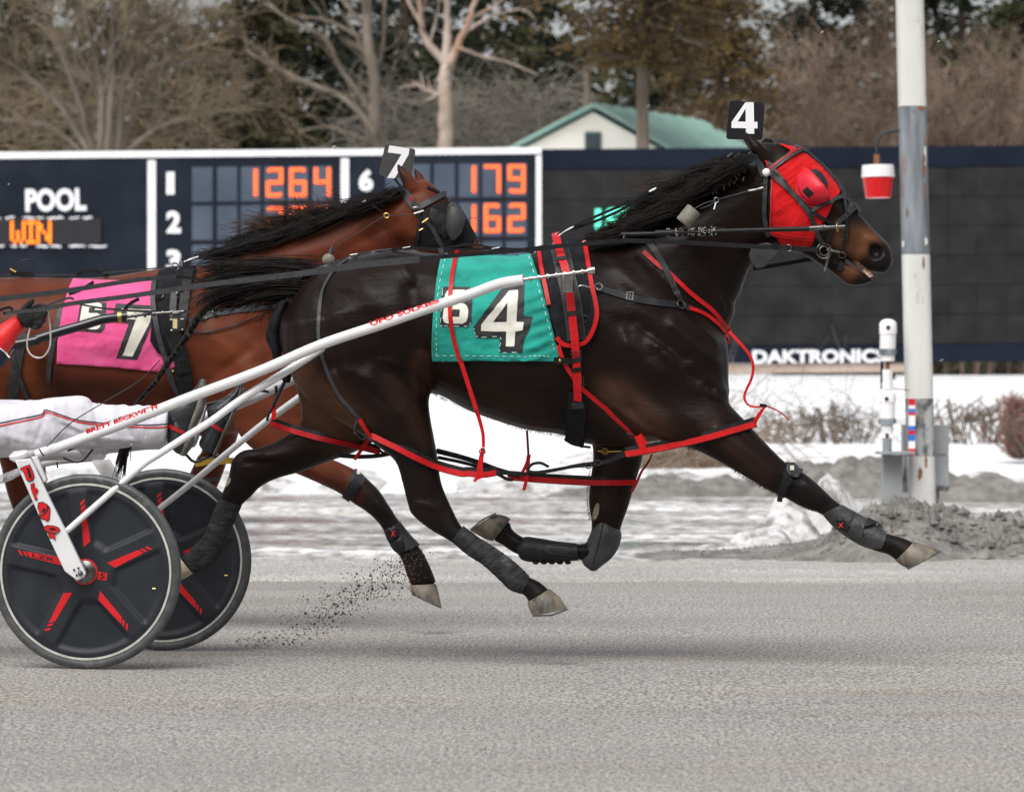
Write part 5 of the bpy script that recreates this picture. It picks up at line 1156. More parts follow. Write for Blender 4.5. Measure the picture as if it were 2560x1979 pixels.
# ---- hopples
hp = thing('hopples', 'red hopple straps looped round all four legs of the dark horse', 'hopples', P(Mw(700, 520), YA(1300) - .2))
def loop(px, w, yo, bv=bvA, free=False, lining=12):
    q = dens(px, 7); pts, nr = onto(bv, q, .012, YA, yo, raw=True)
    # keep the strap from diving between the legs
    pts = [P(s, min(p.y, YA(s[0]) + yo + .06)) for s, p in zip(q, pts)]
    ys = [p.y for p in pts]
    for _ in range(6): ys = [ys[0]] + [(ys[i - 1] + ys[i] + ys[i + 1]) / 3 for i in range(1, len(ys) - 1)] + [ys[-1]]
    pts = [P(s, y - .002) for s, y in zip(q, ys)]
    o = MB().ribbon(pts, V3((0, -1, .12)), w * PXM, .006).build('loop', 'strap_red', hp)
    seams(pts, V3((0, -1, .12)), w * PXM, .006, o)
    # the padded lining runs behind, standing a little above and below; the far half of the loop passes behind the leg
    pb = [p + V3((0, .007, lining * .35 * PXM)) for p in pts]
    MB().ribbon(pb, V3((0, -1, .12)), (w + lining * .9) * PXM, .007).build('lining', 'leather_black', o)
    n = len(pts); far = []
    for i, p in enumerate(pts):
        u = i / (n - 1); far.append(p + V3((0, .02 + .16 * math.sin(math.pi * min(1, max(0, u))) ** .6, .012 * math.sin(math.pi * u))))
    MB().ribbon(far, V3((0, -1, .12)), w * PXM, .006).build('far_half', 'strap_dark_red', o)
    return pts
loop(Cw((585, 1597), (700, 1578), (850, 1550), (1100, 1495), (1300, 1440), (1475, 1388)), 15, -.27)
loop(G((1440, 240), (1600, 318), (1760, 400), (1900, 460), (2050, 500)) + Mw((330, 500), (430, 508), (520, 495)), 14, -.27)
loop(G((755, 158), (900, 208), (1100, 262), (1300, 305), (1500, 352)), 13, .06)
loop(Mw((605, 525), (850, 545), (1150, 562), (1300, 563), (1472, 562)), 14, .06)
yn = YA(1350) - .24; yfz = YA(1350) + .10
air('connector', 'leather_black', Mw((1400, 372), (1300, 410), (1180, 440), (1050, 452), (900, 478), (800, 492), (740, 480), (760, 440), (820, 428), (880, 455)), (9, 7), yn, hp, t=.007)
air('connector', 'leather_black', Mw((1390, 350), (1320, 395), (1250, 420), (1100, 440), (950, 470), (760, 502), (640, 500), (520, 495)), (8, 9), yn + .01, hp, t=.007)
air('connector', 'leather_black', Mw((110, 345), (250, 380), (400, 425), (520, 470), (640, 505), (680, 520)), (14, 10), yfz, hp, t=.007)
air('connector', 'leather_black', Mw((120, 390), (270, 420), (400, 455), (520, 500), (600, 540), (640, 540)), (9, 8), yfz - .02, hp, t=.007)
air('connector', 'leather_black', G((1210, 375), (1350, 385), (1480, 380), (1600, 360)), (12, 10), YA(950) + .06, hp, t=.007)
air('connector', 'leather_black', G((1480, 340), (1560, 370), (1600, 372)), 6, YA(950) + .02, hp, t=.005)
strap('croup_hanger', 'rein_grey', Rw((655, 235), (560, 300), (490, 370), (435, 470), (408, 600), (400, 760), (415, 880), (450, 1010), (530, 1180), (620, 1290), (680, 1355)), 9, bvA, hp)
strap('hanger', 'strap_red', Rw((690, 1352), (725, 1410), (765, 1465)), 11, bvA, hp, off=.012)
air('hanger', 'strap_red', Rw((770, 1465), (730, 1510), (700, 1555), (675, 1590), (645, 1635)), (12, 8), YA(900) + .02, hp)
air('hanger', 'strap_red', Rw((700, 1540), (760, 1560), (815, 1580)), 11, YA(900) + .03, hp)
pts, nr = onto(bvA, Rw((660, 1350), (655, 1400), (660, 1450), (690, 1480), (730, 1470), (735, 1440)), .012, YA, step=5); MB().tube(pts, .003, 6).build('snap', 'steel', hp)
buckle(Rw(680, 1362), 16, 12, -.8, bvA, hp, off=.012)
air('hanger', 'strap_red', Rw((88, 1262), (95, 1310), (92, 1360)), 12, YA(690) + .05, hp)
cord('hanger_strap', 'leather_black', Rw((175, 1090), (140, 1160), (105, 1230), (90, 1260)), .008, YA(700) + .04, hp)
cord('hanger_strap', 'leather_black', Rw((108, 1130), (112, 1190), (95, 1260), (60, 1320), (48, 1370)), .006, YA(690) + .05, hp)
strap('cloth_hanger', 'strap_red', Rw((1346, 205), (1318, 340), (1302, 480), (1300, 620), (1315, 760), (1345, 880), (1385, 1010), (1430, 1150), (1475, 1290)), 10.5, bvCl, hp, off=.007)
air('cloth_hanger', 'strap_red', Rw((1470, 1275), (1500, 1370), (1522, 1460), (1525, 1550)), (10, 7), (YA(1190) - .26, yn), hp, nrm=V3((.35, -1, 0)))
air('hanger', 'strap_red', Mw((432, 325), (420, 380), (410, 450), (405, 520)), (9, 16), yn - .01, hp)
air('hanger', 'strap_red', Mw((425, 520), (385, 535), (372, 556)), 8, yn - .012, hp)
air('cloth_hanger', 'strap_dark_red', Mw((730, 205), (735, 290), (740, 370)), 6, YA(1320) + .2, hp)
air('hanger', 'strap_red', Mw((745, 370), (730, 430), (695, 500)), (10, 8), yfz - .03, hp); air('hanger', 'strap_red', Mw((740, 380), (735, 480), (722, 560), (708, 615)), (10, 8), yfz - .035, hp)
air('hanger', 'strap_dark_red', Mw((1582, 368), (1560, 420), (1510, 490), (1480, 560), (1445, 625)), (5, 7), yfz - .03, hp)
air('hanger', 'strap_red', Cw((665, 1470), (690, 1530), (718, 1590)), 15, YA(1610) - .285, hp); air('hanger', 'strap_red', Cw((680, 1460), (725, 1530)), 9, YA(1610) - .28, hp)
air('hanger', 'strap_red', Cw((1530, 1278), (1500, 1320), (1470, 1370)), (7, 11), YA(1900) - .22, hp)
cord('brass_snap', 'brass', Mw((1215, 342), (1250, 350), (1290, 348), (1385, 345)), .004, YA(1520) + .06, hp); oring(Mw(1262, 348), 7, .0024, bvA, hp, m='brass', Y=YA(1520) + .055, name='brass_ring')
for p in (Mw(1215, 425), Mw(1150, 445)): oring(p, 7, .0022, bvA, hp, Y=yn - .012)
oring(Mw(425, 350), 7, .002, bvA, hp, Y=yn - .012)
cord('girth_cord', 'leather_black', Mw((985, 262), (1030, 295), (1090, 312), (1165, 322)), .005, YA(1440) - .1, hp)
# ---- back strap, crupper, tail pad
bs = thing('crupper', 'black back strap and crupper running along the dark horse croup', 'crupper', P(Rw(650, 240), YA(890)))
strap('back_strap', 'rein_grey', Rw((330, 370), (450, 315), (560, 275), (650, 240), (760, 222), (900, 206)), 8, bvA, bs, yo=-.02)
air('back_strap', 'leather_black', Rw((900, 205), (1010, 190), (1150, 195), (1300, 205), (1450, 200), (1600, 195), (1800, 200), (1960, 175)), 7, YA(1150) - .06, bs)
air('back_strap', 'leather_black', Rw((1230, 195), (1330, 180), (1400, 165), (1480, 170), (1560, 185), (1640, 195)), 5, YA(1200) - .05, bs)
air('loop', 'rein_grey', Rw((1228, 190), (1250, 245)), 13, YA(1100) - .1, bs)
for q in ((1000, 190), (1610, 195), (640, 238)): MB().tube([P(Rw(q[0] - 26, q[1] + 3), YA(1100) - .08), P(Rw(q[0] + 26, q[1] - 6), YA(1100) - .08)], .0035, 6).build('clip', 'steel', bs)
strap('crupper_band', 'leather_black', Rw((340, 375), (280, 430), (225, 500), (185, 560), (140, 650)), 13, bvA, bs, off=.012, t=.02)
tp = [(Rw(200, 560), Rw(130, 560), .03, -.05), (Rw(165, 660), Rw(60, 700), .035, -.05), (Rw(140, 780), Rw(38, 800), .035, -.05), (Rw(145, 880), Rw(75, 890), .03, -.05), (Rw(150, 945), Rw(85, 940), .02, -.05)]
loft_mb(tp, YA, cap=.01).build('tail_pad', 'pad_black', bs)
loft_mb([(Rw(215, 1020), Rw(120, 1030), .02, .0), (Rw(215, 1060), Rw(135, 1070), .025, .0), (Rw(210, 1095), Rw(150, 1090), .02, .0)], YA, cap=.01).build('tail_pad', 'pad_black', bs)
# ---- red hood with eye cup
hd = thing('racing_hood', 'bright red racing hood with eye cup on the dark horse', 'racing hood', P(H(850, 700), YA(2010) - .12))
hoodpoly = H((652, 292), (720, 305), (800, 338), (890, 392), (985, 472), (1062, 565), (1098, 612), (1075, 655), (1035, 720), (1005, 790), (965, 850), (930, 930), (900, 985), (870, 998), (790, 1000), (690, 985), (660, 930), (618, 900), (622, 760), (630, 600), (628, 540), (590, 440), (580, 410), (640, 440), (700, 400), (755, 350), (700, 320))
hdo = patch('hood', hoodpoly, [], bvA, .006, 'hood_red', hd, YA, thick=.003, step=5, ripple=lambda s: .007 * abs(nz(s[0] * .035 + s[1] * .05, s[1] * .012, 3, 3)) + .004 * math.sin((s[0] * .9 + s[1] * .35) * .07), yo=-.06)
bvH = bvh_of(hdo)
patch('eye_opening', H((880, 476), (930, 474), (975, 510), (1003, 560), (1006, 610), (998, 648), (965, 620), (930, 565)), [], bvH, .003, 'sign_black', hd, YA, step=4)
cc = P(H(905, 600), 15); ctr, cn = onto(bvH, [H(900, 590)], .0, YA, raw=True); ctr = ctr[0]; cn = (cn[0] + V3((.3, -.2, 0))).normalized()
# cup: quarter-shell bulging outwards, open towards the muzzle
cupo = H((850, 468), (800, 530), (795, 590), (820, 650), (870, 695), (930, 712), (985, 695), (1012, 672)); rimo = H((850, 468), (880, 490), (925, 545), (960, 590), (985, 630), (1000, 655), (1006, 668), (1012, 672))
outp, onn = onto(bvH, dens(cupo, 5), .002, YA, raw=True); rimq = cr(rimo, max(1, len(outp) // 7))
rimq = [rimq[int(i * (len(rimq) - 1) / (len(outp) - 1))] for i in range(len(outp))]
mb = MB(); vs = []; K = 8
rimp, _r = onto(bvH, rimq, .002, YA, raw=True)
for a, b, i in zip(outp, rimp, range(len(outp))):
    u = i / (len(outp) - 1); hgt = .062 * math.sin(math.pi * min(1, max(0, u))) ** .75
    for k in range(K + 1):
        q = k / K; vs.append(a.lerp(b, q) + V3((.12, -1, .0)) * hgt * math.sin(q * math.pi * .56) )
n_ = len(outp)
mb.add(vs, [(i * (K + 1) + k, i * (K + 1) + k + 1, (i + 1) * (K + 1) + k + 1, (i + 1) * (K + 1) + k) for i in range(n_ - 1) for k in range(K)])
cup = mb.build('eye_cup', 'cup_red', hd, ang=80); sm = cup.modifiers.new('thick', 'SOLIDIFY'); sm.thickness = .003
bvC = bvh_of(cup)
patch('cup_vent', H((838, 620), (872, 592), (918, 634), (884, 668)), [], bvC, .004, 'sign_black', cup, YA, step=4)
strap('cup_trim', 'strap_red', cupo, 5, bvH, hd, off=.004, t=.005)
strap('hood_trim', 'strap_dark_red', H((628, 545), (622, 760), (618, 900), (660, 930)), 4, bvH, hd, off=.003, t=.003, yo=-.1)
strap('hood_band', 'strap_red', H((625, 905), (700, 925), (800, 940), (905, 945)), 11, bvH, hd, off=.003)
# ---- bridle
bd = thing('bridle', 'black leather bridle with steel bit rings over the red hood', 'bridle', P(H(950, 800), YA(2050) - .12))
bvHA = BVHTree.FromPolygons([v.co[:] for v in horseA.data.vertices] + [v.co[:] for v in hdo.data.vertices], [p.vertices[:] for p in horseA.data.polygons] + [tuple(i + len(horseA.data.vertices) for i in p.vertices) for p in hdo.data.polygons])
strap('crown_strap', 'leather_grey', H((515, 370), (545, 440), (580, 520)), 17, bvHA, bd, off=.006)
strap('throat_strap', 'leather_grey', H((590, 520), (584, 640), (580, 760), (592, 860), (605, 930)), 11, bvHA, bd, off=.006)
strap('brow_band', 'leather_grey', H((620, 478), (690, 425), (760, 378), (830, 345), (885, 345)), 14, bvHA, bd, off=.007, t=.006)
strap('brow_piping', 'strap_red', H((628, 470), (700, 412), (770, 366), (835, 336)), 3, bvHA, bd, off=.010, t=.004)
strap('cheek_strap', 'leather_grey', H((630, 505), (700, 575), (790, 660), (870, 760), (915, 850), (945, 925), (975, 975)), 11.5, bvHA, bd, off=.008)
strap('blind_strap', 'leather_black', H((600, 420), (680, 520), (760, 620), (840, 700), (930, 780), (1000, 825), (1055, 860)), 8, bvHA, bd, off=.006)
strap('nose_strap', 'leather_grey', H((895, 758), (980, 715), (1060, 678), (1130, 652)), 10, bvHA, bd, off=.008)
strap('over_check', 'leather_grey', H((650, 276), (720, 290), (800, 326), (890, 385), (970, 455), (1030, 520), (1075, 580), (1105, 650), (1125, 740), (1130, 800)), 8, bvHA, bd, off=.008, yo=-.05)
strap('over_check', 'leather_grey', H((1040, 525), (1090, 590), (1140, 650), (1165, 690)), 6, bvHA, bd, off=.008)
strap('nose_band', 'leather_grey', H((1062, 848), (1110, 805), (1150, 770), (1185, 745), (1225, 758)), 12, bvHA, bd, off=.008, t=.008)
strap('nose_band', 'leather_grey', H((1128, 780), (1150, 730), (1180, 710), (1210, 722), (1232, 765)), 9, bvHA, bd, off=.014, t=.006)
strap('check_bit_strap', 'leather_black', H((1130, 790), (1138, 860), (1130, 920), (1118, 980), (1110, 1020)), 10, bvHA, bd, off=.008)
strap('chin_strap', 'leather_black', H((1050, 850), (1030, 900), (1005, 960)), 9, bvHA, bd, off=.006)
strap('chin_strap', 'leather_black', H((1110, 1065), (1100, 1110), (1095, 1160)), 12, bvHA, bd, off=.006)
for q, w_, h_, a in ((H(642, 517), 14, 14, -.8), (H(582, 592), 14, 14, 0), (H(893, 785), 15, 12, -.6), (H(1125, 930), 15, 12, .1)): buckle(q, w_, h_, a, bvHA, bd, off=.013)
bb, _n = onto(bvHA, [H(595, 500)], .012, YA, raw=True); MB().ball(bb[0], .0155, 16, 12).build('rosette', 'plastic_white', bd)
br_, _n = onto(bvA, [H(982, 1015)], .014, YA, raw=True); MB().ring(br_[0], (0.1, -1, 0), .027, .0035, 30, 8).build('bit_ring', 'steel', bd); MB().ring(br_[0] + V3((0, -.004, 0)), (.2, -1, 0), .017, .003, 24, 8).build('bit_ring', 'steel', bd)
cord('bit_shank', 'steel', H((1022, 1005), (1010, 1080), (988, 1168)), .0055, br_[0].y - .006, bd); cord('bit_shank', 'steel', H((1000, 1020), (1050, 1032), (1088, 1040)), .005, br_[0].y - .004, bd)
oring(H(1110, 1046), 9, .0024, bvA, bd, off=.012); MB().ring(P(H(965, 1115), br_[0].y + .05), (0, -1, .2), .013, .002).build('ring', 'steel', bd)
# grey gullet shade and the strap under the throat
gs = H((468, 1060), (485, 1015), (530, 985), (600, 972), (690, 1008), (655, 1060), (610, 1110), (570, 1145), (520, 1152), (485, 1110))
ysh = YA(1910) - .10
mb = MB(); mb.prism([P(p, ysh) for p in gs], (0, .012, 0)); tag(mb.build('throat_shade', 'shade_grey', bev=.004), 'grey flat throat shade hanging below the red hood', 'shade')
# ---- head number
def plate(name, label, quad, ch, gq, Y, post=None, black='sign_black'):
    t = thing(name, label, 'number plate', P(quad[3], Y))
    tl, tr, br, bl_ = quad; pl = []
    for i, p in enumerate(quad):            # rounded corners
        a = np.array(quad[i - 1], float); b = np.array(p, float); c = np.array(quad[(i + 1) % 4], float)
        u = b + (a - b) / np.linalg.norm(a - b) * 8; v = b + (c - b) / np.linalg.norm(c - b) * 8
        for k in range(5): q = k / 4; pl.append(tuple(u * (1 - q) ** 2 + b * 2 * q * (1 - q) + v * q * q))
    MB().prism([P(p, Y) for p in pl], (0, .004, 0)).build('plate', black, t, smooth=False)
    o, hs2 = glyph(ch, gq); patch('number', o, hs2, None, 0, 'sign_white', t, lambda x: Y - .002, yo=0, step=20)
    if post: cord('stem', 'sign_black', post, .006, Y + .012, t)
    return t
plate('head_number', 'black head plate with white four above the red hood', H((338, 4), (578, 20), (562, 274), (314, 268)), '4', H((350, 16), (526, 16), (530, 232), (352, 228)), YA(1880) + .0, H((440, 260), (480, 330), (560, 380)))
# ---- check rein, ear-plug cord, head pole
ck = thing('check_rein', 'black check rein from the dark horse poll back to its saddle', 'check rein', P(Dw(1390, 410), YA(1600)))
air('rein', 'leather_black', H((500, 352), (430, 365), (340, 385), (250, 400), (205, 418)) , 8, YA(1800) - .05, ck)
air('rein', 'leather_black', H((205, 418), (60, 470)) + [Dw(1450, 388), Dw(1392, 406)], 4, (YA(1770) - .06, YA(1630) - .1), ck)
air('rein', 'leather_black', [Dw(1392, 406), Dw(1330, 436), Dw(1270, 462), Dw(1222, 484)], 7, (YA(1630) - .12, YA(1430) - .12), ck)
air('rein', 'leather_black', [Dw(1392, 412), Dw(1330, 445), Dw(1275, 470), Dw(1224, 488)], 7, (YA(1630) - .115, YA(1430) - .115), ck)
cord('snap', 'steel', [Dw(1224, 484), Dw(1205, 494), Dw(1190, 506)], .005, YA(1430) - .12, ck); cord('snap', 'steel', [Dw(1400, 402), Dw(1385, 410)], .006, YA(1630) - .125, ck)
for q in ((345, 378), (395, 382), (490, 358)): cord('clip', 'leather_grey', H((q[0] - 22, q[1] + 12), (q[0] + 14, q[1] - 14)), .004, YA(1830) - .07, ck)
ep = thing('ear_plug_cord', 'thin cord with grey foam plug trailing from the bridle of the dark horse', 'cord', P(H(70, 785), YA(1730) - .2))
cord('cord', 'leather_black', H((565, 600), (470, 622), (300, 668), (250, 683), (170, 705), (95, 745)), .0025, (YA(1900) - .14, YA(1730) - .2), ep); cord('cord', 'leather_black', H((245, 688), (200, 720), (140, 742)), .002, YA(1780) - .19, ep)
cord('clip', 'steel', H((570, 598), (520, 612), (465, 622)), .0045, YA(1890) - .145, ep); MB().ring(P(H(248, 683), YA(1790) - .185), (0, -1, 0), .009, .002).build('ring', 'steel', ep)
cord('tab', 'plastic_white', H((245, 700), (232, 745)), .003, YA(1785) - .19, ep)
MB().lathe([(.0, 0), (.027, .0), (.030, .004), (.030, .062), (.027, .066), (0, .066)], P(H(98, 745), YA(1730) - .2), P(H(28, 830), YA(1725) - .2) - P(H(98, 745), YA(1730) - .2), n=20).build('foam_plug', 'foam_grey', ep)
pole = thing('head_pole', 'black head pole with beaded wrap along the dark horse neck', 'head pole', P(H(0, 890), YA(1750) - .2))
yh0, yh1 = YA(1560) - .20, YA(2100) - .15
def hy(x): return yh0 + (yh1 - yh0) * (x - 1553) / (2112 - 1553)
cord('rod', 'leather_black', [Cw(555, 100), Cw(830, 92), Cw(1290, 74), H(880, 878)], .0092, (yh0, hy(2022)), pole, 10)
cord('sleeve', 'steel', [H(880, 876), H(955, 872)], .0105, hy(2040), pole, 12); cord('tip', 'steel', [H(955, 871), H(975, 870), H(1000, 870), H(1125, 865)], .008, hy(2080), pole, 12)
for x in (966, 985): cord('collar', 'steel', [H(x - 4, 871), H(x + 8, 870)], .0125, hy(2056), pole, 12)
MB().ring(P(H(1075, 868), hy(2095)), (1, -.3, 0), .016, .002).build('ring', 'brass', pole)
cord('wrap', 'leather_black', [Cw(785, 92), Cw(900, 88), Cw(1100, 82), Cw(1270, 74)], .0135, hy(1720), pole, 10)
mb = MB(); rg = random.Random(2)
for k in range(5):
    for j in range(26):
        u = rg.random(); cx_ = 875 + k * 76 + rg.uniform(-26, 26); c = P(Cw(cx_, 88 - (cx_ - 875) * .04), hy(1670 + k * 28)); a = rg.uniform(0, 6.28)
        mb.ball(c + V3((0, math.cos(a), math.sin(a))) * .0145, .0032, 6, 4)
mb.build('wrap_beads', 'steel_bright', pole)
MB().ring(P(Cw(580, 128), yh0), (1, -.35, 0), .014, .0028).build('rein_ring', 'steel', pole)
# ---- driving reins of the dark horse
rn = thing('driving_reins', 'long grey driving reins from the gloved hand to the dark horse bit', 'reins', P(Rw(0, 400), 15.2))
air('rein', 'rein_grey', [T(40, 498), T(300, 470), T(500, 432), T(900, 380), T(1450, 300), Rw(0, 398), Rw(300, 362), Rw(700, 305), Rw(1090, 268)], (9, 17), (15.30, YA(1050) - .30), rn)
air('rein', 'leather_black', [Rw(1090, 265), Rw(1350, 240), Rw(1700, 212), Cw(0, 195), Cw(110, 180), Cw(350, 158), Cw(560, 142), Cw(800, 145), Cw(1200, 165), Cw(1560, 185), H(640, 1000), H(740, 1008), H(940, 1022)], (11, 11), (YA(1050) - .30, YA(2040) - .16), rn)
air('keeper', 'leather_black', H((655, 975), (655, 1025)), 13, YA(1940) - .175, rn); buckle(H(745, 1010), 14, 17, 0, bvA, rn, off=.03) if False else cord('buckle', 'steel', H((735, 990), (755, 992), (755, 1030), (735, 1030)), .002, YA(1970) - .18, rn)
air('rein', 'leather_black', H((500, 1152), (700, 1120), (870, 1090), (965, 1080)), 10, (YA(1900) + .1, YA(2050) + .1), rn)
# ---- leg wraps and boots
def wrap(name, label, m, nodes, yf=YA, cat='leg boot', sub=6, cap=.004, grow=1.0, group=None):
    t = thing(name, label, cat, P(nodes[0][0], yf(nodes[0][0][0]) + nodes[0][3]), group)
    r = loft_rings(nodes, yf, sub=sub, n=24, cap=cap); mb = MB(); n = 24
    vs = [v for q in r for v in q]
    fs = [(i * n + k, i * n + (k + 1) % n, (i + 1) * n + (k + 1) % n, (i + 1) * n + k) for i in range(len(r) - 1) for k in range(n)]
    fs.append(tuple(range(n - 1, -1, -1))); fs.append(tuple((len(r) - 1) * n + k for k in range(n)))
    mb.add(vs, fs); o = mb.build('shell', m, t, ang=60)
    return t, o, r
def spiral(r, parent, m, turns, rad=.0016):
    """edges of the bandage turns, laid on the shell"""
    mb = MB(); n = len(r[0]); pts = []; tot = turns * 24
    for i in range(tot):
        u = 2 + (len(r) - 5) * i / (tot - 1); j = int(u); f = u - j; k = i % n
        c = sum(r[j], V3()) / n; p = r[j][k].lerp(r[min(j + 1, len(r) - 1)][k], f); pts.append(p + (p - c).normalized() * .0004)
    mb.tube(pts, rad, 5); return mb.build('wrap_edge', m, parent)
tw, o, r = wrap('leg_bandage', 'grey bandage on the dark horse hind leg swung forward', 'bandage', [(Mw(298, 858), Mw(213, 962), .040, NEAR), (Mw(410, 940), Mw(315, 1050), .037, NEAR), (Mw(530, 1015), Mw(430, 1125), .036, NEAR), (Mw(655, 1110), Mw(540, 1225), .038, NEAR), (Mw(738, 1190), Mw(610, 1292), .042, NEAR), (Mw(745, 1215), Mw(690, 1322), .038, NEAR)], cat='bandage'); spiral(r, tw, 'bandage', 11)
tw, o, r = wrap('leg_bandage', 'grey bandage on the dark horse hind leg trailing between the wheels', 'bandage', [(G(558, 722), G(402, 668), .040, FAR), (G(510, 830), G(350, 800), .037, FAR), (G(450, 970), G(298, 922), .037, FAR), (G(400, 1075), G(235, 990), .042, FAR), (G(320, 1150), G(185, 1042), .041, FAR), (G(238, 1178), G(152, 1070), .037, FAR)], cat='bandage'); spiral(r, tw, 'bandage', 11)
tw, o, r = wrap('knee_strap_boot', 'black knee boot strap on the dark horse reaching foreleg', 'leather_black', [(F(738, 555), F(655, 772), .060, NEAR), (F(762, 585), F(680, 795), .059, NEAR), (F(790, 600), F(705, 805), .056, NEAR)])
bvK = bvh_of(o); patch('flap', F((722, 560), (780, 560), (838, 622), (800, 672), (745, 662), (722, 620)), [], bvA, .014, 'leather_grey', tw, YA, thick=.004, step=5); strap('strap', 'leather_black', F((745, 670), (715, 720), (685, 790), (680, 830)), 13, bvA, tw, off=.016); buckle(F(737, 690), 15, 13, -.6, bvA, tw, off=.02)
MB().box(P(F(765, 597), YA(1980) - .24), (.014, .004, .016)).build('tag', 'patch_white', tw)
tw, o, r = wrap('tendon_boot', 'dark grey tendon boot above the reaching fore hoof of the dark horse', 'boot_grey', [(F(1108, 848), F(968, 912), .040, NEAR), (F(1190, 893), F(1045, 1000), .039, NEAR), (F(1290, 950), F(1150, 1080), .041, NEAR), (F(1380, 1012), F(1260, 1140), .044, NEAR), (F(1410, 1040), F(1365, 1164), .042, NEAR)])
bvT = bvh_of(o); patch('strap_tab', F((1065, 945), (1110, 938), (1165, 995), (1140, 1035), (1085, 1010)), [], bvT, .004, 'boot_black', tw, YA, thick=.004, step=5); patch('strap_tab', F((1140, 1040), (1175, 985), (1235, 985), (1258, 1050), (1225, 1100), (1170, 1080)), [], bvT, .006, 'leather_grey', tw, YA, thick=.005, step=5)
patch('flap', F((1250, 1010), (1280, 935), (1350, 965), (1395, 1015), (1340, 985), (1300, 1000)), [], bvT, .012, 'boot_black', tw, YA, thick=.008, step=5); cord('strap_edge', 'decal_black', F((1190, 900), (1165, 950), (1140, 985)), .002, onto(bvT, [F(1160, 950)], .004, YA, raw=True)[0][0].y, tw); cord('logo', 'decal_red', F((1085, 975), (1112, 1005)), .002, onto(bvT, [F(1098, 990)], .009, YA, raw=True)[0][0].y, tw); cord('logo', 'decal_red', F((1085, 1005), (1112, 972)), .002, onto(bvT, [F(1098, 990)], .009, YA, raw=True)[0][0].y, tw)
buckle(F(1240, 1080), 9, 10, -.5, bvT, tw, off=.01)
tw, o, r = wrap('knee_boot', 'rounded grey knee boot on the dark horse folded foreleg', 'boot_grey', [(Mw(1330, 845), Mw(1190, 818), .050, FAR), (Mw(1375, 905), Mw(1165, 900), .058, FAR), (Mw(1358, 1000), Mw(1128, 985), .056, FAR), (Mw(1310, 1075), Mw(1100, 1060), .050, FAR), (Mw(1255, 1120), Mw(1115, 1120), .042, FAR), (Mw(1215, 1152), Mw(1155, 1155), .03, FAR)], cap=.006)
cord('seam', 'boot_black', Mw((1250, 830), (1225, 950), (1190, 1080), (1180, 1150)), .002, YA(1500) + FAR - .058, tw)
tw, o, r = wrap('shin_boot', 'black shin boot on the dark horse folded foreleg', 'boot_black', [(Mw(1070, 975), Mw(1080, 1092), .043, FAR), (Mw(930, 960), Mw(930, 1108), .042, FAR), (Mw(800, 938), Mw(770, 1105), .044, FAR), (Mw(715, 932), Mw(690, 1085), .046, FAR), (Mw(668, 975), Mw(660, 1030), .036, FAR)])
bvS = bvh_of(o)
for a in ((0, 0), (22, 14), (44, 26)): strap('moulded_line', 'leather_grey', Mw((1060 - a[0], 985 + a[1]), (880 + a[0] * .3, 990 + a[1] * .4), (870 + a[0] * .4, 1040 - a[1] * .2), (1050 - a[0], 1062 - a[1])), 2, bvS, tw, off=.001, t=.002)
mb = MB()
for k in range(5): mb.ball(P(Mw(790 + k * 55, 1108), YA(1360) + FAR - .01), (.012, .02, .007), 8, 6)
mb.build('boot_studs', 'boot_black', tw)
# ------------------------------------------------------------------ harness of the bay
PXM = 0.00166
cl2 = thing('saddle_cloth', 'pink number cloth with a white seven on the bay horse', 'saddle cloth', P(T(700, 600), YB(260) - .3))
ol = T((500, 272), (620, 278), (760, 284), (900, 286), (1045, 290), (1050, 480), (1075, 640), (1120, 760), (1205, 850), (1150, 905), (1000, 890), (800, 868), (600, 855), (390, 842), (395, 700), (415, 560), (440, 440), (470, 340))
def rip2(s):
    x, y = s[0] * 2.73, (s[1] - 600) * 2.73
    return max(-.003, .004 * math.sin(x * .012 - y * .01) + .006 * nz(x * .006, y * .012, 2, 3) + .006 * math.exp(-((x - 1060) / 110) ** 2) * math.sin(y * .03 + x * .03))
c2 = patch('cloth', ol, [], bvB, .008, 'cloth_pink', cl2, YB, thick=.002, step=5, ripple=rip2); bvC2 = bvh_of(c2)
oc = lambda n, p, h, off, m: patch(n, p, h, bvC2, off, m, cl2, YB, step=5)
oc('number_patch', T((548, 425), (728, 428), (716, 600), (690, 632), (540, 622), (524, 600)), [], .002, 'patch_black'); oc('number', *glyph('6', T((566, 428), (700, 430), (688, 612), (536, 606))), .004, 'patch_white')
oc('number_patch', T((792, 432), (1058, 450), (1040, 570), (935, 818), (792, 808), (880, 570), (760, 560)), [], .002, 'patch_black'); oc('number', T((830, 470), (1040, 478), (1025, 560), (905, 795), (838, 790), (930, 545), (822, 535)), [], .004, 'patch_white')
sd2 = thing('harness_saddle', 'all black harness saddle on the bay horse beside the pink cloth', 'harness saddle', P(T(1180, 500), YB(430) - .33))
pd2 = patch('pad', T((1085, 232), (1200, 205), (1340, 200), (1310, 330), (1275, 470), (1250, 620), (1215, 740), (1150, 792), (1080, 770), (1030, 690), (1040, 560), (1055, 380)), [], bvB, .016, 'pad_black', sd2, YB, thick=.012, step=6)
bvP2 = bvh_of(pd2)
strap('flap', 'leather_grey', T((1060, 300), (1050, 420), (1075, 600), (1130, 800), (1180, 960), (1240, 1060)), 11, bvB, sd2, YB, off=.024)
strap('flap', 'leather_grey', T((1195, 380), (1185, 480), (1190, 560)), 15, bvB, sd2, YB, off=.03); strap('flap', 'leather_black', T((1290, 230), (1260, 420), (1235, 620)), 20, bvB, sd2, YB, off=.026)
strap('girth', 'leather_black', T((1180, 640), (1225, 760), (1255, 880), (1270, 1010), (1275, 1060)), 34, bvB, sd2, YB, off=.026, t=.01)
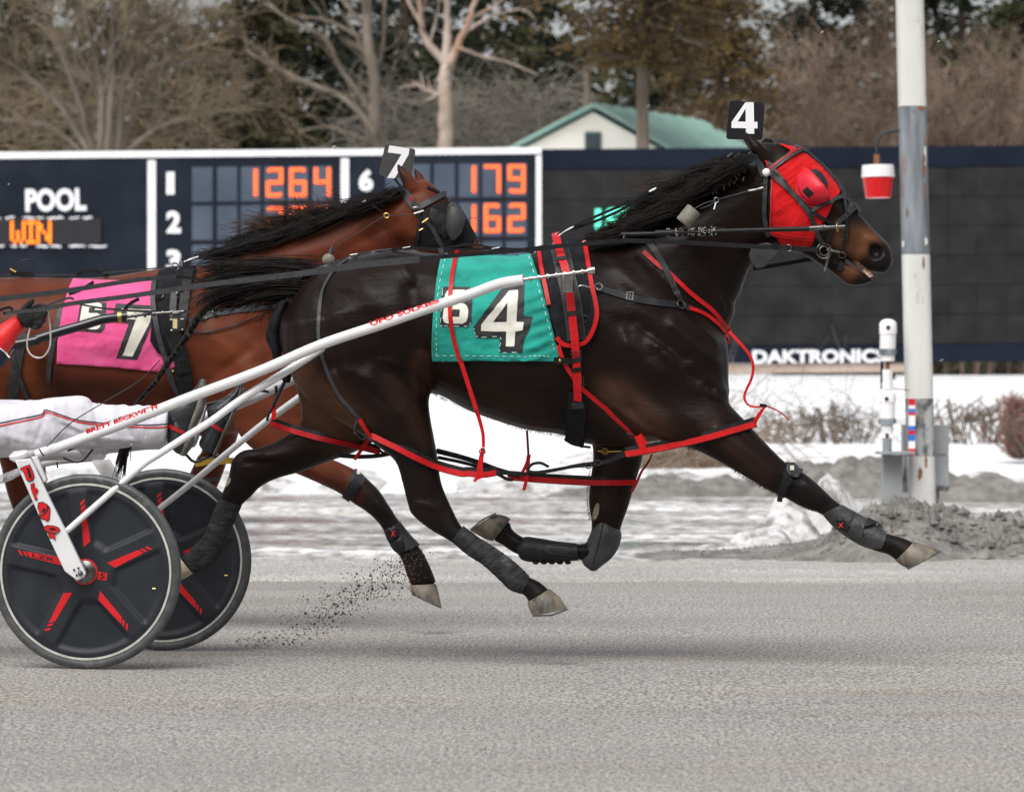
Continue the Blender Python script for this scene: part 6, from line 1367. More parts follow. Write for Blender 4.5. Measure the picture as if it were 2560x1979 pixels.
strap('keeper', 'leather_black', T((1175, 880), (1240, 885), (1290, 870)), 14, bvB, sd2, YB, off=.036); buckle(T(1255, 830), 18, 16, 0, bvB, sd2, YB, off=.04); buckle(T(1210, 915), 14, 18, .1, bvB, sd2, YB, off=.04); stud(T(1188, 880), .006, bvB, sd2, 'brass', YB, off=.044)
for q in ((1200, 228), (1235, 395), (1098, 398)):
    p_, n_ = onto(bvB, [T(*q)], .03, YB, raw=True); MB().ring(p_[0], (.5, -1, .2), .017, .0035).build('terret', 'steel', sd2)
Y2 = YB(440) - .42
MB().box(P(T(1205, 555), Y2), (.036, .03, .075)).build('shaft_holder', 'steel', sd2, bev=.003); MB().box(P(T(1195, 570), Y2 - .017), (.018, .004, .04)).build('holder_label', 'teeth', sd2)
cord('holder_pin', 'steel', T((1160, 545), (1255, 540)), .004, Y2 - .01, sd2); cord('holder_pin', 'steel', T((1165, 618), (1250, 612)), .005, Y2, sd2)
MB().tube([P(T(1240, 215), YB(455) - .12), P(T(1225, 150), YB(450) - .1)], .005, 6).build('hook_post', 'steel', sd2)
bc2 = thing('breast_collar', 'black breast strap across the chest of the bay horse', 'breast collar', P(T(1400, 520), YB(510) - .3))
strap('collar_strap', 'leather_grey', T((1290, 560), (1380, 525), (1480, 500), (1700, 470), (1920, 430)), 15, bvB, bc2, YB); strap('collar_strap', 'leather_grey', T((1800, 340), (1990, 375)), 10, bvB, bc2, YB); strap('collar_strap', 'leather_grey', T((1900, 290), (1990, 380)), 8, bvB, bc2, YB)
for q in ((1390, 528), (1470, 500)):
    p_, n_ = onto(bvB, [T(*q)], .012, YB, raw=True); MB().ring(p_[0], n_[0] + V3((.5, 0, 0)), .014, .003).build('ring', 'steel', bc2)
strap('trace_cord', 'leather_black', T((1300, 635), (1450, 625), (1650, 570), (1800, 510), (1960, 430)), 3, bvB, bc2, YB, off=.01)
rn2 = thing('driving_reins', 'upper dark driving rein running over the bay horse pink cloth', 'reins', P(T(500, 330), 17.1))
air('rein', 'rein_grey', T((-300, 450), (0, 402), (300, 366), (560, 330), (800, 292), (1060, 258), (1200, 250)), (14, 10), (17.0, YB(440) - .36), rn2); air('rein', 'leather_black', T((1200, 250), (1330, 262), (1450, 283)) + Bw((700, 960), (1200, 900), (1800, 860)), (7, 5), (YB(440) - .36, YB(1050) - .2), rn2)
air('rein', 'rein_grey', T((500, 430), (700, 465), (900, 482), (1100, 490), (1300, 488)), (4, 8), (17.0, YB(470) - .36), rn2); air('rein', 'leather_black', T((470, 370), (540, 345), (600, 310), (640, 285)), 8, YB(200) - .36, rn2); air('rein', 'leather_black', T((840, 500), (880, 440), (950, 400)), 9, YB(330) - .36, rn2)
cr2 = thing('crupper', 'back strap with loose loops along the bay horse rump', 'crupper', P(T(150, 230), YB(60)))
air('back_strap', 'leather_grey', T((-200, 270), (0, 242), (130, 232), (300, 240), (480, 262)), 5, YB(60) - .05, cr2); air('back_strap', 'leather_black', T((80, 210), (150, 235), (230, 235)), 13, YB(60) - .05, cr2, t=.02); cord('loop', 'leather_black', T((95, 205), (130, 150), (185, 132), (230, 150), (235, 190), (200, 215)), .0025, YB(60) - .05, cr2)
air('back_strap', 'leather_black', T((520, 235), (600, 212), (690, 215), (740, 240)), 10, YB(230) - .05, cr2, t=.01); air('back_strap', 'rein_grey', T((260, 238), (400, 236), (520, 240)), 4, YB(130) - .05, cr2); air('check_line', 'rein_grey', T((700, 225), (850, 212), (1000, 198), (1150, 188), (1215, 180)), 4, YB(330) - .06, cr2)
for q in ((90, 208), (705, 215), (730, 255)): cord('clip', 'brass', T((q[0] - 22, q[1] - 10), (q[0] + 18, q[1] + 12)), .005, YB(100) - .07, cr2)
hp2 = thing('hopples', 'dark hopple hanger straps on the flank of the bay horse', 'hopples', P(T(100, 900), YB(40) - .3))
strap('hanger', 'leather_grey', T((150, 640), (130, 760), (110, 900), (92, 1010), (85, 1100)), 24, bvB, hp2, YB, off=.008); strap('hanger', 'leather_grey', T((95, 790), (130, 900), (165, 1000), (200, 1090)), 9, bvB, hp2, YB, off=.012); strap('hanger', 'leather_grey', T((420, 470), (390, 580), (365, 700), (345, 850), (335, 960)), 12, bvB, hp2, YB, off=.006)
for q in ((105, 660), (120, 700), (85, 750)): cord('buckle', 'steel', T((q[0] - 12, q[1] + 30), (q[0] + 18, q[1] - 12)), .0045, YB(40) - .36, hp2)
mat('hopple_yellow', (.55, .33, .03), (.65, .42, .06), 30, rough=.6)
air('loop', 'hopple_yellow', Z4((560, 1190), (700, 1165), (900, 1155), (1060, 1150)), 16, YB(560) + .06, hp2, t=.008); air('loop', 'leather_grey', Vw((1280, 405), (1380, 408), (1500, 400)), 10, YB(520) + .08, hp2, t=.008)
br2 = thing('bridle', 'black blinker bridle with solid eye blinds on the bay horse', 'bridle', P(Bw(1900, 620), YB(1090) - .12))
bl2 = patch('blind_hood', Bw((1735, 772), (1752, 700), (1770, 600), (1800, 545), (1850, 510), (1920, 480), (1990, 478), (2050, 510), (2085, 570), (2120, 660), (2140, 740), (2120, 790), (1900, 800)), [], bvB, .006, 'pad_black', br2, YB, thick=.003, step=5, ripple=lambda s: .003 * abs(nz(s[0] * .04, s[1] * .05, 2, 3)), yo=-.08)
bvB2 = bvh_of(bl2)
loft_mb([(Bw(2000, 480), Bw(1960, 520), .02, -.13), (Bw(2060, 530), Bw(1950, 610), .035, -.13), (Bw(2080, 600), Bw(1960, 690), .035, -.13), (Bw(2060, 680), Bw(1990, 740), .02, -.13)], YB, cap=.008).build('eye_blind', 'shade_grey', br2)
patch('blind_patch', Bw((1850, 520), (1930, 545), (2005, 640), (1950, 730), (1880, 680), (1835, 580)), [], bvB2, .006, 'leather_black', br2, YB, thick=.006, step=5)
strap('crown_strap', 'leather_grey', Bw((1645, 375), (1690, 440), (1750, 520)), 19, bvB, br2, YB, off=.008); strap('brow_band', 'leather_grey', Bw((1775, 515), (1860, 470), (1950, 425)), 13, bvB, br2, YB, off=.010, t=.006); strap('cheek_strap', 'leather_black', Bw((1750, 530), (1780, 600), (1770, 680), (1755, 760)), 9, bvB, br2, YB, off=.01); strap('cheek_strap', 'leather_grey', Bw((1810, 590), (1880, 690), (1930, 780)), 9, bvB2, br2, YB, off=.01)
strap('over_check', 'leather_black', Bw((1820, 380), (1900, 420), (1960, 470)), 7, bvB, br2, YB, off=.008, yo=-.05)
air('over_check', 'leather_black', Bw((2090, 610), (2130, 670), (2170, 760)), 6, YB(1170) - .12, br2)
p_, _n = onto(bvB, [Bw(1755, 525)], .014, YB, raw=True); MB().ball(p_[0], (.021, .008, .011), 12, 8).build('rosette', 'steel', br2); cord('buckle', 'steel', Bw((1735, 560), (1800, 540)), .006, p_[0].y - .002, br2)
MB().box(P(Bw(1712, 458), p_[0].y - .006), (.012, .003, .02)).build('tag', 'strap_dark_red', br2)
for a in (Bw((1790, 620), (1830, 590)), Bw((1770, 672), (1795, 660))): cord('buckle', 'brass', a, .003, YB(1070) - .14, br2)
for a in (Bw((1940, 440), (1980, 470), (1995, 430)), Bw((1960, 520), (2000, 490)), Bw((2040, 600), (2120, 585), (2175, 590)), Bw((1870, 690), (1880, 740), (1930, 770))): cord('wire', 'leather_grey', a, .0018, YB(1090) - .16, br2)
plate('head_number', 'tilted dark plate with white seven above the bay horse ear', Bw((1537, 84), (1746, 118), (1712, 330), (1490, 292)), '7', Bw((1565, 92), (1702, 112), (1680, 320), (1518, 312)), YB(1000) + .02, Bw((1590, 300), (1625, 350), (1660, 385)), 'shade_grey')
ck2 = thing('check_rein', 'black check rein along the bay horse mane', 'check rein', P(Bw(600, 740), YB(620)))
air('rein', 'leather_black', Bw((1655, 390), (1560, 420), (1450, 455), (1340, 490)), 9, YB(970) - .1, ck2); air('rein', 'leather_black', Bw((1340, 495), (1000, 610), (700, 710), (550, 765), (400, 810), (260, 860)), 6, YB(700) - .14, ck2); cord('snap', 'steel', Bw((265, 855), (215, 868), (165, 890)), .006, YB(490) - .13, ck2); cord('clip', 'steel', Bw((1380, 480), (1415, 465)), .005, YB(910) - .12, ck2); air('keeper', 'leather_black', Bw((1575, 405), (1650, 385)), 12, YB(990) - .11, ck2)
ep2 = thing('ear_plug_cord', 'cord with grey ball plug hanging along the bay horse neck', 'cord', P(Bw(1150, 870), YB(820) - .2))
cord('cord', 'leather_black', Bw((1735, 562), (1650, 570), (1545, 572), (1480, 605), (1350, 690), (1250, 750), (1195, 795), (1165, 830)), .002, YB(950) - .2, ep2); cord('cord', 'leather_black', Bw((1450, 500), (1500, 535), (1540, 565)), .002, YB(950) - .2, ep2); MB().ring(P(Bw(1546, 570), YB(965) - .2), (0, -1, 0), .010, .0025).build('ring', 'brass', ep2)
MB().ball(P(Bw(1150, 870), YB(820) - .2), (.027, .027, .025), 16, 12).build('ball_plug', 'foam_grey', ep2); MB().lathe([(.012, 0), (.006, .03), (.003, .04)], P(Bw(1160, 840), YB(820) - .2), (.25, 0, 1), n=10).build('plug_neck', 'shade_grey', ep2)
tw, o, r = wrap('knee_strap_boot', 'dark knee strap boot on the bay horse foreleg', 'leather_grey', [(G(1335, 462), G(1255, 640), .060, NEAR), (G(1368, 490), G(1285, 668), .058, NEAR), (G(1410, 530), G(1310, 690), .054, NEAR)], YB)
strap('strap', 'leather_black', G((1345, 560), (1310, 600), (1280, 660)), 20, bvB, tw, YB, off=.016); buckle(G(1312, 580), 15, 10, -.5, bvB, tw, YB, off=.02); cord('ring', 'steel', G((1235, 655), (1255, 665), (1245, 680)), .002, YB(855) - .24, tw); MB().box(P(G(1355, 490), YB(895) - .24), (.014, .004, .016)).build('tag', 'patch_white', tw)
tw, o, r = wrap('fetlock_boot', 'black fetlock boot just above the bay horse muddy hoof', 'boot_black', [(G(1640, 828), G(1530, 905), .040, NEAR), (G(1700, 905), G(1560, 970), .039, NEAR), (G(1775, 985), G(1620, 1050), .044, NEAR)], YB)
bvT2 = bvh_of(o); patch('strap_tab', G((1535, 890), (1590, 845), (1630, 880), (1625, 930), (1570, 965)), [], bvT2, .005, 'leather_black', tw, YB, thick=.004, step=5); patch('strap_tab', G((1575, 985), (1650, 930), (1665, 985), (1660, 1040), (1610, 1030)), [], bvT2, .006, 'leather_black', tw, YB, thick=.005, step=5)
yy = onto(bvT2, [G(1595, 905)], .012, YB, raw=True)[0][0].y; cord('logo', 'decal_red', G((1580, 890), (1605, 930)), .002, yy, tw); cord('logo', 'decal_red', G((1580, 930), (1602, 888)), .002, yy, tw)
PXM = 0.00147
# ------------------------------------------------------------------ sulkies
def wheel(parent, c, yaw, Rw_, face=-1, mats=('disc_black', 'rubber', 'rim_pale', 'decal_red'), seed=0, label=None):
    """moulded five-spoke disc wheel; face -1 looks to the camera side."""
    ax = V3((math.sin(yaw), math.cos(yaw), 0)) * -1     # towards the camera
    u = V3((math.cos(yaw), -math.sin(yaw), 0)); w = V3((0, 0, 1)); c = V3(c)
    wh = MB(); 
    tyre = MB(); prof = []
    for k in range(17):
        a = math.pi * 2 * k / 16; prof.append((Rw_ - .0175 + .0175 * math.cos(a), .0155 * math.sin(a)))
    tyre.lathe(prof, c, ax, 96, cap=False); ty = tyre.build('wheel', mats[1], parent, ang=60)
    # pocketed disc
    NR, NA = 34, 300; r0, r1 = .03, Rw_ - .028; vs = []
    ang = [R_(96 + 72 * k) for k in range(5)]
    def ss(a, b, x): t = min(1, max(0, (x - a) / (b - a))); return t * t * (3 - 2 * t)
    def depth(r, th):
        d = min(abs((th - a + math.pi) % (2 * math.pi) - math.pi) for a in ang)
        lat = r * math.sin(min(d, math.pi / 2)); hw = .030 + .012 * ss(.12, .05, r)
        pk = ss(hw, hw + .018, lat) * ss(.095, .12, r) * ss(.298, .278, r)
        return .013 - .013 * pk - .006 * ss(.285, .31, r)
    for side in (1, -1):
        vs = []
        for i in range(NR):
            r = r0 + (r1 - r0) * i / (NR - 1)
            for k in range(NA):
                th = 2 * math.pi * k / NA
                vs.append(c + (u * math.cos(th) + w * math.sin(th)) * r + ax * (depth(r, th) + .004) * side)
        mb = MB(); mb.add(vs, [(i * NA + k, i * NA + (k + 1) % NA, (i + 1) * NA + (k + 1) % NA, (i + 1) * NA + k) for i in range(NR - 1) for k in range(NA)])
        mb.build('disc', mats[0], ty, ang=70)
    MB().lathe([(Rw_ - .041, .0085), (Rw_ - .041, .014), (Rw_ - .033, .014), (Rw_ - .033, .007)], c, ax, 96, cap=False).build('rim_stripe', mats[2], ty, ang=60)
    MB().lathe([(Rw_ - .027, .000), (Rw_ - .030, .013), (Rw_ - .024, .015), (Rw_ - .018, .0158)], c, ax, 96, cap=False).build('rim', mats[1], ty, ang=60)
    MB().lathe([(.047, .012), (.047, .021), (.040, .022)], c, ax, 48, cap=False).build('hub_ring', mats[3], ty); MB().lathe([(.041, .015), (.041, .028), (.03, .034), (.018, .036), (.018, .046), (0, .046)], c, ax, 40).build('hub', 'steel', ty)
    def pt(r, lat, a): return c + (u * math.cos(a) + w * math.sin(a)) * r + (u * -math.sin(a) + w * math.cos(a)) * lat + ax * .0182
    for a in ang:
        o = -.011
        MB().add([pt(.088, o + .007, a), pt(.108, o - .020, a), pt(.228, o - .014, a), pt(.212, o + .004, a)], [(0, 1, 2, 3)]).build('stripe', mats[3], ty, smooth=False)
        for k in range(2):
            s_ = .219 + k * .019; MB().add([pt(s_, o + .003, a), pt(s_ + .014, o - .0135, a), pt(s_ + .024, o - .013, a), pt(s_ + .010, o + .003, a)], [(0, 1, 2, 3)]).build('stripe', mats[3], ty, smooth=False)
    # number tag beside the hub, cut letters on the left spoke
    MB().add([pt(.05, .012, -.21), pt(.05, -.016, -.21), pt(.083, -.014, -.21), pt(.083, .012, -.21)], [(0, 1, 2, 3)]).build('number_tag', mats[3], ty, smooth=False)
    v, fs = letters('5', .03); MB().add([pt(.056 + .02 * x, -.011 + .02 * y, -.21) + ax * .0006 for x, y in v], fs).build('number', 'decal_black', ty, smooth=False)
    v, fs = letters('LZR', .02); a = ang[1]; MB().add([pt(.205 - .085 * x, -.0095 - .014 * y, a) + ax * .0006 for x, y in v], fs).build('letters', 'decal_black', ty, smooth=False)
    # valve hole
    vh = pt(.245, 0, R_(-14)) - ax * .020
    MB().ball(vh, (.026, .004, .012), 16, 8).build('valve_pocket', 'decal_black', ty); MB().tube([vh + u * .008 + ax * .004, vh + u * .02 + ax * .004], .003, 6).build('valve', 'brass', ty)
    return ty
def sulky(label, paint_, shift=None, wheels=True):
    S = (lambda s, y: P(s, y)) if shift is None else shift
    t = thing('sulky', label, 'sulky', S((216, 1668), 15.6))
    yw = R_(9.5); cn = S((216, 1429), 15.05); cf = S((407, 1410), 16.15); Rr = .352
    cn.z = Rr; cf.z = Rr
    if wheels: wheel(t, cn, yw, Rr); wheel(t, cf, yw, Rr, seed=1)
    def tb(name, px, r, Y, n=12):
        q = dens(px, 14); k = len(q); ys = [Y[0] + (Y[1] - Y[0]) * i / (k - 1) for i in range(k)] if hasattr(Y, '__len__') else [Y] * k
        rr2 = [r[0] + (r[1] - r[0]) * i / (k - 1) for i in range(k)] if hasattr(r, '__len__') else r
        return MB().tube([S(s, y) for s, y in zip(q, ys)], rr2, n).build(name, paint_, t)
    yN, yF = 14.98, 16.02
    shaft = tb('shaft', [Vw(250, 235), Vw(420, 178), (330, 1050), (480, 991), (650, 927), (804, 861), (950, 812), (1090, 764), (1180, 734), (1228, 716), (1262, 706), (1309, 699)], .0192, (15.16, SHY), 16)
    tb('shaft', [Vw(690, 215), (330, 1098), (420, 1070), (560, 1024), (640, 992), (727, 951), (860, 893), (1060, 820)], .0185, (15.95, YA(1100) + .36), 14)
    st = tb('strut', [Vw(440, 770), Vw(560, 665), Vw(830, 430), Vw(980, 300), Vw(1080, 235), Vw(1250, 125), Vw(1450, 0), (600, 1000), (700, 938), (770, 893), (806, 868)], (.0115, .0155), (14.99, 15.18))
    tb('strut', [Vw(1085, 605), Vw(1300, 435), Vw(1550, 225), Vw(1820, 5), (700, 1028), (748, 993), (800, 955)], (.0115, .0145), (16.06, 15.98))
    # arch and forks
    tb('arch', [Vw(110, 248), Vw(300, 240), Vw(480, 236), Vw(690, 236)], .021, (15.02, 16.05), 14)
    tb('arch', [Vw(0, 400), Vw(120, 350), Vw(320, 295), Vw(460, 275), Vw(620, 262)], .012, (15.4, 15.9)); 
    MB().lathe([(.0, 0), (.036, 0), (.036, .012), (.03, .016), (0, .017)], S(Vw(133, 250), 14.99), (-.25, -.25, 1), n=28).build('arch_cap', paint_, t)
    fk = MB(); a, b = Vw(98, 270), Vw(205, 262); q = [a, b, Vw(350, 560), Vw(430, 720), Vw(530, 930), Vw(585, 1045), Vw(572, 1072), Vw(525, 1095), Vw(440, 1030), Vw(340, 820), Vw(215, 540)]
    fk.prism([S(p, 14.955) for p in q], (.003, .022, 0)); fko = fk.build('fork', paint_, t, bev=.004)
    fk2 = MB(); q2 = [Vw(210, 250), Vw(250, 245), Vw(320, 410), Vw(300, 430)]; fk2.prism([S(p, 14.99) for p in q2], (0, .05, 0)); fk2.build('fork_brace', paint_, t, bev=.004)
    ff = MB(); q3 = [Vw(615, 270), Vw(740, 262), Vw(830, 420), Vw(1010, 760), Vw(1110, 990), Vw(1050, 1010), Vw(900, 720), Vw(720, 420)]; ff.prism([S(p, 16.09) for p in q3], (.003, .02, 0)); ff.build('fork', paint_, t, bev=.004)
    tb('seat_rail', [(-260, 1205), (-120, 1200), Vw(0, 405), Vw(140, 345)], .014, (15.6, 15.4)); 
    for k in range(3): MB().ball(S(Vw(15 + k * 68, 405 - k * 24), 15.42), .005, 8, 6).build('bolt', 'decal_black', t)
    for px in (Vw(505, 1020), Vw(535, 1008), Vw(523, 1057)): MB().ball(S(px, 14.951), .0042, 8, 6).build('bolt_hole', 'decal_black', fko)
    MB().ball(S(Vw(548, 1044), 14.949), .0095, 12, 8).build('axle_bolt', 'steel', fko)
    if shift is None:
        # red lettering on the fork, black edged
        FK = win(0, 1110, 4.33)
        shapes = [[(222, 268), (240, 255), (318, 225), (335, 260), (352, 300), (365, 350), (350, 385), (310, 400), (285, 380), (268, 330), (255, 290), (232, 285)],
                  [(335, 440), (370, 420), (380, 445), (372, 470), (398, 478), (412, 500), (402, 530), (388, 535), (405, 590), (380, 600), (358, 540), (340, 490)],
                  [(420, 640), (460, 630), (505, 655), (535, 690), (535, 740), (530, 800), (512, 830), (480, 808), (440, 800), (425, 770), (432, 740), (412, 690)],
                  [(475, 900), (520, 880), (580, 885), (630, 905), (645, 940), (610, 960), (590, 965), (600, 1035), (570, 1010), (535, 1010), (525, 965), (490, 935)]]
        pf = lambda x: 14.955
        for sh in shapes:
            cx = sum(p[0] for p in sh) / len(sh); cy = sum(p[1] for p in sh) / len(sh)
            big = [(cx + (x - cx) * 1.14, cy + (y - cy) * 1.10) for x, y in sh]
            patch('letter_edge', FK(*big), [], None, 0, 'decal_black', fko, pf, yo=-.0035, step=30); patch('letter', FK(*sh), [], None, 0, 'decal_red', fko, pf, yo=-.005, step=30)
        for ln in ([(300, 250), (330, 330), (335, 372)], [(425, 775), (470, 750), (505, 715), (515, 670)], [(490, 935), (560, 955), (620, 955)]):
            cord('letter_line', 'decal_black', FK(*ln), .0022, 14.9485, fko)
        patch('letter_hole', FK((470, 690), (490, 700), (485, 735), (465, 745), (458, 720)), [], None, 0, 'decal_black', fko, pf, yo=-.0062, step=30)
        for hole in ([(288, 262), (306, 252), (330, 300), (342, 350), (330, 368), (312, 352), (302, 310)], [(352, 452), (366, 446), (364, 470), (356, 478)], [(376, 500), (392, 498), (390, 518), (378, 520)], [(520, 905), (590, 905), (610, 925), (560, 930)]):
            patch('letter_hole', FK(*hole), [], None, 0, 'decal_black', fko, pf, yo=-.0062, step=30)
        bvSh = bvh_of(shaft); pl = lambda px: onto(bvSh, px, .0012, lambda x: 15.25, -.02, raw=True)[0]
        lettering('driver_name', 'BRETT BECKWITH', [T(585, 1290), T(1070, 1118), T(1076, 1150), T(592, 1325)], pl, 'decal_red', shaft, .05)
        UF = win(900, 720, 9.1)
        lettering('maker_name', 'UFO SULKIES', [UF(200, 760), UF(1795, 240), UF(1825, 318), UF(255, 872)], pl, 'decal_red', shaft, .05)
        rod = MB(); a = S((1305, 699), SHY); b = S(Cw(350, 345), SHY); rod.tube([a, b], .0062, 10); ro = rod.build('shaft_tip', 'steel_bright', t)
        for k in range(7):
            p = a.lerp(b, .12 + k * .125); d = (b - a).normalized() * .004; MB().tube([p - d, p + d], .0105, 12).build('collar', 'steel_bright', ro)
        MB().tube([b - (b - a).normalized() * .012, b + (b - a).normalized() * .012], .014, 14).build('tip_knob', 'steel_bright', ro)
        # cables lashed to the arch, stirrup bars
        cord('brake_cable', 'leather_black', Vw((430, 255), (500, 285), (560, 280), (600, 240), (640, 190)), .004, 15.35, t); cord('brake_cable', 'leather_black', Vw((460, 210), (540, 185), (600, 190), (630, 180)), .004, 15.4, t)
        cord('cable_tie', 'leather_black', Vw((268, 195), (285, 225), (300, 245)), .003, 15.10, t); cord('cable_tie', 'leather_black', Vw((388, 285), (394, 325)), .003, 15.4, t)
        cord('stirrup', 'leather_black', Vw((1270, 235), (1330, 285), (1420, 250), (1470, 225)), .006, 15.8, t); cord('stirrup', 'rim_pale', Z4((640, 1120), (760, 1110), (830, 1050), (855, 1080)), .006, 15.85, t)
        for q in (Z4(920, 240), Z4(1195, 235), Z4(1480, 285)): MB().ball(S(q, 15.86), .008, 8, 6).build('bolt', 'steel', t)
        cord('brake_cable', 'leather_black', Z4((700, 420), (900, 370), (1180, 300), (1400, 245), (1520, 255)), .006, 15.8, t)
        cord('whip_line', 'leather_black', [Vw(320, 180), T(480, 1250), T(720, 1100), T(950, 960), T(1090, 820)], .0022, 15.12, t)
    return t
sulky('white sulky with black disc wheels, red stripes, behind the dark horse', 'paint_white')
# the bay's sulky: only its black shaft comes into view
su2 = thing('sulky', 'black sulky shaft lying along the pink cloth of the bay horse', 'sulky', P(T(100, 1000), 17.2))
def sh2(px, r, Y, n=14):
    q = dens(px, 12); k = len(q); return MB().tube([P(s, Y[0] + (Y[1] - Y[0]) * i / (k - 1)) for i, s in enumerate(q)], r, n).build('shaft', 'paint_black', su2)
sh2([(-700, 960), (-300, 915), T(150, 702), T(260, 672), T(400, 627), T(560, 582), T(680, 546), T(760, 532), T(812, 528)], .0205, (17.1, Y2))
sh2([(-640, 950), (-250, 905), (60, 850), (240, 800), (330, 780)], .0205, (18.1, YB(440) + .4))
cord('shaft_collar', 'brass', T((806, 528), (832, 526)), .026, Y2, su2, 14); cord('shaft_collar', 'paint_black', T((832, 526), (868, 524)), .024, Y2, su2, 14)
cord('shaft_tip', 'steel', T((868, 523), (1000, 506), (1255, 488)), .007, Y2, su2, 10)
for k in range(5): cord('collar', 'steel', T((920 + k * 62, 517 - k * 6), (932 + k * 62, 515 - k * 6)), .0115, Y2, su2, 12)
# ------------------------------------------------------------------ the driver
dr = thing('person', 'driver in white trousers and red sleeved jacket, gloved hand on the reins', 'person', P((100, 1180), 15.55))
yd = lambda x: 15.55
nl = [((-330, 1020), (-330, 1175), .10, -.14), ((-150, 1005), (-150, 1160), .09, -.17), (T(0, 1112), T(0, 1440), .075, -.19), (T(200, 1092), T(180, 1446), .072, -.2), (T(400, 1070), T(330, 1436), .070, -.2), (T(560, 1062), T(520, 1428), .068, -.2), (T(640, 1095), T(660, 1425), .066, -.2), (T(760, 1128), T(790, 1422), .064, -.2), (T(950, 1130), T(950, 1415), .063, -.2), (T(1080, 1142), T(1070, 1412), .062, -.2), (T(1150, 1150), T(1132, 1404), .061, -.2)]
fl = [((-330, 1020), (-330, 1175), .10, .14), ((-100, 1000), (-100, 1150), .085, .2), ((120, 1000), (120, 1140), .075, .24), ((260, 1010), (250, 1135), .07, .25), ((380, 1015), (370, 1125), .065, .25), ((470, 1015), (450, 1122), .06, .25), ((518, 1008), (488, 1118), .056, .25)]
tor = [((-560, 820), (-500, 820), .16), ((-555, 900), (-440, 870), .20), ((-520, 1000), (-370, 960), .19), ((-470, 1110), (-310, 1060), .18), ((-420, 1180), (-300, 1140), .17)]
folds = [(T(70 + k * 95 + 30 * math.sin(k * 2.1), 1110), T(60 + k * 105, 1400), 7 + 3 * (k % 3), .005 * (1 if k % 2 else -1)) for k in range(11)] + [(T(230, 1180), T(300, 1420), 9, 0.0077), (T(330, 1170), T(560, 1300), 8, 0.0066), (T(620, 1100), T(660, 1250), 7, -0.0066), (T(560, 1340), T(900, 1370), 7, 0.0060), (T(960, 1290), T(1000, 1400), 7, 0.0066), (T(420, 1260), T(700, 1400), 6, -0.0055), (T(20, 1330), T(250, 1390), 7, 0.0055), (T(760, 1180), T(900, 1330), 6, -0.0055), (T(240, 1380), T(320, 1180), 5, -0.0055)]
me = fuse([(loft_mb(nl, yd, n=28, cap=.004), .03), (loft_mb(fl, yd, n=28, cap=.004), .03)], folds, vox=.007, yf=lambda x: 15.4)
trousers = link('trousers', me, 'pants_white', dr); bvTr = bvh_of(trousers)
PXM = 0.00147
strap('trouser_stripe', 'navy_print', T((-60, 1262), (0, 1248), (150, 1218), (280, 1190), (312, 1160), (400, 1188), (520, 1225), (680, 1246), (850, 1256), (1000, 1262), (1145, 1254)), 2.6, bvTr, trousers, yd, off=.002, t=.0015, step=4); strap('trouser_stripe', 'decal_red', T((-60, 1290), (0, 1268), (150, 1236), (280, 1206), (314, 1174), (400, 1200), (520, 1238), (680, 1260), (850, 1270), (1000, 1278), (1145, 1276)), 3.2, bvTr, trousers, yd, off=.002, t=.0015, step=4)
# jacket with arms, head and helmet (outside the frame to the left)
arm = [((-470, 860), (-470, 960), .075, -.2), ((-330, 905), (-330, 995), .062, -.22), ((-180, 880), (-170, 970), .056, -.22), ((-90, 845), (-70, 925), .052, -.22)]
fore = [((-130, 905), (-60, 960), .05, -.22), ((-60, 850), (0, 905), .048, -.21), (T(-20, 590), T(40, 790), .044, -.2), (T(60, 535), T(140, 640), .040, -.19), (T(108, 518), T(165, 612), .036, -.19)]
arm2 = [((-470, 860), (-470, 960), .075, .2), ((-330, 905), (-330, 995), .062, .24), ((-200, 880), (-190, 960), .054, .22), ((-60, 820), (-40, 890), .044, .15)]
me = fuse([(loft_mb(tor, yd, n=28, cap=.03), .04), (loft_mb(arm, yd), .03), (loft_mb(fore, yd, cap=.004), .03), (loft_mb(arm2, yd), .03)], [(T(0, 640), T(60, 700), 8, .005), (T(40, 560), T(90, 640), 6, -.004)], vox=.009, yf=lambda x: 15.4)
jk = link('jacket', me, 'jacket_red', dr); bvJ = bvh_of(jk)
patch('sleeve_band', T((-60, 720), (2, 742), (66, 800), (40, 850), (-60, 900)), [], bvJ, .003, 'jacket_navy', jk, yd, step=5); strap('sleeve_piping', 'plastic_white', T((0, 740), (35, 768), (66, 802)), 4, bvJ, jk, yd, off=.005)
hm = MB().ball(P((-560, 735), 15.55), (.115, .10, .105), 24, 16); hm.build('helmet', 'paint_white', dr)
loft_mb([((-590, 760), (-500, 745), .075), ((-585, 800), (-490, 790), .075), ((-560, 840), (-500, 835), .055), ((-555, 880), (-505, 880), .055)], yd).build('face', 'skin', dr)
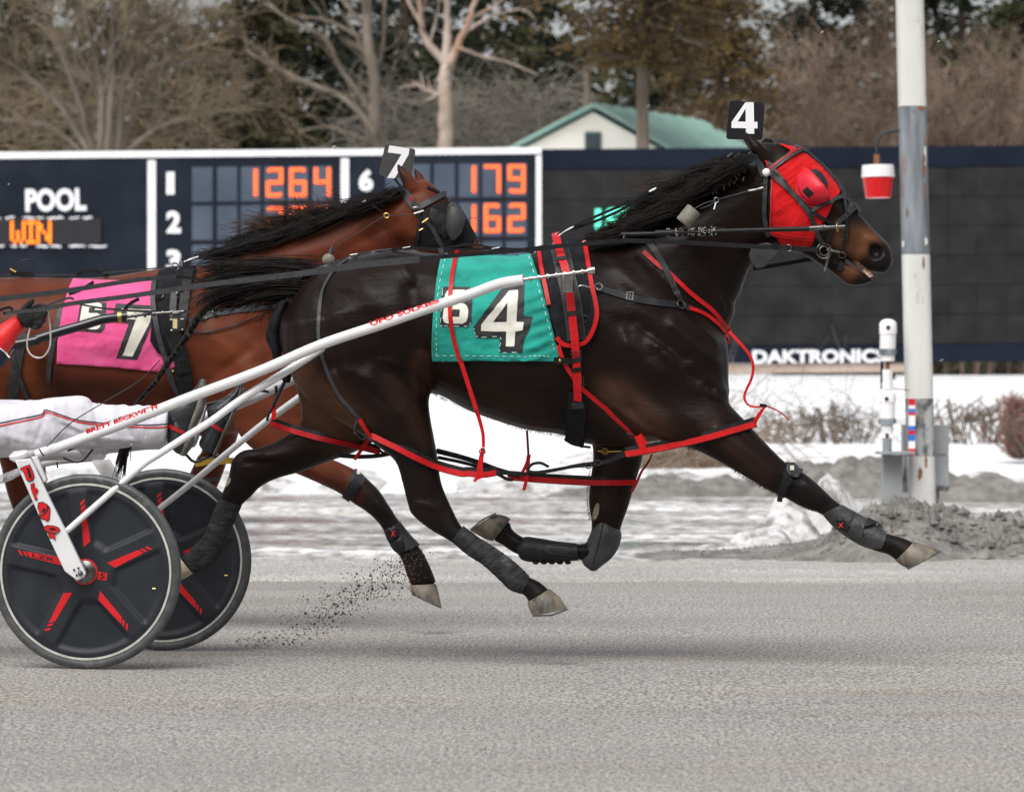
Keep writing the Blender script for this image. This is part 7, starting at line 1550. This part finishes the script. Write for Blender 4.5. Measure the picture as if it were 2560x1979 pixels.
# gloved hand: palm and five fingers closed on the rein
hand = [(T(118, 505), T(175, 600), .030, -.19), (T(150, 470), T(225, 605), .036, -.185), (T(200, 450), T(262, 590), .036, -.18), (T(240, 445), T(285, 570), .032, -.18)]
def fing(pts, r, yo): return MB().tube([P(T(*p), 15.55 + y) for p, y in zip(pts, yo)], r, 10)
Y0h = -.215
fings = [(fing([(225, 470), (275, 450), (308, 455), (300, 490), (262, 500)], [.0125, .0118, .0112, .0105, .0095], [-.17, -.205, -.225, -.235, -.225]), .006),
         (fing([(215, 500), (270, 490), (312, 500), (300, 530), (255, 530)], [.0125, .012, .0115, .0108, .0095], [-.17, -.21, -.235, -.243, -.23]), .006),
         (fing([(205, 535), (260, 530), (300, 545), (285, 568), (240, 562)], [.012, .0118, .0112, .0105, .009], [-.17, -.21, -.232, -.24, -.228]), .006),
         (fing([(195, 570), (240, 572), (275, 585), (255, 602), (220, 592)], [.0115, .011, .0102, .0096, .0085], [-.17, -.2, -.222, -.23, -.22]), .006),
         (fing([(140, 515), (165, 470), (205, 430), (232, 405)], [.015, .0138, .0125, .009], [-.20, -.215, -.22, -.215]), .012)]
me = fuse([(loft_mb(hand, yd, n=20, cap=.01), .02)] + fings, [], vox=.004, hwv=7, yf=yd)
link('glove', me, 'glove', dr)
# overshoes
def boot(nodes, sole, strp, yo, lab):
    o = loft_mb(nodes, yd, n=22, cap=.006).build('overshoe', 'overshoe', dr, ang=80)
    loft_mb(sole, yd, n=16, cap=.004).build('sole', 'sole', o, ang=60)
    bv = bvh_of(o); strap('ankle_strap', 'strap_dark_red', strp, 9.5, bv, o, yd, off=.004); return o
nb = [(Z4(610, 110), Z4(690, 105), .026, -.2), (Z4(560, 200), Z4(690, 230), .038, -.2), (Z4(400, 330), Z4(670, 380), .044, -.2), (Z4(228, 480), Z4(620, 540), .05, -.2), (Z4(215, 640), Z4(540, 700), .048, -.2), (Z4(208, 780), Z4(500, 830), .045, -.2), (Z4(200, 920), Z4(480, 950), .042, -.2), (Z4(290, 1030), Z4(430, 1060), .034, -.2)]
ns = [(Z4(640, 92), Z4(705, 120), .03, -.2), (Z4(620, 200), Z4(708, 240), .042, -.2), (Z4(580, 360), Z4(700, 400), .048, -.2), (Z4(530, 520), Z4(650, 560), .05, -.2), (Z4(450, 740), Z4(560, 760), .042, -.2), (Z4(420, 880), Z4(550, 920), .044, -.2), (Z4(350, 1060), Z4(440, 1085), .036, -.2)]
boot(nb, ns, Z4((215, 690), (300, 735), (410, 785)), -.2, 'near')
sf = lambda L, dx, dy: [((a[0] + dx, a[1] + dy), (b[0] + dx, b[1] + dy), w, .25) for a, b, w, y in L]
fb_ = [(Z4(1100, 150), Z4(1178, 140), .026, .25), (Z4(1050, 240), Z4(1175, 260), .038, .25), (Z4(900, 350), Z4(1130, 400), .044, .25), (Z4(725, 470), Z4(1080, 520), .05, .25), (Z4(728, 620), Z4(1010, 650), .048, .25), (Z4(690, 760), Z4(940, 790), .045, .25), (Z4(610, 920), Z4(890, 920), .042, .25), (Z4(660, 1020), Z4(830, 1050), .034, .25)]
fs_ = [(Z4(1140, 130), Z4(1185, 150), .028, .25), (Z4(1120, 260), Z4(1180, 290), .04, .25), (Z4(1070, 420), Z4(1115, 440), .046, .25), (Z4(1000, 600), Z4(1045, 620), .048, .25), (Z4(920, 780), Z4(935, 810), .042, .25), (Z4(860, 920), Z4(892, 940), .044, .25), (Z4(790, 1060), Z4(835, 1070), .034, .25)]
boot(fb_, fs_, Z4((722, 650), (800, 695), (905, 760)), .25, 'far')
wl = thing('rein_end', 'thin rein end looping down from the gloved hand', 'rein', P(T(260, 800), 15.35)); air('rein', 'rim_pale', T((320, 470), (338, 560), (345, 660), (335, 740), (290, 798), (230, 795), (190, 750), (186, 680), (205, 600)), 3.5, 15.33, wl, nrm=V3((.5, -1, .3)))
air('keeper', 'rein_grey', T((290, 460), (380, 425), (470, 395), (505, 405)), 6, 15.32, wl); air('hand_loop', 'leather_black', T((-60, 510), (20, 470), (70, 460), (85, 485), (20, 500)), 7, 15.33, wl)
# ------------------------------------------------------------------ light pole and timing gear
mat('pole_white', (.58, .58, .55), (.70, .70, .68), 3, rough=.5, stretch=(1, 1, .3), bump=.1, bscale=30, dirt=((.30, .26, .20), 9, .60, .72))
mat('pole_bare', (.10, .115, .135), (.30, .33, .36), 5, rough=.5, metal=.2, stretch=(2, 2, .25), dirt=((.27, .12, .06), 7, .60, .68))
mat('pole_worn', (.09, .095, .10), (.40, .41, .41), 14, rough=.6, stretch=(1, 1, .6), lo=.42, hi=.58, dirt=((.24, .13, .07), 9, .58, .66))
mat('rust', (.16, .06, .025), (.28, .12, .05), 14, rough=.9)
mat('cabinet_grey', (.25, .265, .275), (.38, .40, .41), 3, rough=.5, dirt=((.22, .16, .10), 6, .62, .72))
mat('lamp_red', (.5, .006, .008), rough=.2, emit=(1.0, .01, .005, .10)); mat('lamp_glow', (1, .05, .03), emit=(1.0, .03, .02, 1.2))
YP = 29.0
lp = thing('light_pole', 'tall white and bare-metal pole with rust streaks at the right', 'pole', P(Dw(1967, 1230), YP))
def psec(d0, d1, m, w=59):
    f = lambda y: 1912 + (y + 60) * .0240
    mb = MB(); q = []
    for y in (d0, d1):
        x0 = f(y); a = P(Dw(x0, y), YP); b = P(Dw(x0 + w, y), YP); wd_ = b.x - a.x; c = (a + b) / 2 + V3((0, wd_ / 2, 0))
        q.append([c + V3((math.copysign(abs(math.cos(t)) ** .55, math.cos(t)) * wd_ / 2, math.copysign(abs(math.sin(t)) ** .55, math.sin(t)) * wd_ / 2, 0)) for t in [2 * math.pi * k / 28 for k in range(28)]])
    n = 28; mb.add(q[0] + q[1], [(k, (k + 1) % n, n + (k + 1) % n, n + k) for k in range(n)] + [tuple(range(n)), tuple(range(2 * n - 1, n - 1, -1))])
    return mb.build('section', m, lp, ang=50)
psec(-420, 226, 'pole_white'); psec(227, 541, 'pole_bare'); psec(542, 848, 'pole_white'); psec(849, 972, 'pole_worn'); psec(973, 1225, 'pole_white')
def streak(pl, m='rust'):
    mb = MB(); mb.add([P(Dw(*p), YP - .003) for p in pl], [tuple(range(len(pl)))]); mb.build('rust_streak', m, lp, smooth=False)
def rusty(cx, cy, w, h, seed, m='rust'):
    rg_ = random.Random(seed); n = 26
    streak([(cx + w * math.cos(6.283 * k / n) * rg_.uniform(.45, 1.1), cy + h * math.sin(6.283 * k / n) * rg_.uniform(.6, 1.1)) for k in range(n)], m)
for a in ((1970, 352, 4, 30, 1), (1972, 410, 2.5, 22, 2), (1966, 230, 9, 5, 3), (1970, 560, 3, 15, 4), (1934, 452, 2.5, 12, 5), (1973, 300, 2, 14, 6), (1962, 1010, 6, 16, 7), (1975, 985, 4, 14, 8), (1950, 238, 4, 3, 9)): rusty(*a)
for a in ((1975, 515, 4, 10, 11), (1926, 520, 3, 9, 12), (1973, 330, 2, 30, 13)): rusty(*a, m='pole_white')
arm_ = thing('track_lamp', 'small red lamp with white cap hanging from the pole', 'lamp', P(Dw(1872, 420), YP))
cord('arm', 'leather_grey', [Dw(1925, 278), Dw(1900, 280), Dw(1882, 286), Dw(1872, 302), Dw(1869, 330)], .011, YP + .08, arm_, 10); cord('stem', 'rust', [Dw(1870, 330), Dw(1870, 356)], .022, YP + .08, arm_, 10)
def ltap(d0, d1, r0, r1, m, nm, par):
    a = P(Dw(1872.5, d0), YP + .08); b = P(Dw(1873, d1), YP + .08); k = YP / 8895.0
    return MB().lathe([(r0 * k, 0), (r1 * k, (a - b).length)], a, b - a, 28).build(nm, m, par)
ltap(352, 378, 34, 36, 'plastic_white', 'cap', arm_); lens = ltap(378.5, 422, 33, 27, 'lamp_red', 'lens', arm_)
tm = thing('timing_sensors', 'two stacked white timing sensors on a bracket left of the pole', 'sensor', P(Dw(1893, 1040), YP - .1))
def cyl(c0, c1, wpx, m, nm, r=None, dome=0):
    a = P(Dw(*c0), YP - .08); b = P(Dw(*c1), YP - .08); k = YP / 8895.0; L = (a - b).length; w = wpx * k / 2
    prof = [(w, 0), (w, L)] if not dome else [(0, -w * .55), (w * .5, -w * .48), (w * .85, -w * .25), (w, 0), (w, L)]
    return MB().lathe(prof, a, b - a, 24).build(nm, m, tm, ang=50)
cyl((1894, 690), (1894, 712), 37, 'plastic_white', 'head', dome=1); cyl((1894, 712), (1893, 744), 34, 'plastic_white', 'body'); cyl((1893, 744), (1893, 756), 38, 'pole_bare', 'collar'); cyl((1893, 756), (1893, 770), 30, 'plastic_white', 'neck'); cyl((1893, 770), (1893, 788), 9, 'rust', 'stem'); cyl((1893, 788), (1893, 815), 22, 'plastic_white', 'neck'); cyl((1893, 815), (1893, 830), 24, 'plastic_white', 'collar')
cyl((1892, 840), (1892, 858), 37, 'plastic_white', 'head', dome=1); cyl((1892, 858), (1892, 892), 34, 'plastic_white', 'body'); cyl((1892, 892), (1892, 904), 38, 'pole_bare', 'collar'); cyl((1892, 904), (1892, 924), 26, 'plastic_white', 'neck'); cyl((1892, 924), (1892, 934), 8, 'rust', 'stem'); cyl((1892, 934), (1892, 970), 20, 'cabinet_grey', 'foot')
for q in ((1894, 698), (1891, 850)): MB().ball(P(Dw(*q), YP - .142), (.016, .01, .016), 12, 8).build('eye_lens', 'eye', tm)
cord('stay', 'rust', [Dw(1905, 829), Dw(1940, 832)], .004, YP - .05, tm); cord('mast', 'board_navy', [Dw(1881, 770), Dw(1881, 830)], .012, YP + .1, tm)
gs_ = thing('striped_gauge', 'red white and blue striped stick fixed to the pole', 'gauge', P(Dw(1945, 945), YP - .06)); y = 850
for hgt, m_ in ((14, 'decal_red'), (7, 'plastic_white'), (8, 'g_blue'), (6, 'decal_red'), (22, 'plastic_white'), (10, 'g_blue'), (8, 'decal_red'), (14, 'g_blue'), (16, 'plastic_white'), (14, 'decal_red')):
    if m_ == 'g_blue' and m_ not in MATS: mat('g_blue', (.03, .16, .55), rough=.5)
    q = [P(Dw(1938, y), YP - .1), P(Dw(1952, y), YP - .1), P(Dw(1952, y + hgt), YP - .1), P(Dw(1938, y + hgt), YP - .1)]; MB().prism(q, (0, .03, 0)).build('band', m_, gs_, smooth=False); y += hgt + .15
cb = thing('equipment_cabinet', 'grey steel cabinets and shelf around the foot of the pole', 'cabinet', P(Dw(1950, 1050), YP))
def bxx(x0, y0, x1, y1, d, dep, m, nm): return MB().prism([P(Dw(x0, y0), d), P(Dw(x1, y0), d), P(Dw(x1, y1), d), P(Dw(x0, y1), d)], (0, dep, 0)).build(nm, m, cb, smooth=False, bev=.004)
bxx(1874, 963, 1952, 969, YP - .3, .3, 'cabinet_grey', 'shelf'); bxx(1883, 970, 1925, 1150, YP - .1, .14, 'cabinet_grey', 'post'); bxx(1926, 905, 1946, 1046, YP + .24, .15, 'cabinet_grey', 'cabinet'); bxx(1990, 906, 2024, 968, YP + .22, .2, 'cabinet_grey', 'cabinet'); bxx(1990, 969, 2024, 1036, YP + .23, .2, 'cabinet_grey', 'cabinet'); bxx(1986, 1036, 2024, 1046, YP + .22, .2, 'pole_worn', 'cabinet_foot'); bxx(1926, 970, 1938, 1050, YP + .1, .06, 'pole_worn', 'post'); bxx(1994, 1046, 2004, 1170, YP + .3, .06, 'pole_worn', 'post')
# ------------------------------------------------------------------ thrown dirt, drifting snow
mat('dirt_clod', (.045, .036, .03), (.11, .09, .073), 40, rough=.9)
rg = random.Random(31); mb = MB()
sp_ = cr([Dw(535, 1398), Dw(620, 1380), Dw(690, 1310), Dw(760, 1265), Dw(830, 1232), Dw(880, 1190)], 20)
for i in range(1500):
    u = rg.random() ** 1.0; p = sp_[int(u * (len(sp_) - 1))]; spd = 12 + 22 * (1 - abs(u - .45))
    s_ = (p[0] + rg.gauss(0, spd * 1.2), p[1] + rg.gauss(0, spd * .8))
    Yc = rg.uniform(16.2, 17.3); q = P(s_, Yc)
    if q.z > .005: clod(mb, q, rg.uniform(.0012, .0040) * (2.0 if rg.random() < .06 else 1), rg)
for i in range(260):
    q = P((rg.gauss(640, 36), rg.gauss(1622, 16)), 16.4)
    if q.z > 0: clod(mb, q, rg.uniform(.0012, .0036), rg)
for i in range(90):
    q = P((rg.gauss(1010, 60), rg.gauss(1330, 60)), 17.3)
    clod(mb, q, rg.uniform(.001, .003), rg)
stuff(tag(mb.build('thrown_dirt', 'dirt_clod', smooth=False), 'spray of dirt kicked up behind the bay horse fore hoof', 'dirt'))
mb = MB()
for i in range(16):
    Y = rg.uniform(10, 40); q = P((rg.uniform(0, 2560), rg.uniform(0, 1250)), Y); d = V3((.006, 0, .004)) * Y / 15
    mb.tube([q - d * rg.uniform(.3, 1), q + d * rg.uniform(.3, 1)], .0009 * Y / 15, 4)
mat('flake', (.85, .85, .87), rough=.8)
stuff(tag(mb.build('snow_flakes', 'flake', smooth=False), 'scattered drifting snowflakes in the air', 'snow'))
